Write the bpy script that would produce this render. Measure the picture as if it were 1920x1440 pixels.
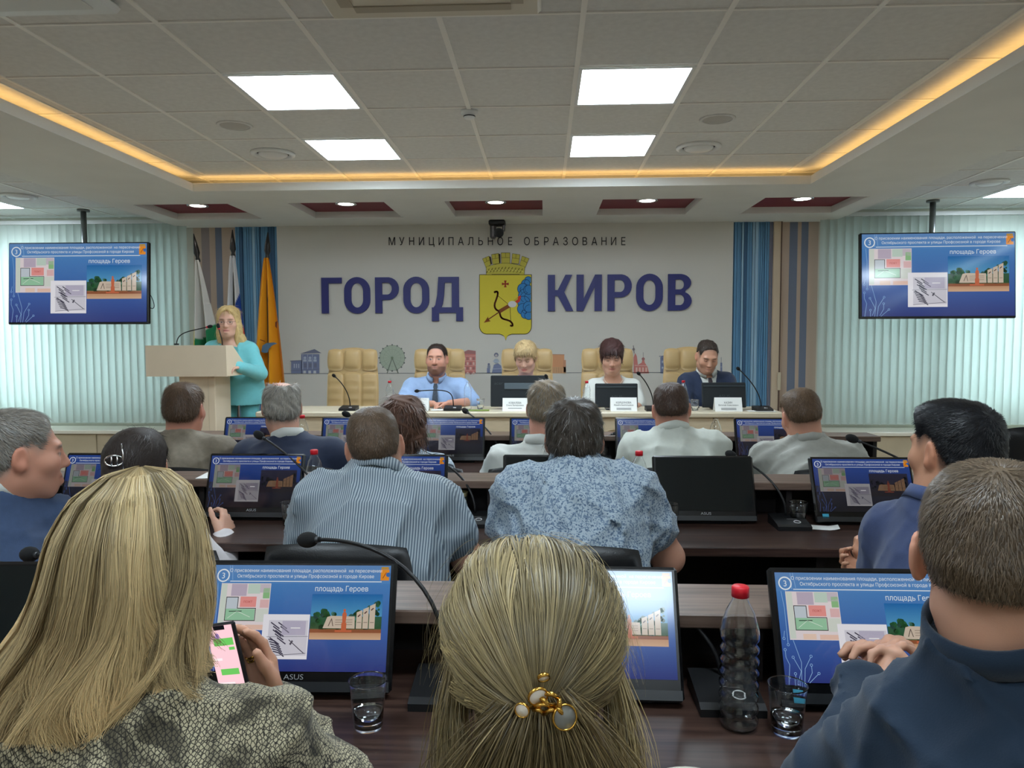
import bpy, math, random
import numpy as np
from mathutils import Vector, Matrix

random.seed(7); rng = np.random.default_rng(11)
scene = bpy.context.scene
COL = scene.collection
for _o in list(bpy.data.objects):
    bpy.data.objects.remove(_o)

# ------------------------------------------------------------------ camera
FPX, PITCH, YAW, ROLL, CZ = 1370.0, .0614, .0441, -.003, 1.38
_cy, _sy, _cp, _sp = math.cos(YAW), math.sin(YAW), math.cos(PITCH), math.sin(PITCH)
C_FWD = np.array([-_sy*_cp, _cy*_cp, -_sp]); _r0 = np.array([_cy, _sy, 0.]); _u0 = np.cross(_r0, C_FWD)
C_RT = math.cos(ROLL)*_r0 + math.sin(ROLL)*_u0; C_UP = -math.sin(ROLL)*_r0 + math.cos(ROLL)*_u0
cam = bpy.data.cameras.new('camera'); camo = bpy.data.objects.new('camera', cam); COL.objects.link(camo)
cam.sensor_width = 36.0; cam.lens = FPX/1920*36; cam.clip_start = .02; cam.clip_end = 200
camo.matrix_world = Matrix(((C_RT[0], C_UP[0], -C_FWD[0], 0), (C_RT[1], C_UP[1], -C_FWD[1], 0), (C_RT[2], C_UP[2], -C_FWD[2], CZ), (0, 0, 0, 1)))
scene.camera = camo

# ------------------------------------------------------------------ world, exposure
world = bpy.data.worlds.new('world'); scene.world = world; world.use_nodes = True
_bg = world.node_tree.nodes['Background']; _bg.inputs[0].default_value = (.76, .95, 1.0, 1); _bg.inputs[1].default_value = 3.4
scene.view_settings.view_transform = 'Standard'; scene.view_settings.look = 'None'
scene.view_settings.exposure = 1.38; scene.view_settings.gamma = 1.0; scene.view_settings.use_curve_mapping = False
PANEL_POWER = 11.0      # emission of the ceiling light panels
STRIP_POWER = 2.4      # warm strips behind the ceiling frame
SPOT_POWER = 9.0       # round downlights
SCREEN_POWER = .26

def at(u, v, Y):
    """point seen at pixel (u, v) of the 1920x1440 frame, at distance Y down the room"""
    d = C_FWD + C_RT*(u-960)/FPX - C_UP*(v-720)/FPX
    return d*(Y/d[1]) + np.array([0, 0, CZ])
def atz(u, v, Z):
    d = C_FWD + C_RT*(u-960)/FPX - C_UP*(v-720)/FPX
    return d*((Z-CZ)/d[2]) + np.array([0, 0, CZ])

# ------------------------------------------------------------------ materials
def lin(c):
    return tuple(((x/255)/12.92 if x/255 <= .04045 else ((x/255+.055)/1.055)**2.4) for x in c)
MATS = {}
def nodes_of(m):
    m.use_nodes = True; nt = m.node_tree
    return nt, nt.nodes['Principled BSDF']
def mat(name, rgb, rough=.6, metal=0., noise=0., nscale=8., bump=0., bscale=200., spec=.5, stretch=(1, 1, 1), coat=0., sheen=0., trans=0., ior=1.45, emit=None, estr=0., alpha=1., sss=0.):
    """rgb in sRGB 0..255; optional colour mottling, bump"""
    if name in MATS: return MATS[name]
    m = bpy.data.materials.new(name); nt, b = nodes_of(m); c = lin(rgb)
    b.inputs['Base Color'].default_value = (*c, 1); b.inputs['Roughness'].default_value = rough; b.inputs['Metallic'].default_value = metal
    b.inputs['Specular IOR Level'].default_value = spec; b.inputs['IOR'].default_value = ior
    b.inputs['Coat Weight'].default_value = coat; b.inputs['Sheen Weight'].default_value = sheen; b.inputs['Transmission Weight'].default_value = trans
    b.inputs['Alpha'].default_value = alpha
    if sss: b.inputs['Subsurface Weight'].default_value = sss; b.inputs['Subsurface Radius'].default_value = (.01, .004, .002)
    if emit: b.inputs['Emission Color'].default_value = (*lin(emit), 1); b.inputs['Emission Strength'].default_value = estr
    if noise or bump:
        tc = nt.nodes.new('ShaderNodeTexCoord'); mp = nt.nodes.new('ShaderNodeMapping'); mp.inputs['Scale'].default_value = stretch
        nt.links.new(tc.outputs['Object'], mp.inputs[0])
    if noise:
        n = nt.nodes.new('ShaderNodeTexNoise'); n.inputs['Scale'].default_value = nscale; n.inputs['Detail'].default_value = 5
        nt.links.new(mp.outputs[0], n.inputs['Vector'])
        r = nt.nodes.new('ShaderNodeValToRGB'); nt.links.new(n.outputs[0], r.inputs[0])
        r.color_ramp.elements[0].position = .3; r.color_ramp.elements[1].position = .7
        r.color_ramp.elements[0].color = (*[x*(1-noise) for x in c], 1); r.color_ramp.elements[1].color = (*[min(1, x*(1+noise)) for x in c], 1)
        nt.links.new(r.outputs[0], b.inputs['Base Color'])
    if bump:
        n2 = nt.nodes.new('ShaderNodeTexNoise'); n2.inputs['Scale'].default_value = bscale; n2.inputs['Detail'].default_value = 3
        nt.links.new(mp.outputs[0], n2.inputs['Vector'])
        bp = nt.nodes.new('ShaderNodeBump'); bp.inputs['Strength'].default_value = bump; bp.inputs['Distance'].default_value = .002
        nt.links.new(n2.outputs[0], bp.inputs['Height']); nt.links.new(bp.outputs[0], b.inputs['Normal'])
    MATS[name] = m
    return m
def emat(name, rgb, strength):
    if name in MATS: return MATS[name]
    m = bpy.data.materials.new(name); m.use_nodes = True; nt = m.node_tree; nt.nodes.clear()
    e = nt.nodes.new('ShaderNodeEmission'); e.inputs[0].default_value = (*lin(rgb), 1); e.inputs[1].default_value = strength
    o = nt.nodes.new('ShaderNodeOutputMaterial'); nt.links.new(e.outputs[0], o.inputs[0]); MATS[name] = m
    return m
def attr_mat(name, rough=.5, sss=0., spec=.4, bump=0., bscale=300., sheen=0., attr='col', noise=0., nscale=40., stretch=(1, 1, 1), aniso=0.):
    """principled whose base colour is the mesh's own colour attribute"""
    if name in MATS: return MATS[name]
    m = mat(name, (200, 200, 200), rough, spec=spec, bump=bump, bscale=bscale, sheen=sheen, sss=sss, stretch=stretch)
    nt = m.node_tree; b = nt.nodes['Principled BSDF']
    a = nt.nodes.new('ShaderNodeAttribute'); a.attribute_name = attr; out = a.outputs['Color']
    if noise:
        tc = nt.nodes.new('ShaderNodeTexCoord'); mp = nt.nodes.new('ShaderNodeMapping'); mp.inputs['Scale'].default_value = stretch
        nt.links.new(tc.outputs['Object'], mp.inputs[0])
        n = nt.nodes.new('ShaderNodeTexNoise'); n.inputs['Scale'].default_value = nscale; n.inputs['Detail'].default_value = 4; nt.links.new(mp.outputs[0], n.inputs['Vector'])
        mr = nt.nodes.new('ShaderNodeMapRange'); mr.inputs['From Min'].default_value = .3; mr.inputs['From Max'].default_value = .7
        mr.inputs['To Min'].default_value = 1-noise; mr.inputs['To Max'].default_value = 1+noise; nt.links.new(n.outputs[0], mr.inputs[0])
        vm = nt.nodes.new('ShaderNodeVectorMath'); vm.operation = 'SCALE'; nt.links.new(out, vm.inputs[0]); nt.links.new(mr.outputs[0], vm.inputs['Scale']); out = vm.outputs[0]
    nt.links.new(out, b.inputs['Base Color'])
    return m
def pattern_mat(name, kind, c1, c2, c3=None, rough=.8):
    """printed / woven fabrics: stripes, floral, snake, grid"""
    if name in MATS: return MATS[name]
    m = mat(name, c1, rough, bump=.12, bscale=500, sheen=.1); nt = m.node_tree; b = nt.nodes['Principled BSDF']; N = nt.nodes.new; L = nt.links.new
    tc = N('ShaderNodeTexCoord'); a1, a2 = (*lin(c1), 1), (*lin(c2), 1); a3 = (*lin(c3 or c2), 1)
    def ramp(src, p0, p1, ca, cb):
        r = N('ShaderNodeValToRGB'); r.color_ramp.elements[0].position = p0; r.color_ramp.elements[1].position = p1
        r.color_ramp.elements[0].color = ca; r.color_ramp.elements[1].color = cb; L(src, r.inputs[0]); return r.outputs[0]
    def mix(f, x, y):
        q = N('ShaderNodeMix'); q.data_type = 'RGBA'; L(f, q.inputs[0]); L(x, q.inputs[6]); L(y, q.inputs[7]); return q.outputs[2]
    W, K = (1, 1, 1, 1), (0, 0, 0, 1)
    if kind == 'stripes':
        wv = N('ShaderNodeTexWave'); wv.inputs['Scale'].default_value = 45; wv.inputs['Distortion'].default_value = 1.2; wv.inputs['Detail Scale'].default_value = .15
        L(tc.outputs['Object'], wv.inputs['Vector']); out = ramp(wv.outputs[0], .25, .8, a1, a2)
    elif kind == 'floral':
        n = N('ShaderNodeTexNoise'); n.inputs['Scale'].default_value = 72; n.inputs['Detail'].default_value = 3; n.inputs['Distortion'].default_value = 2.2; L(tc.outputs['Object'], n.inputs['Vector'])
        v = N('ShaderNodeTexVoronoi'); v.inputs['Scale'].default_value = 105; L(tc.outputs['Object'], v.inputs['Vector'])
        f1 = ramp(n.outputs[0], .5, .56, K, W); f2 = ramp(v.outputs['Distance'], .22, .3, W, K)
        x = N('ShaderNodeRGB'); x.outputs[0].default_value = a1; y = N('ShaderNodeRGB'); y.outputs[0].default_value = a2; z = N('ShaderNodeRGB'); z.outputs[0].default_value = a3
        out = mix(f2, mix(f1, x.outputs[0], y.outputs[0]), z.outputs[0])
    elif kind == 'snake':
        mp = N('ShaderNodeMapping'); mp.inputs['Scale'].default_value = (1.3, 1, .9); mp.inputs['Rotation'].default_value = (0, .5, .3); L(tc.outputs['Object'], mp.inputs[0])
        v = N('ShaderNodeTexVoronoi'); v.feature = 'DISTANCE_TO_EDGE'; v.inputs['Scale'].default_value = 190; v.inputs['Randomness'].default_value = .4; L(mp.outputs[0], v.inputs['Vector'])
        n = N('ShaderNodeTexNoise'); n.inputs['Scale'].default_value = 14; n.inputs['Detail'].default_value = 5; n.inputs['Distortion'].default_value = 1.2; L(tc.outputs['Object'], n.inputs['Vector'])
        x = N('ShaderNodeRGB'); x.outputs[0].default_value = a1; y = N('ShaderNodeRGB'); y.outputs[0].default_value = a2; z = N('ShaderNodeRGB'); z.outputs[0].default_value = a3
        out = mix(ramp(v.outputs['Distance'], .04, .16, W, K), mix(ramp(n.outputs[0], .48, .6, K, W), x.outputs[0], y.outputs[0]), z.outputs[0])
    else:
        w1 = N('ShaderNodeTexWave'); w1.bands_direction = 'DIAGONAL'; w1.inputs['Scale'].default_value = 5; w1.inputs['Distortion'].default_value = .6; L(tc.outputs['Object'], w1.inputs['Vector'])
        mp = N('ShaderNodeMapping'); mp.inputs['Rotation'].default_value = (0, 1.57, 0); L(tc.outputs['Object'], mp.inputs[0])
        w2 = N('ShaderNodeTexWave'); w2.bands_direction = 'DIAGONAL'; w2.inputs['Scale'].default_value = 5; w2.inputs['Distortion'].default_value = .6; L(mp.outputs[0], w2.inputs['Vector'])
        n = N('ShaderNodeTexNoise'); n.inputs['Scale'].default_value = 160; L(tc.outputs['Object'], n.inputs['Vector'])
        mx = N('ShaderNodeMath'); mx.operation = 'MAXIMUM'; L(w1.outputs[0], mx.inputs[0]); L(w2.outputs[0], mx.inputs[1])
        x = N('ShaderNodeRGB'); x.outputs[0].default_value = a2
        out = mix(ramp(mx.outputs[0], .95, .985, K, W), ramp(n.outputs[0], .42, .6, a1, a3), x.outputs[0])
    L(out, b.inputs['Base Color'])
    return m
def glass_mat(name, rgb=(255, 255, 255), rough=.0, ior=1.45):
    return mat(name, rgb, rough, trans=1., ior=ior)
def wood_mat(name, c1, c2, rough=.35, axis=0, scale=3., coat=.0, spec=.5):
    if name in MATS: return MATS[name]
    m = mat(name, c1, rough, coat=coat, spec=spec); nt = m.node_tree; b = nt.nodes['Principled BSDF']
    tc = nt.nodes.new('ShaderNodeTexCoord'); mp = nt.nodes.new('ShaderNodeMapping'); s = [28, 28, 28]; s[axis] = 1.1
    mp.inputs['Scale'].default_value = [q*scale/3 for q in s]; nt.links.new(tc.outputs['Object'], mp.inputs[0])
    n = nt.nodes.new('ShaderNodeTexNoise'); n.inputs['Scale'].default_value = 3; n.inputs['Detail'].default_value = 6; n.inputs['Distortion'].default_value = .6; nt.links.new(mp.outputs[0], n.inputs['Vector'])
    r = nt.nodes.new('ShaderNodeValToRGB'); r.color_ramp.elements[0].position = .35; r.color_ramp.elements[1].position = .68
    r.color_ramp.elements[0].color = (*lin(c1), 1); r.color_ramp.elements[1].color = (*lin(c2), 1)
    nt.links.new(n.outputs[0], r.inputs[0]); nt.links.new(r.outputs[0], b.inputs['Base Color'])
    return m

# ------------------------------------------------------------------ objects
def mesh_np(name, V, faces, mats=(), fmat=None, smooth=False, col=None):
    """V (n,3); faces: (m,3) or (m,4) array or list of index lists"""
    me = bpy.data.meshes.new(name)
    V = np.asarray(V, np.float32)
    if isinstance(faces, np.ndarray):
        k = faces.shape[1]; nf = len(faces)
        loops = faces.astype(np.int32).ravel(); starts = np.arange(0, nf*k, k, dtype=np.int32)
    else:
        lens = np.array([len(f) for f in faces], np.int32); nf = len(faces)
        loops = np.array([i for f in faces for i in f], np.int32); starts = np.concatenate([[0], np.cumsum(lens)[:-1]]).astype(np.int32)
    me.vertices.add(len(V)); me.vertices.foreach_set('co', V.ravel())
    me.loops.add(len(loops)); me.loops.foreach_set('vertex_index', loops)
    me.polygons.add(nf); me.polygons.foreach_set('loop_start', starts)
    for m in mats: me.materials.append(m)
    if fmat is not None: me.polygons.foreach_set('material_index', np.asarray(fmat, np.int32))
    me.polygons.foreach_set('use_smooth', np.full(nf, bool(smooth)) if not isinstance(smooth, np.ndarray) else smooth)
    if col is not None:
        a = me.color_attributes.new('col', 'FLOAT_COLOR', 'POINT')
        c4 = np.ones((len(V), 4), np.float32); c4[:, :3] = col; a.data.foreach_set('color', c4.ravel())
    me.update(calc_edges=True); me.validate(clean_customdata=False)
    return me
def link(name, me, parent=None, loc=(0, 0, 0), rot=(0, 0, 0)):
    o = bpy.data.objects.new(name, me); COL.objects.link(o); o.location = loc; o.rotation_euler = rot
    if parent is not None: o.parent = parent
    return o
def tag(o, label=None, cat=None, group=None, kind=None):
    if label: o['label'] = label
    if cat: o['category'] = cat
    if group: o['group'] = group
    if kind: o['kind'] = kind
    return o
def thing(name, label, cat, loc=(0, 0, 0), rotz=0., group=None):
    o = link(name, None, None, tuple(float(q) for q in loc), (0, 0, rotz)); return tag(o, label, cat, group)
def copy_tree(o, parent=None, loc=None, rotz=None, label=None):
    c = o.copy(); COL.objects.link(c); c.parent = parent
    if loc is not None: c.location = tuple(float(q) for q in loc)
    if rotz is not None: c.rotation_euler = (c.rotation_euler[0], c.rotation_euler[1], rotz)
    if label: c['label'] = label
    for ch in [x for x in o.children]: copy_tree(ch, c)
    return c

class MB:
    """collects simple solids into one mesh"""
    def __init__(s): s.v = []; s.f = []; s.m = []; s.sm = []
    def add(s, V, F, mi=0, smooth=False):
        o = len(s.v); s.v.extend([tuple(map(float, p)) for p in V]); s.f.extend([[i+o for i in f] for f in F]); s.m.extend([mi]*len(F)); s.sm.extend([smooth]*len(F)); return s
    def box(s, c, d, rot=None, mi=0, bev=0.):
        x, y, z = d[0]/2, d[1]/2, d[2]/2
        if bev > 0:
            b = min(bev, x*.95, y*.95, z*.95); V = []; idx = {}
            for sx in (-1, 1):
                for sy in (-1, 1):
                    for sz in (-1, 1):
                        for ax, p in enumerate(((x, y-b, z-b), (x-b, y, z-b), (x-b, y-b, z))):
                            idx[(sx, sy, sz, ax)] = len(V); V.append((sx*p[0], sy*p[1], sz*p[2]))
            F = []
            for sg in (-1, 1):
                F.append([idx[(sg, a, c_, 0)] for a, c_ in ((-1, -1), (1, -1), (1, 1), (-1, 1))][::sg])
                F.append([idx[(a, sg, c_, 1)] for a, c_ in ((-1, -1), (1, -1), (1, 1), (-1, 1))][::-sg])
                F.append([idx[(a, c_, sg, 2)] for a, c_ in ((-1, -1), (1, -1), (1, 1), (-1, 1))][::sg])
            for a in (-1, 1):
                for c_ in (-1, 1):
                    e = a*c_
                    F.append([idx[(-1, a, c_, 1)], idx[(1, a, c_, 1)], idx[(1, a, c_, 2)], idx[(-1, a, c_, 2)]][::e])
                    F.append([idx[(a, -1, c_, 0)], idx[(a, 1, c_, 0)], idx[(a, 1, c_, 2)], idx[(a, -1, c_, 2)]][::-e])
                    F.append([idx[(a, c_, -1, 0)], idx[(a, c_, 1, 0)], idx[(a, c_, 1, 1)], idx[(a, c_, -1, 1)]][::e])
                    for q in (-1, 1):
                        F.append([idx[(a, c_, q, 0)], idx[(a, c_, q, 1)], idx[(a, c_, q, 2)]][::a*c_*q])
        else:
            V = [(-x, -y, -z), (x, -y, -z), (x, y, -z), (-x, y, -z), (-x, -y, z), (x, -y, z), (x, y, z), (-x, y, z)]
            F = [[0, 3, 2, 1], [4, 5, 6, 7], [0, 1, 5, 4], [1, 2, 6, 5], [2, 3, 7, 6], [3, 0, 4, 7]]
        R = rot if rot is not None else Matrix.Identity(3); c = Vector([float(q) for q in c])
        return s.add([R @ Vector(p) + c for p in V], F, mi)
    def bx(s, x0, x1, y0, y1, z0, z1, mi=0, bev=0.):
        return s.box(((x0+x1)/2, (y0+y1)/2, (z0+z1)/2), (x1-x0, y1-y0, z1-z0), None, mi, bev)
    def tube(s, pts, r, n=8, mi=0, cap=True, smooth=True):
        P = [Vector([float(q) for q in p]) for p in pts]; R = list(r) if hasattr(r, '__len__') else [r]*len(P); V = []; F = []
        up = None
        for i, p in enumerate(P):
            t = ((P[min(i+1, len(P)-1)] - P[max(i-1, 0)])).normalized()
            if up is None: up = t.orthogonal().normalized()
            up = (up - t*up.dot(t)).normalized() if (up - t*up.dot(t)).length > 1e-6 else t.orthogonal().normalized()
            w = t.cross(up)
            for k in range(n):
                a = 2*math.pi*k/n; V.append(p + (up*math.cos(a) + w*math.sin(a))*R[i])
        for i in range(len(P)-1):
            for k in range(n): F.append([i*n+k, i*n+(k+1) % n, (i+1)*n+(k+1) % n, (i+1)*n+k])
        s.add(V, F, mi, smooth)
        if cap:
            o = len(s.v)-len(V); s.f.append([o+k for k in range(n)][::-1]); s.f.append([o+(len(P)-1)*n+k for k in range(n)]); s.m += [mi]*2; s.sm += [False]*2
        return s
    def lathe(s, prof, c=(0, 0, 0), n=20, mi=0, smooth=True, axis=None, close=False):
        """prof: (radius, height) pairs; axis: 3x3 turning z"""
        V = []; F = []; R = axis if axis is not None else Matrix.Identity(3); c = Vector([float(q) for q in c])
        for r_, h in prof:
            for k in range(n):
                a = 2*math.pi*k/n; V.append(R @ Vector((r_*math.cos(a), r_*math.sin(a), h)) + c)
        m = len(prof)
        for i in range(m-1 if not close else m):
            j = (i+1) % m
            for k in range(n): F.append([i*n+k, i*n+(k+1) % n, j*n+(k+1) % n, j*n+k])
        return s.add(V, F, mi, smooth)
    def prism(s, poly, z0, z1, axis='z', mi=0):
        """extruded polygon; axis y: poly is (x, z) and z0..z1 run along y"""
        n = len(poly)
        def P(p, h): return (p[0], p[1], h) if axis == 'z' else ((p[0], h, p[1]) if axis == 'y' else (h, p[0], p[1]))
        V = [P(p, z0) for p in poly] + [P(p, z1) for p in poly]
        F = [list(range(n))[::-1], list(range(n, 2*n))] + [[i, (i+1) % n, n+(i+1) % n, n+i] for i in range(n)]
        return s.add(V, F, mi)
    def mesh(s, name, mats):
        mats = mats if isinstance(mats, (list, tuple)) else [mats]
        return mesh_np(name, s.v, s.f, mats, s.m, np.array(s.sm, bool))
    def build(s, name, mats, parent=None, loc=(0, 0, 0), rot=(0, 0, 0)):
        return link(name, s.mesh(name, mats), parent, loc, rot)
def arc(n, f): return [f(i/(n-1)) for i in range(n)]
def bez(p0, p1, p2, p3, n=14):
    p0, p1, p2, p3 = [np.array(q, float) for q in (p0, p1, p2, p3)]
    return [p0*(1-t)**3 + 3*p1*t*(1-t)**2 + 3*p2*t*t*(1-t) + p3*t**3 for t in np.linspace(0, 1, n)]
def Rz(a): return Matrix.Rotation(a, 3, 'Z')
def Rx(a): return Matrix.Rotation(a, 3, 'X')
def Ry(a): return Matrix.Rotation(a, 3, 'Y')
from mathutils.geometry import delaunay_2d_cdt
_GL = {}
def glyph_tris(ch, bold):
    """robust fill of one character (size 1): outline edges -> triangles inside by winding number"""
    key = (ch, round(bold, 4))
    if key in _GL: return _GL[key]
    cu = bpy.data.curves.new('t', 'FONT'); cu.body = ch; cu.size = 1.; cu.offset = bold; cu.fill_mode = 'NONE'; cu.resolution_u = 4
    o = bpy.data.objects.new('t', cu); COL.objects.link(o); bpy.context.view_layer.update()
    me = bpy.data.meshes.new_from_object(o.evaluated_get(bpy.context.evaluated_depsgraph_get())); bpy.data.objects.remove(o); bpy.data.curves.remove(cu)
    V = np.array([v.co[:2] for v in me.vertices]).reshape(-1, 2); E = np.array([e.vertices[:] for e in me.edges], int).reshape(-1, 2); bpy.data.meshes.remove(me)
    # direct the edges along each contour
    nxt = {}; adj = {}
    for p, q in E: adj.setdefault(p, []).append(q); adj.setdefault(q, []).append(p)
    seen = set(); D = []
    for s0 in range(len(V)):
        if s0 in seen or s0 not in adj: continue
        loop = [s0]; seen.add(s0); prev, cur = None, s0
        while True:
            c = [q for q in adj[cur] if q != prev and q not in seen]
            if not c: break
            c = min(c, key=lambda q: abs(q-cur)) ; loop.append(c); seen.add(c); prev, cur = cur, c
        if len(loop) > 2 and abs(loop[1]-loop[0]) != 1: loop = loop[:1]+loop[1:][::-1]
        D += [(loop[i], loop[(i+1) % len(loop)]) for i in range(len(loop))]
    if not D: _GL[key] = (np.zeros((0, 2)), [], []); return _GL[key]
    D = np.array(D); r = delaunay_2d_cdt([Vector(v) for v in V], [tuple(map(int, d)) for d in D], [], 0, 1e-6); W = np.array([v[:] for v in r[0]]); T = np.array([f for f in r[2]]); c = W[T].mean(1)
    A, B = V[D[:, 0]], V[D[:, 1]]; up = (A[None, :, 1] <= c[:, None, 1]) & (B[None, :, 1] > c[:, None, 1]); dn_ = (A[None, :, 1] > c[:, None, 1]) & (B[None, :, 1] <= c[:, None, 1])
    cr = (B[None, :, 0]-A[None, :, 0])*(c[:, None, 1]-A[None, :, 1])-(c[:, None, 0]-A[None, :, 0])*(B[None, :, 1]-A[None, :, 1]); wn = (up & (cr > 0)).sum(1)-(dn_ & (cr < 0)).sum(1)
    _GL[key] = (W, [list(map(int, f)) for f in T[wn != 0]], D); return _GL[key]
def advance(ch):
    if ch in _ADV: return _ADV[ch]
    w = []
    for b in ('|'+ch+'|', '||'):
        cu = bpy.data.curves.new('t', 'FONT'); cu.body = b; cu.size = 1.; cu.fill_mode = 'NONE'; o = bpy.data.objects.new('t', cu); COL.objects.link(o); bpy.context.view_layer.update(); w.append(o.dimensions[0]); bpy.data.objects.remove(o); bpy.data.curves.remove(cu)
    _ADV[ch] = w[0]-w[1]; return _ADV[ch]
_ADV = {}
def text_mesh(body, size=1., bold=0., align='CENTER', extrude=0., spacing=1., sx=1.):
    V = []; F = []; x = 0.; cap = .36
    for ch in body:
        w = advance(ch)
        if ch != ' ':
            G, T, D = glyph_tris(ch, bold/size); o = len(V); V += [(x+g[0], g[1]-cap, extrude/size) for g in G]; F += [[i+o for i in f] for f in T]
            if extrude > 0:
                bd = {}
                for f in T:
                    for i in range(3): e = (f[i], f[(i+1) % 3]); bd[tuple(sorted(e))] = bd.get(tuple(sorted(e)), 0)+1
                o2 = len(V); V += [(x+g[0], g[1]-cap, -extrude/size) for g in G]; F += [[a+o, b+o, b+o2, a+o2] for (a, b), k in bd.items() if k == 1]
        x += w*spacing
    V = np.array(V, np.float32).reshape(-1, 3)
    if align == 'CENTER': V[:, 0] -= x/2
    V = V*size; V[:, 0] *= sx
    return V, F
def poly_fill(outlines, extrude=0.):
    """2D outlines (holes by even-odd) -> verts, faces in the xy plane"""
    cu = bpy.data.curves.new('c', 'CURVE'); cu.dimensions = '2D'; cu.fill_mode = 'BOTH'; cu.extrude = extrude
    for pts in outlines:
        sp = cu.splines.new('POLY'); sp.points.add(len(pts)-1); sp.use_cyclic_u = True
        for q, p in zip(sp.points, pts): q.co = (p[0], p[1], 0, 1)
    o = bpy.data.objects.new('c', cu); COL.objects.link(o); bpy.context.view_layer.update()
    me = bpy.data.meshes.new_from_object(o.evaluated_get(bpy.context.evaluated_depsgraph_get())); bpy.data.objects.remove(o); bpy.data.curves.remove(cu)
    V = np.zeros(len(me.vertices)*3, np.float32); me.vertices.foreach_get('co', V); V = V.reshape(-1, 3)
    F = [list(p.vertices) for p in me.polygons]; bpy.data.meshes.remove(me)
    return V, F
# ================================================================== the room
CEIL, YW = 2.724, 7.9
XL, XR, YB = -6.7, 5.5, -3.2
M_white = mat('white_plaster', (224, 225, 221), .85, noise=.03, nscale=3)
M_wall = mat('wall_paint', (205, 202, 190), .85, noise=.04, nscale=4)
M_tile = mat('ceiling_tile_mineral', (220, 221, 219), .95, noise=.05, nscale=30, bump=.15, bscale=180)
M_grid = mat('ceiling_grid_metal', (240, 239, 234), .5)
M_beige = mat('beige_laminate', (196, 181, 155), .5, noise=.04, nscale=5)
M_cream = mat('cream_board', (204, 192, 168), .45)
M_maroon = mat('maroon_paint', (118, 22, 38), .55)
M_black = mat('black_plastic', (18, 19, 21), .45)
M_blackg = mat('black_gloss_plastic', (12, 13, 15), .25)
M_grey = mat('grey_metal', (120, 124, 124), .35, metal=.8)
M_chrome = mat('chrome', (215, 215, 215), .15, metal=1.)
def struct(name, mb, m, parent=None):
    o = mb.build(name, m, parent)
    if parent is None: o['kind'] = 'structure'
    return o
struct('floor', MB().bx(XL, XR, YB, YW, -.1, 0), wood_mat('floor_wood', (150, 132, 112), (170, 150, 128), .4, 1))
struct('floor_platform', MB().bx(XL+.01, XR-.01, 5.0, YW-.01, 0, .1), wood_mat('platform_wood', (168, 150, 128), (184, 166, 142), .45, 0))
struct('wall_left', MB().bx(XL-.2, XL, YB, YW, 0, CEIL), M_wall)
struct('wall_right', MB().bx(XR, XR+.2, YB, YW, 0, CEIL), M_wall)
struct('wall_rear', MB().bx(XL, XR, YB-.2, YB, 0, CEIL), M_wall)
WIN = [(-6.6, -3.98), (3.02, 5.42)]; WZ0, WZ1 = .56, 2.42
w = MB()
w.bx(XL, WIN[0][0], YW, YW+.25, 0, CEIL); w.bx(WIN[0][1], WIN[1][0], YW, YW+.25, 0, CEIL); w.bx(WIN[1][1], XR, YW, YW+.25, 0, CEIL)
for a, b in WIN: w.bx(a, b, YW, YW+.25, 0, WZ0); w.bx(a, b, YW, YW+.25, WZ1, CEIL)
wall_front = struct('wall_front', w, M_wall)
M_pvc = mat('white_pvc', (225, 228, 228), .35)
M_pane = glass_mat('window_glass', (245, 252, 252))
for i, (a, b) in enumerate(WIN):
    m = MB(); t = .07; y0, y1 = YW+.12, YW+.19
    m.bx(a, a+t, y0, y1, WZ0, WZ1); m.bx(b-t, b, y0, y1, WZ0, WZ1); m.bx(a+t, b-t, y0, y1, WZ0, WZ0+t); m.bx(a+t, b-t, y0, y1, WZ1-t, WZ1)
    mid = (a+b)/2; m.bx(mid-.05, mid+.05, y0, y1, WZ0+t, WZ1-t)
    fr = struct('window_%d' % (i+1), m, M_pvc)
    for p, q in ((a+t, mid-.05), (mid+.05, b-t)):
        MB().bx(p, q, YW+.15, YW+.156, WZ0+t, WZ1-t).build('pane', M_pane, fr)
M_blocker = mat('blocker_grey', (120, 122, 120), .9, noise=.15, nscale=2)
for x0, x1 in ((-5.15, -.5), (.5, 4.45)): struct('sky_blocker', MB().bx(x0, x1, YW+1.2, YW+1.5, -.5, 3.4), M_blocker)  # unseen slabs added outside to dim the inner part of each blind
# ---- wallpaper, ribbed strips, banner panel
M_mauve = mat('wallpaper_mauve', (150, 138, 138), .8); M_bluegrey = mat('wallpaper_bluegrey', (112, 122, 142), .8); M_pink = mat('wallpaper_beige', (188, 168, 152), .8)
M_ribblue = mat('rib_blue', (92, 142, 180), .5, noise=.12, nscale=6, stretch=(30, 1, .3)); M_ribgap = mat('rib_gap', (58, 94, 128), .7); M_riblight = mat('rib_light_blue', (146, 182, 206), .5)
def X_(u): return float(at(u, 560, YW)[0])
def strips(name, us, mats_):
    mb = MB()
    for (a, b), mi in us: mb.bx(X_(a), X_(b), YW-.004, YW, 0, CEIL, mi)
    mb.build(name, mats_, wall_front)
strips('wallpaper', [((1461, 1478), 2), ((1478, 1493), 1), ((1493, 1500), 2), ((1500, 1513), 1), ((1513, 1532), 2)], [M_mauve, M_bluegrey, M_pink])
strips('wallpaper', [((366, 381), 2), ((381, 396), 0), ((396, 407), 2), ((407, 419), 1), ((419, 447), 2)], [M_mauve, M_bluegrey, M_pink])
mb = MB().bx(X_(1446), X_(1461), YW-.05, YW, 0, CEIL, 0, .006).bx(X_(1459.5), X_(1461.5), YW-.055, YW-.049, .9, CEIL, 1).bx(X_(1457), X_(1463), YW-.075, YW-.05, .83, 1.02, 2, .005).bx(X_(1459), X_(1461.5), YW-.06, YW-.05, 0, .83, 1)
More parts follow.
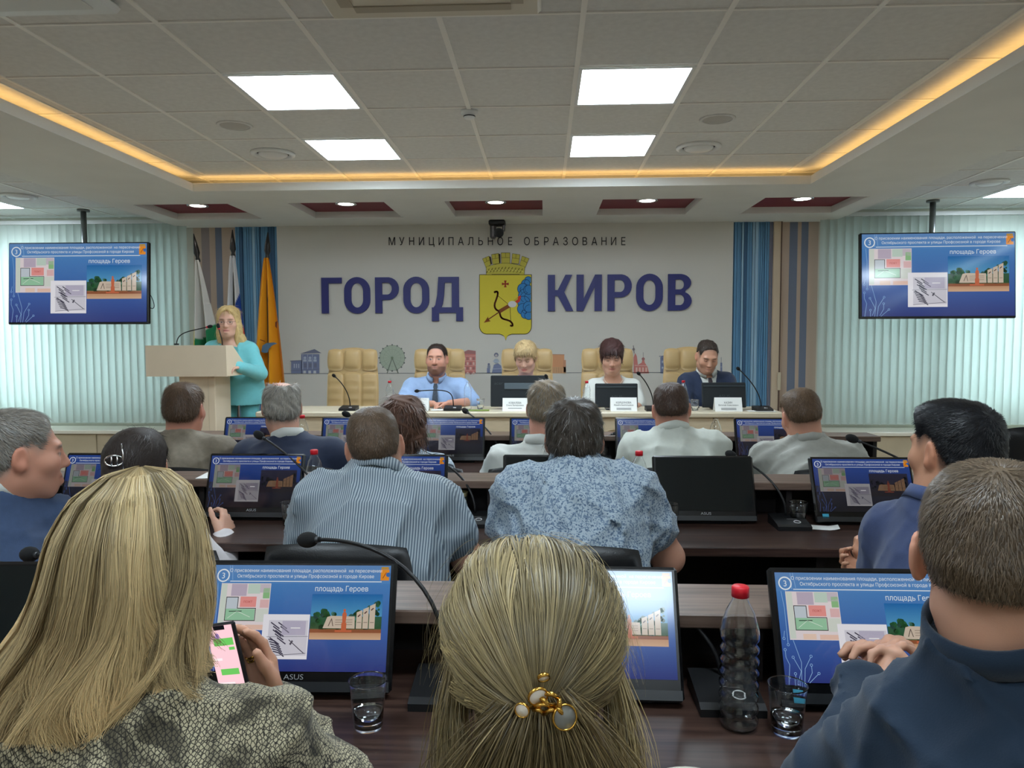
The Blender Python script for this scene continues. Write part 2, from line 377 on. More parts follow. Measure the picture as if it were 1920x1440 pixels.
trim1 = struct('trim_1', mb, [mat('pilaster_beige', (202, 184, 160), .7), mat('cable_brown', (92, 72, 62), .6), M_cream])
def ribs(u0, u1, seed):
    a, b = X_(u0), X_(u1); rr = random.Random(seed); mb = MB().bx(a, b, YW-.02, YW, 0, CEIL, 0); x = a
    while x < b-.012:
        wd = rr.choice((.012, .018, .024, .03)); mi = rr.choice((1, 1, 1, 2, 1, 0)); d = rr.choice((.03, .036, .042))
        mb.bx(x, min(x+wd, b), YW-d, YW-.01, 0, CEIL, mi); x += wd+.004
    o = struct('trim_%d' % seed, mb, [M_ribgap, M_ribblue, M_riblight]); return o
ribs(1371, 1438, 2); ribs(447, 527, 3)
mb = MB().bx(X_(1438), X_(1446), YW-.03, YW, 0, CEIL, 0)
for k in range(3): mb.bx(X_(1438.6+k*2.6), X_(1439.6+k*2.6), YW-.034, YW-.03, 0, CEIL, 1)
struct('trim_4', mb, [mat('wallpaper_mauve_light', (170, 158, 160), .8), M_ribgap])
M_banner = mat('banner_white', (212, 210, 203), .7, noise=.015, nscale=2)
banner = struct('wall_panel_banner', MB().bx(X_(525), X_(1371), YW-.06, YW, .1, CEIL, 0, .004), M_banner)
YP = YW-.06
# ---- window sills and the panelled boxes beneath
M_sill = mat('sill_white', (232, 226, 212), .35)
for i, (a, b) in enumerate(((XL, X_(372)), (X_(1530), XR))):
    s = struct('trim_%d' % (5+i), MB().bx(a, b, YW-.42, YW, .39, .43, 0, .006), M_sill)
    n = max(3, int((b-a)/.42)); d = (b-a)/n
    bx = struct('trim_%d' % (7+i), MB().bx(a, b, YW-.36, YW-.02, .1, .39), mat('dark_beige', (150, 136, 116), .7))  # darker beige box, visible in the joints between panels
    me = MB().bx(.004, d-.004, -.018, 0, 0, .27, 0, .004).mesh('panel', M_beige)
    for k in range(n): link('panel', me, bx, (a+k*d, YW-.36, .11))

# ---- ceiling: slab, hanging grid and one object per tile
ceil = struct('ceiling', MB().bx(XL, XR, YB, YW+.2, CEIL+.06, CEIL+.16), M_white)
GX0, GY0, T = -2.238, 3.111, .6
FX0, FX1, FY1 = -2.885, 2.11, 5.976          # inner edges of the dropped frame
OX0, OX1 = -3.95, 3.02                       # outer edges
SOF = 2.60
def gx(c, side=0): return GX0 + T*c - (.2 if side > 0 else 0.)
LIGHTS = {(1, 1), (4, 1), (1, 3), (4, 3), (1, -4), (4, -4), (1, -8), (4, -8), (-6, 6), (11, 6), (-6, 1), (11, 1), (-6, -4), (11, -4)}  # panels over and beside the nearest row are unseen, added to light the backs
tile_me = MB().bx(.008, T-.008, .008, T-.008, 0, .015, 0, .003).mesh('tile', M_tile)
light_spots = []
grid = MB()
def cells():
    for r in range(-11, 8):
        for c in range(-8, 14):
            side = 1 if c >= 9 else (-1 if c <= -4 else 0)
            x = gx(c, side); y = GY0 + T*r
            if x + T > XR+.4 or x < XL-.4 or y < YB-.3: continue
            inside = (x+T > FX0-.3 and x < FX1+.3 and y < FY1+.3 and side == 0)
            outside = (side == -1 and x < OX0) or (side == 1 and x+T > OX1)
            if not (inside or outside): continue
            yield c, r, x, y
for c, r, x, y in cells():
    if (c, r) in LIGHTS: light_spots.append((c, r, x, y)); continue
    if (c, r) in ((2, -2), (3, -2)) : continue
    link('tile', tile_me, ceil, (x, y, CEIL))
tb = .012
for c in range(-8, 14):
    side = 1 if c >= 9 else (-1 if c <= -4 else 0); x = gx(c, side)
    if side == 0 and not (FX0-.3 < x < FX1+.3): continue
    y1 = FY1+.25 if side == 0 else YW
    if XL < x < XR: grid.bx(x-tb, x+tb, YB, y1, CEIL-.006, CEIL+.004)
for r in range(-10, 9):
    y = GY0+T*r
    if y < FY1+.3: grid.bx(FX0-.2, FX1+.2, y-tb*.6, y+tb*.6, CEIL-.005, CEIL+.003)
    grid.bx(XL, OX0, y-tb*.6, y+tb*.6, CEIL-.005, CEIL+.003); grid.bx(OX1, XR, y-tb*.6, y+tb*.6, CEIL-.005, CEIL+.003)
grid.bx(FX0+.12, FX0+.14, YB, FY1-.1, CEIL-.007, CEIL+.004); grid.bx(FX1-.14, FX1-.12, YB, FY1-.1, CEIL-.007, CEIL+.004)
grid.build('ceiling_grid', M_grid, ceil)
# dropped frame: underside with five square recesses, inner lip, outer cheeks
fr = MB(); RY0, RY1, RS = 6.52, 7.36, .45
RX = [-3.28, -1.86, -.45, .95, 2.36]
fr.bx(OX0, OX1, FY1, RY0, SOF, SOF+.02); fr.bx(OX0, OX1, RY1, YW-.0, SOF, SOF+.02)
xs = [OX0] + [q for x in RX for q in (x-RS, x+RS)] + [OX1]
for k in range(0, len(xs), 2): fr.bx(xs[k], xs[k+1], RY0, RY1, SOF, SOF+.02)
fr.bx(OX0, FX0, YB, FY1, SOF, SOF+.02); fr.bx(FX1, OX1, YB, FY1, SOF, SOF+.02)
fr.bx(FX0, FX1, FY1, FY1+.02, SOF+.02, SOF+.066); fr.bx(FX0-.02, FX0, YB, FY1+.02, SOF+.02, SOF+.066); fr.bx(FX1, FX1+.02, YB, FY1+.02, SOF+.02, SOF+.066)
fr.bx(OX0, OX0+.02, YB, YW, SOF+.02, CEIL+.02); fr.bx(OX1-.02, OX1, YB, YW, SOF+.02, CEIL+.02)
fr.bx(OX0, OX1, FY1+.26, FY1+.28, SOF+.02, CEIL+.03); fr.bx(FX0-.28, FX0-.26, YB, FY1+.28, SOF+.02, CEIL+.03); fr.bx(FX1+.26, FX1+.28, YB, FY1+.28, SOF+.02, CEIL+.03)
frame = struct('ceiling_frame', fr, M_white)
RH = .075
for x in RX:
    rc = MB(); a, b, c_, d = x-RS, x+RS, RY0, RY1
    rc.bx(a, a+.015, c_, d, SOF+.001, SOF+RH); rc.bx(b-.015, b, c_, d, SOF+.001, SOF+RH); rc.bx(a, b, c_, c_+.015, SOF+.001, SOF+RH); rc.bx(a, b, d-.015, d, SOF+.001, SOF+RH)
    o = rc.build('recess_rim', M_white, frame); MB().bx(a+.015, b-.015, c_+.015, d-.015, SOF+RH-.012, SOF+RH).build('recess_panel', M_maroon, o)

# ---- lamps of the room, and the added panels by the nearest row
M_panel = emat('panel_diffuser_light', (228, 244, 255), PANEL_POWER)
lab_l = {(1, 1): 'nearer square ceiling light panel on the left, lit white', (4, 1): 'nearer square ceiling light panel on the right, lit white', (1, 3): 'farther square ceiling light panel on the left, near the warm cove', (4, 3): 'farther square ceiling light panel on the right, near the warm cove',
         (-6, 6): 'square ceiling light panel above the left wall screen', (11, 6): 'square ceiling light panel above the right wall screen', (1, -8): 'square ceiling light panel at the rear of the room, left', (4, -8): 'square ceiling light panel at the rear of the room, right', (1, -4): 'unseen light panel added over the nearest row, left', (4, -4): 'unseen light panel added over the nearest row, right', (-6, -4): 'unseen light panel added beside the left wall toward the rear', (11, -4): 'unseen light panel added beside the right wall toward the rear', (-6, 1): 'square ceiling light panel beside the left wall', (11, 1): 'square ceiling light panel beside the right wall'}
diff_me = MB().bx(.03, T-.03, .03, T-.03, -.004, .004).mesh('diffuser', M_panel)
rim = MB(); rim.bx(.01, .03, .01, T-.01, -.008, .012).bx(T-.03, T-.01, .01, T-.01, -.008, .012).bx(.03, T-.03, .01, .03, -.008, .012).bx(.03, T-.03, T-.03, T-.01, -.008, .012)
rim_me = rim.mesh('rim', M_pvc)
for c, r, x, y in light_spots:
    o = thing('ceiling_light', lab_l[(c, r)], 'ceiling light', (x, y, CEIL), 0, 'square ceiling light panels')
    link('diffuser', diff_me, o); link('rim', rim_me, o)
M_spot = emat('downlight_glow', (255, 250, 244), SPOT_POWER)
spot_labels = ['downlight in the maroon recess above the flags, leftmost of five', 'downlight in the second maroon recess from the left', 'downlight in the middle maroon recess over the black ceiling camera', 'downlight in the fourth maroon recess from the left', 'downlight in the rightmost maroon recess near the right wall screen']
glow_me = MB().lathe([(0, -.004), (.07, -.004), (.075, .004), (0, .004)], n=24).mesh('lens', M_spot); ring_me = MB().lathe([(.075, -.006), (.098, -.006), (.1, .0), (.1, .008), (.075, .008)], n=24, close=True).mesh('trim_ring', M_chrome)
for x, lb in zip(RX, spot_labels):
    o = thing('downlight', lb, 'ceiling light', (x, (RY0+RY1)/2-.06, SOF+RH-.022), 0, 'downlights in maroon recesses'); link('lens', glow_me, o); link('trim_ring', ring_me, o)
M_strip = emat('warm_led', (255, 200, 122), STRIP_POWER)
def cove(label, a, b, z, n):
    o = thing('cove_light', label, 'light strip', (*a, z)); a = np.array(a); b = np.array(b); d = (b-a)/n; L = float(np.linalg.norm(d))
    me = (MB().bx(.008, L-.008, -.008, .008, 0, .012) if abs(d[0]) > abs(d[1]) else MB().bx(-.008, .008, .008, L-.008, 0, .012)).mesh('led_segment', M_strip)
    for k in range(n): link('led_segment', me, o, (*(d*k), 0))
cove('warm light strip along the far edge of the ceiling recess', (FX0+.02, FY1+.035), (FX1-.02, FY1+.035), SOF+.06, 8)
cove('warm light strip along the left edge of the ceiling recess', (FX0-.05, YB+.2), (FX0-.05, FY1), SOF+.045, 15)
cove('warm light strip along the right edge of the ceiling recess', (FX1+.05, YB+.2), (FX1+.05, FY1), SOF+.045, 15)
# ---- things on the ceiling
def round_diffuser(label, p, r, dark=False):
    o = thing('air_diffuser', label, 'air vent', (p[0], p[1], CEIL))
    MB().lathe([(r*.72, -.006), (r*.86, -.022), (r, -.012), (r, .0), (r*.72, .0)], n=32, close=True).build('rim', M_pvc, o)
    MB().lathe([(0, -.026), (r*.55, -.024), (r*.66, -.014), (r*.66, -.008), (0, -.006)], n=32).build('disc', M_pvc, o)
    MB().lathe([(0, -.003), (r*.74, -.003), (r*.74, .0), (0, .0)], n=32).build('throat', mat('vent_throat', (35, 36, 36), .8), o)
round_diffuser('round white air diffuser beside the farther left light panel', atz(512, 287, CEIL), .155)
round_diffuser('round white air diffuser beside the farther right light panel', atz(1310, 275, CEIL), .155)
round_diffuser('round air diffuser at the far left, above the left wall screen', atz(35, 367, CEIL), .15)
round_diffuser('round air diffuser at the far right, above the right wall screen', atz(1855, 341, CEIL), .15)
for lb, p in (('flush round ceiling loudspeaker left of the light panels', atz(440, 235, CEIL)), ('flush round ceiling loudspeaker right of the light panels', atz(1345, 223, CEIL))):
    o = thing('ceiling_speaker', lb, 'loudspeaker', (p[0], p[1], CEIL)); MB().lathe([(0, -.006), (.085, -.006), (.09, -.003), (.09, 0), (0, 0)], n=28).build('grille', mat('speaker_grille', (186, 185, 181), .8, bump=.3, bscale=600), o)
    MB().lathe([(.09, -.007), (.105, -.007), (.11, 0), (.09, 0)], n=28, close=True).build('rim', M_tile, o)
p = atz(880, 208, CEIL); o = thing('smoke_detector', 'small white smoke detector on the ceiling grid', 'smoke detector', (p[0], p[1], CEIL))
MB().lathe([(0, -.045), (.028, -.045), (.034, -.036), (.03, -.03)], n=20).build('sensor', M_pvc, o); MB().lathe([(.03, -.034), (.036, -.022), (.05, -.018), (.052, 0), (0, 0)], n=20).build('base', M_pvc, o)
MB().lathe([(.029, -.036), (.0355, -.036), (.0355, -.03), (.029, -.03)], n=20, close=True).build('slot', M_black, o)
o = thing('air_conditioner', 'square white ceiling air conditioner cassette at the top edge', 'air conditioner', (-.44, 2.62, CEIL))
MB().box((0, 0, -.018), (.86, .86, .036), bev=.016).build('cover', mat('ac_cream', (214, 208, 192), .5), o); MB().box((0, 0, -.038), (.46, .46, .012), bev=.004).build('grille', mat('ac_grille', (200, 194, 180), .7), o)
for a in range(4):
    q = Rz(a*math.pi/2) @ Vector((0, .335, -.036)); MB().box(q, (.62, .05, .01), Rz(a*math.pi/2)).build('louvre', mat('ac_louvre', (176, 168, 150), .6), o)
p = atz(75, 3, CEIL); o = thing('ceiling_fixture', 'long rounded white fixture cropped at the top left corner', 'ceiling fixture', (p[0]-.02, p[1]-.1, CEIL))
MB().box((0, 0, -.02), (.66, .3, .04), bev=.018).build('cover', M_pvc, o); MB().box((0, 0, -.042), (.5, .16, .008), bev=.003).build('inset', mat('fixture_grey', (214, 216, 214), .5), o)
# ptz camera
o = thing('dome_camera', 'black swivelling camera hanging below the middle maroon recess', 'camera', (-.484, 7.62, SOF))
MB().box((0, 0, -.026), (.17, .16, .052), bev=.012).build('mount', M_black, o)
yk = MB().box((-.042, 0, -.115), (.062, .1, .15), bev=.02).box((.068, 0, -.075), (.03, .08, .07), bev=.01); yk.build('yoke', mat('camera_grey', (92, 92, 94), .35, metal=.3), o)
h = MB().tube([(.02, .05, -.12), (.02, -.05, -.13)], [.045, .048], 16).build('head', M_blackg, o); MB().tube([(.03, -.05, -.135), (.03, -.09, -.142)], [.034, .036], 16).build('lens', M_blackg, h)

# ---- vertical blinds: one object per slat
M_slat = bpy.data.materials.new('blind_fabric'); M_slat.use_nodes = True; nt = M_slat.node_tree; nt.nodes.clear()
df = nt.nodes.new('ShaderNodeBsdfDiffuse'); df.inputs[0].default_value = (*lin((206, 214, 208)), 1); tr = nt.nodes.new('ShaderNodeBsdfTranslucent'); tr.inputs[0].default_value = (*lin((206, 218, 214)), 1)
mx = nt.nodes.new('ShaderNodeMixShader'); mx.inputs[0].default_value = .45; ou = nt.nodes.new('ShaderNodeOutputMaterial')
nt.links.new(df.outputs[0], mx.inputs[1]); nt.links.new(tr.outputs[0], mx.inputs[2]); nt.links.new(mx.outputs[0], ou.inputs[0])
def blind(label, xa, xb, tilt):
    o = thing('vertical_blind', label, 'window blind', (xa, YW-.14, 0)); z0, z1 = .475, 2.63; n = int((xb-xa)/.082)
    MB().bx(0, xb-xa, -.02, .02, z1, z1+.04).build('headrail', M_pvc, o)
    sl = MB(); pts = [(-.0445, .0), (-.03, .006), (0, .009), (.03, .006), (.0445, 0)]
    V = []; F = []
    for x, y in pts: V += [(x, y, z0), (x, y, z1)]
    for k in range(4): F.append([2*k, 2*k+2, 2*k+3, 2*k+1])
    me = mesh_np('slat', V, F, [M_slat], smooth=True)
    wm = MB().bx(-.04, .04, .002, .008, z0, z0+.03).mesh('weight', M_pvc)
    for k in range(n):
        s = link('slat', me, o, (.045+k*.082, .0, 0), (0, 0, tilt + random.uniform(-.05, .05)))
    MB().bx(0, xb-xa, -.004, -.002, z0+.012, z0+.016).build('chain', M_pvc, o)
blind('pale aqua vertical blind behind the left wall screen', -6.55, X_(371), .42)
blind('pale aqua vertical blind behind the right wall screen', X_(1526), 5.45, -.42)
# ================================================================== lettering, emblem and prints on the banner wall
class Flat:
    """flat coloured shapes stacked in thin layers, kept in one mesh with a colour attribute"""
    def __init__(s): s.V = []; s.F = []; s.C = []
    def raw(s, V, F, cols):
        o = len(s.V); s.V += [tuple(map(float, v)) for v in V]; s.F += [[i+o for i in f] for f in F]
        s.C += [lin(cols)]*len(V) if np.ndim(cols) == 1 else [lin(c) for c in cols]
    def poly(s, pts, rgb, z=0.):
        if len(pts) <= 4: s.raw([(p[0], p[1], z) for p in pts], [list(range(len(pts)))], rgb)
        else:
            V, F = poly_fill([pts]); V = V.copy(); V[:, 2] = z; s.raw(V, F, rgb)
    def rect(s, x0, y0, x1, y1, rgb, z=0.): s.poly([(x0, y0), (x1, y0), (x1, y1), (x0, y1)], rgb, z)
    def grad(s, x0, y0, x1, y1, ctop, cbot, z=0.): s.raw([(x0, y0, z), (x1, y0, z), (x1, y1, z), (x0, y1, z)], [[0, 1, 2, 3]], [ctop, ctop, cbot, cbot])
    def line(s, pts, w, rgb, z=0.):
        for a, b in zip(pts[:-1], pts[1:]):
            a = np.array(a, float); b = np.array(b, float); d = b-a; n = np.array([-d[1], d[0]])/(np.linalg.norm(d)+1e-9)*w/2; e = d/(np.linalg.norm(d)+1e-9)*w*.3
            s.raw([(*(a-e+n), z), (*(a-e-n), z), (*(b+e-n), z), (*(b+e+n), z)], [[0, 1, 2, 3]], rgb)
    def disc(s, c, r, rgb, z=0., n=20, ry=None):
        ry = ry or r; s.raw([(c[0]+r*math.cos(2*math.pi*k/n), c[1]+ry*math.sin(2*math.pi*k/n), z) for k in range(n)], [list(range(n))], rgb)
    def ring(s, c, r, w, rgb, z=0., n=24, a0=0., a1=2*math.pi):
        s.line([(c[0]+r*math.cos(a0+(a1-a0)*k/n), c[1]+r*math.sin(a0+(a1-a0)*k/n)) for k in range(n+1)], w, rgb, z)
    def text(s, body, c, size, rgb, z=0., bold=0., sx=1., flip=True, align='CENTER'):
        V, F = text_mesh(body, size, bold, sx=sx, align=align); V = V.copy(); V[:, 0] += c[0]; V[:, 1] = c[1] - V[:, 1] if flip else c[1] + V[:, 1]; V[:, 2] = z; s.raw(V, F, rgb)
    def mesh(s, name, m, conv):
        V = np.array(s.V); return mesh_np(name, conv(V), s.F, [m], col=np.array(s.C))
M_print = attr_mat('printed_colour', .55, spec=.3)
def wallconv(lift):
    """pixels (u, v, layer) of the photograph's wall area -> points on the banner panel"""
    def f(V):
        out = np.zeros((len(V), 3))
        for i, (u, v, l) in enumerate(V):
            p = at(u, v, YP); out[i] = (p[0], YP - lift - l*.0012, p[2])
        return out
    return f
# --- big letters: cap height 1, widths as drawn
def rrect(x0, y0, x1, y1, rx, ry, n=9, corners=(1, 1, 1, 1)):
    P = []
    for (cx, cy, a0, on) in ((x1-rx, y1-ry, 0, corners[0]), (x0+rx, y1-ry, 90, corners[1]), (x0+rx, y0+ry, 180, corners[2]), (x1-rx, y0+ry, 270, corners[3])):
        if on:
            for k in range(n): a = math.radians(a0+90*k/(n-1)); P.append((cx+rx*math.cos(a), cy+ry*math.sin(a)))
        else:
            P.append((x1 if a0 in (0, 270) else x0, y1 if a0 in (0, 90) else y0))
    return P
def glyph(ch, w, s=.197, t=.16):
    if ch == 'Г': return [[(0, 0), (s, 0), (s, 1-t), (w, 1-t), (w, 1), (0, 1)]]
    if ch == 'О': return [rrect(0, -.012, w, 1.012, w*.5, .38), rrect(s, t, w-s, 1-t, (w-2*s)*.5, .22)]
    if ch == 'Р': return [rrect(0, .36, w, 1, w*.45, .31, corners=(1, 0, 0, 1))[:-0 or None] if False else [(0, 0), (s, 0), (s, .37), (w*.55, .37)] + [(w*.55+w*.45*math.sin(a), .685-.315*math.cos(a)) for a in np.linspace(.1, math.pi-.1, 12)] + [(w*.55, 1), (0, 1)],
                            [(s, .52), (w*.52, .52)] + [(w*.52+(w*.48-s)*math.sin(a), .685-.165*math.cos(a)) for a in np.linspace(.1, math.pi-.1, 10)] + [(w*.52, .85), (s, .85)]]
    if ch == 'Д': return [[(0, -.23), (.2, -.23), (.2, 0), (w-.19, 0), (w-.19, -.23), (w, -.23), (w, .155), (w-.11, .155), (w-.11, 1), (.19, 1), (.155, .5), (.1, .22), (.05, .155), (0, .155)],
                            [(.27, .155), (w-.31, .155), (w-.31, .84), (.37, .84), (.345, .5), (.31, .25)]]
    if ch == 'К': return [[(0, 0), (s, 0), (s, .42), (.27, .42), (w-.2, 0), (w, 0), (w-.25, .52), (w-.03, 1), (w-.22, 1), (.27, .58), (s, .58), (s, 1), (0, 1)]]
    if ch == 'И': return [[(0, 0), (s*.95, 0), (w-s, .66), (w-s, 0), (w, 0), (w, 1), (w-s*.95, 1), (s, .34), (s, 1), (0, 1)]]
    if ch == 'В':
        q = w*.5
        return [[(0, 0), (q, 0)] + [(q+(w-q)*math.sin(a), .265-.265*math.cos(a)) for a in np.linspace(.15, math.pi*.86, 10)] + [(q+(w-q)*.93*math.sin(a), .76-.24*math.cos(a)) for a in np.linspace(.55, math.pi-.1, 10)] + [(q, 1), (0, 1)],
                [(s, .15), (q, .15)] + [(q+(w-q-s)*math.sin(a), .295-.145*math.cos(a)) for a in np.linspace(.2, math.pi-.1, 8)] + [(q, .44), (s, .44)], [(s, .58), (q, .58)] + [(q+(w-q-s)*.93*math.sin(a), .715-.135*math.cos(a)) for a in np.linspace(.2, math.pi-.1, 8)] + [(q, .85), (s, .85)]]
M_letter = mat('letter_blue', (52, 56, 120), .45); M_letterblack = mat('letter_black', (24, 22, 26), .5)
def word(label, spec, vtop, vbot):
    z1, z0 = at(950, vtop, YP)[2], at(950, vbot, YP)[2]; H = float(z1-z0); x0 = at(spec[0][1], 550, YP)[0]
    o = thing('wall_lettering', label, 'sign', (x0, YP, z0))
    for ch, ua, ub in spec:
        xa, xb = at(ua, 550, YP)[0], at(ub, 550, YP)[0]; w = float(xb-xa)/H
        V, F = poly_fill([[(p[0], p[1]) for p in g] for g in glyph(ch, w)], extrude=.06); V = V*H
        me = mesh_np('letter', np.stack([V[:, 0], -.012-V[:, 2]*.1/ H*.08*H - 0*V[:, 2], V[:, 1]], 1) if False else np.stack([V[:, 0], -.011-V[:, 2]*.6, V[:, 1]], 1), F, [M_letter])
        link('letter', me, o, (xa-x0, 0, 0))
zz = lambda z, x0: x0 + z/4.236
word('large dark blue word ГОРОД left of the coat of arms', [(c, zz(a, 520), zz(b, 520)) for c, a, b in (('Г', 355, 515), ('О', 535, 740), ('Р', 780, 968), ('О', 1003, 1208), ('Д', 1228, 1475))], 518.7, 586.2)
word('large dark blue word КИРОВ right of the coat of arms', [(c, zz(a, 960), zz(b, 960)) for c, a, b in (('К', 285, 487), ('И', 512, 712), ('Р', 757, 950), ('О', 985, 1195), ('В', 1237, 1425))], 516.2, 584)
o = thing('wall_lettering', 'small spaced black line МУНИЦИПАЛЬНОЕ ОБРАЗОВАНИЕ along the top', 'sign', at(735, 453, YP))
p0 = at(735, 453, YP)
for wd, u0, st in (('МУНИЦИПАЛЬНОЕ', 735, 18.45), ('ОБРАЗОВАНИЕ', 988, 18.05)):
    for k, ch in enumerate(wd):
        V, F = text_mesh(ch, .116, .0042, extrude=.003, sx=.82); q = at(u0+k*st, 452.3, YP)
        link('letter', mesh_np('letter', np.stack([V[:, 0], -.003-V[:, 2]*.9, V[:, 1]], 1), F, [M_letterblack]), o, (q[0]-p0[0], 0, q[2]-p0[2]))
# --- coat of arms (coordinates measured on a 7.2x enlargement)
def ez(x, y): return (860+x/7.2, 460+y/7.2)
arms = thing('coat_of_arms', 'yellow shield with bow and arrow under a battlement crown', 'coat of arms', at(948, 636, YP)); a0 = np.array(at(948, 636, YP)); a0[1] = YP
def epart(name, fn):
    fl = Flat(); fn(fl); me = fl.mesh(name, M_print, lambda V: wallconv(.006)(V) - a0); return link(name, me, arms)
DK, YE, BR = (60, 52, 20), (218, 202, 62), (116, 58, 30)
def shield_pts(g=0):
    P = [(285-g, 400-g), (980+g, 400-g), (980+g, 1090)] + [(890+(90+g)*math.cos(a), 1090+(105+g)*math.sin(a)) for a in np.linspace(0, math.pi/2, 8)][1:] + [(720, 1195+g), (672, 1212+g), (650, 1240), (637, 1282+g), (622, 1240), (600, 1212+g), (555, 1195+g)] + [(380+(95+g)*math.cos(a), 1090+(105+g)*math.sin(a)) for a in np.linspace(math.pi/2, math.pi, 8)]
    return [ez(*p) for p in P]
epart('shield', lambda f: (f.poly(shield_pts(7), DK, 0), f.poly(shield_pts(-1), YE, 1)))
def cross(f):
    c, d = (630, 522), 46
    for h in (0, 1):
        P = [(-d, -18), (-14, -9), (-9, -14), (-18, -d), (18, -d), (9, -14), (14, -9), (d, -18), (d, 18), (14, 9), (9, 14), (18, d), (-18, d), (-9, 14), (-14, 9), (-d, 18)]
    f.poly([ez(c[0]+x, c[1]+y) for x, y in P], (150, 58, 22), 2)
epart('cross', cross)
def bow(f):
    P = bez((490, 630), (560, 600), (520, 700), (490, 780), 12) + bez((490, 780), (470, 860), (520, 880), (556, 893), 8)[1:] + bez((556, 893), (560, 1000), (600, 990), (660, 1010), 10)[1:] + bez((660, 1010), (740, 1030), (745, 1110), (700, 1082), 10)[1:]
    f.line([ez(*p) for p in P], 3.4, BR, 2); f.line([ez(530, 680), ez(665, 790)], .9, (120, 96, 20), 2); f.line([ez(695, 840), ez(703, 1040)], .9, (60, 50, 20), 2); f.disc(ez(490, 632), 2.2, BR, 2)
epart('bow', bow)
epart('arrow', lambda f: (f.line([ez(556, 895), ez(395, 1005)], 2., BR, 3), f.poly([ez(340, 1046), ez(398, 962), ez(402, 1000), ez(434, 1024)], (140, 74, 20), 3)))
def armf(f):
    f.line([ez(566, 885), ez(672, 822)], 7, (134, 74, 28), 4); f.disc(ez(725, 795), 8, (214, 212, 214), 5, ry=6); f.poly([ez(742, 742), ez(830, 676), ez(842, 690), ez(826, 760), ez(790, 782)], (206, 58, 44), 6); f.poly([ez(742, 742), ez(800, 700), ez(800, 730), ez(760, 760)], (196, 178, 60), 7)
epart('arm', armf)
def cloud(f):
    cs = [(940, 470, 45), (905, 520, 55), (870, 590, 72), (900, 680, 90), (880, 770, 80), (868, 860, 72), (900, 930, 55), (945, 950, 50), (940, 600, 60), (945, 830, 70)]
    for i, (x, y, r) in enumerate(cs):
        for g, c, l in ((7, (20, 52, 92), 3+i*.2), (0, (52, 128, 190), 3.1+i*.2)):
            P = []
            for k in range(24):
                a = 2*math.pi*k/24; P.append(ez(min(x+(r+g)*math.cos(a), 976), y+(r+g)*math.sin(a)))
            f.raw([(p[0], p[1], l) for p in P], [list(range(24))], c)
    for x, y, r, a, b in ((905, 700, 70, 2., 4.6), (950, 700, 60, 2., 4.4), (950, 860, 55, 2.2, 4.8), (900, 880, 40, 1., 3.4), (950, 590, 55, 2., 4.2), (930, 500, 40, 2.2, 4.2), (870, 600, 40, 2., 4.)):
        f.ring(ez(x, y), r/7.2, .8, (20, 52, 92), 5.6, 10, a, b)
epart('cloud', cloud)
def crown(f):
    G, L = (196, 186, 74), (72, 66, 20)
    mer = [[(325, 185), (408, 148), (432, 262), (372, 300)], [(446, 128), (536, 112), (548, 244), (462, 256)], [(578, 104), (690, 104), (690, 244), (580, 244)], [(728, 114), (825, 130), (808, 250), (716, 240)], [(858, 148), (947, 182), (895, 300), (826, 262)]]
    for m_ in mer:
        cx, cy = np.mean(m_, 0); f.poly([ez(cx+(x-cx)*1.09, cy+(y-cy)*1.07) for x, y in m_], L, 1); f.poly([ez(*p) for p in m_], G, 2)
        a, b, c, d = [np.array(q) for q in m_]; f.line([ez(*(a*.55+d*.45)), ez(*(b*.55+c*.45))], .6, L, 3); f.line([ez(*((a+b)/2)), ez(*(((a+b)*.6+(c+d)*.4)/2))], .6, L, 3)
    for m_, k in ((mer[0], 1), (mer[1], 1)):
        b, c = np.array(m_[1]), np.array(m_[2]); f.poly([ez(*b), ez(*(b+(26, 8))), ez(*(c+(18, -8))), ez(*c)], (58, 44, 22), 1)
    band = [(372, 290)] + [(372+(895-372)*t, 290-50*math.sin(math.pi*t)) for t in np.linspace(.05, .95, 12)] + [(895, 290), (888, 398), (372, 398)]
    f.poly([ez(x, y) for x, y in band], L, 3); f.poly([ez(634+(x-634)*.985, 330+(y-330)*.95) for x, y in band], G, 4)
    for k in range(11):
        x = 400+k*45; f.line([ez(x-22, 372-18*math.sin(k/10*math.pi)), ez(x+14, 318-22*math.sin(k/10*math.pi))], 1.5, (120, 110, 30), 5); f.line([ez(x-14, 340-18*math.sin(k/10*math.pi)), ez(x+26, 362-18*math.sin(k/10*math.pi))], 1.2, (222, 214, 110), 5)
    f.line([ez(450, 394), ez(820, 394)], 1.2, (90, 78, 30), 5)
epart('crown', crown)
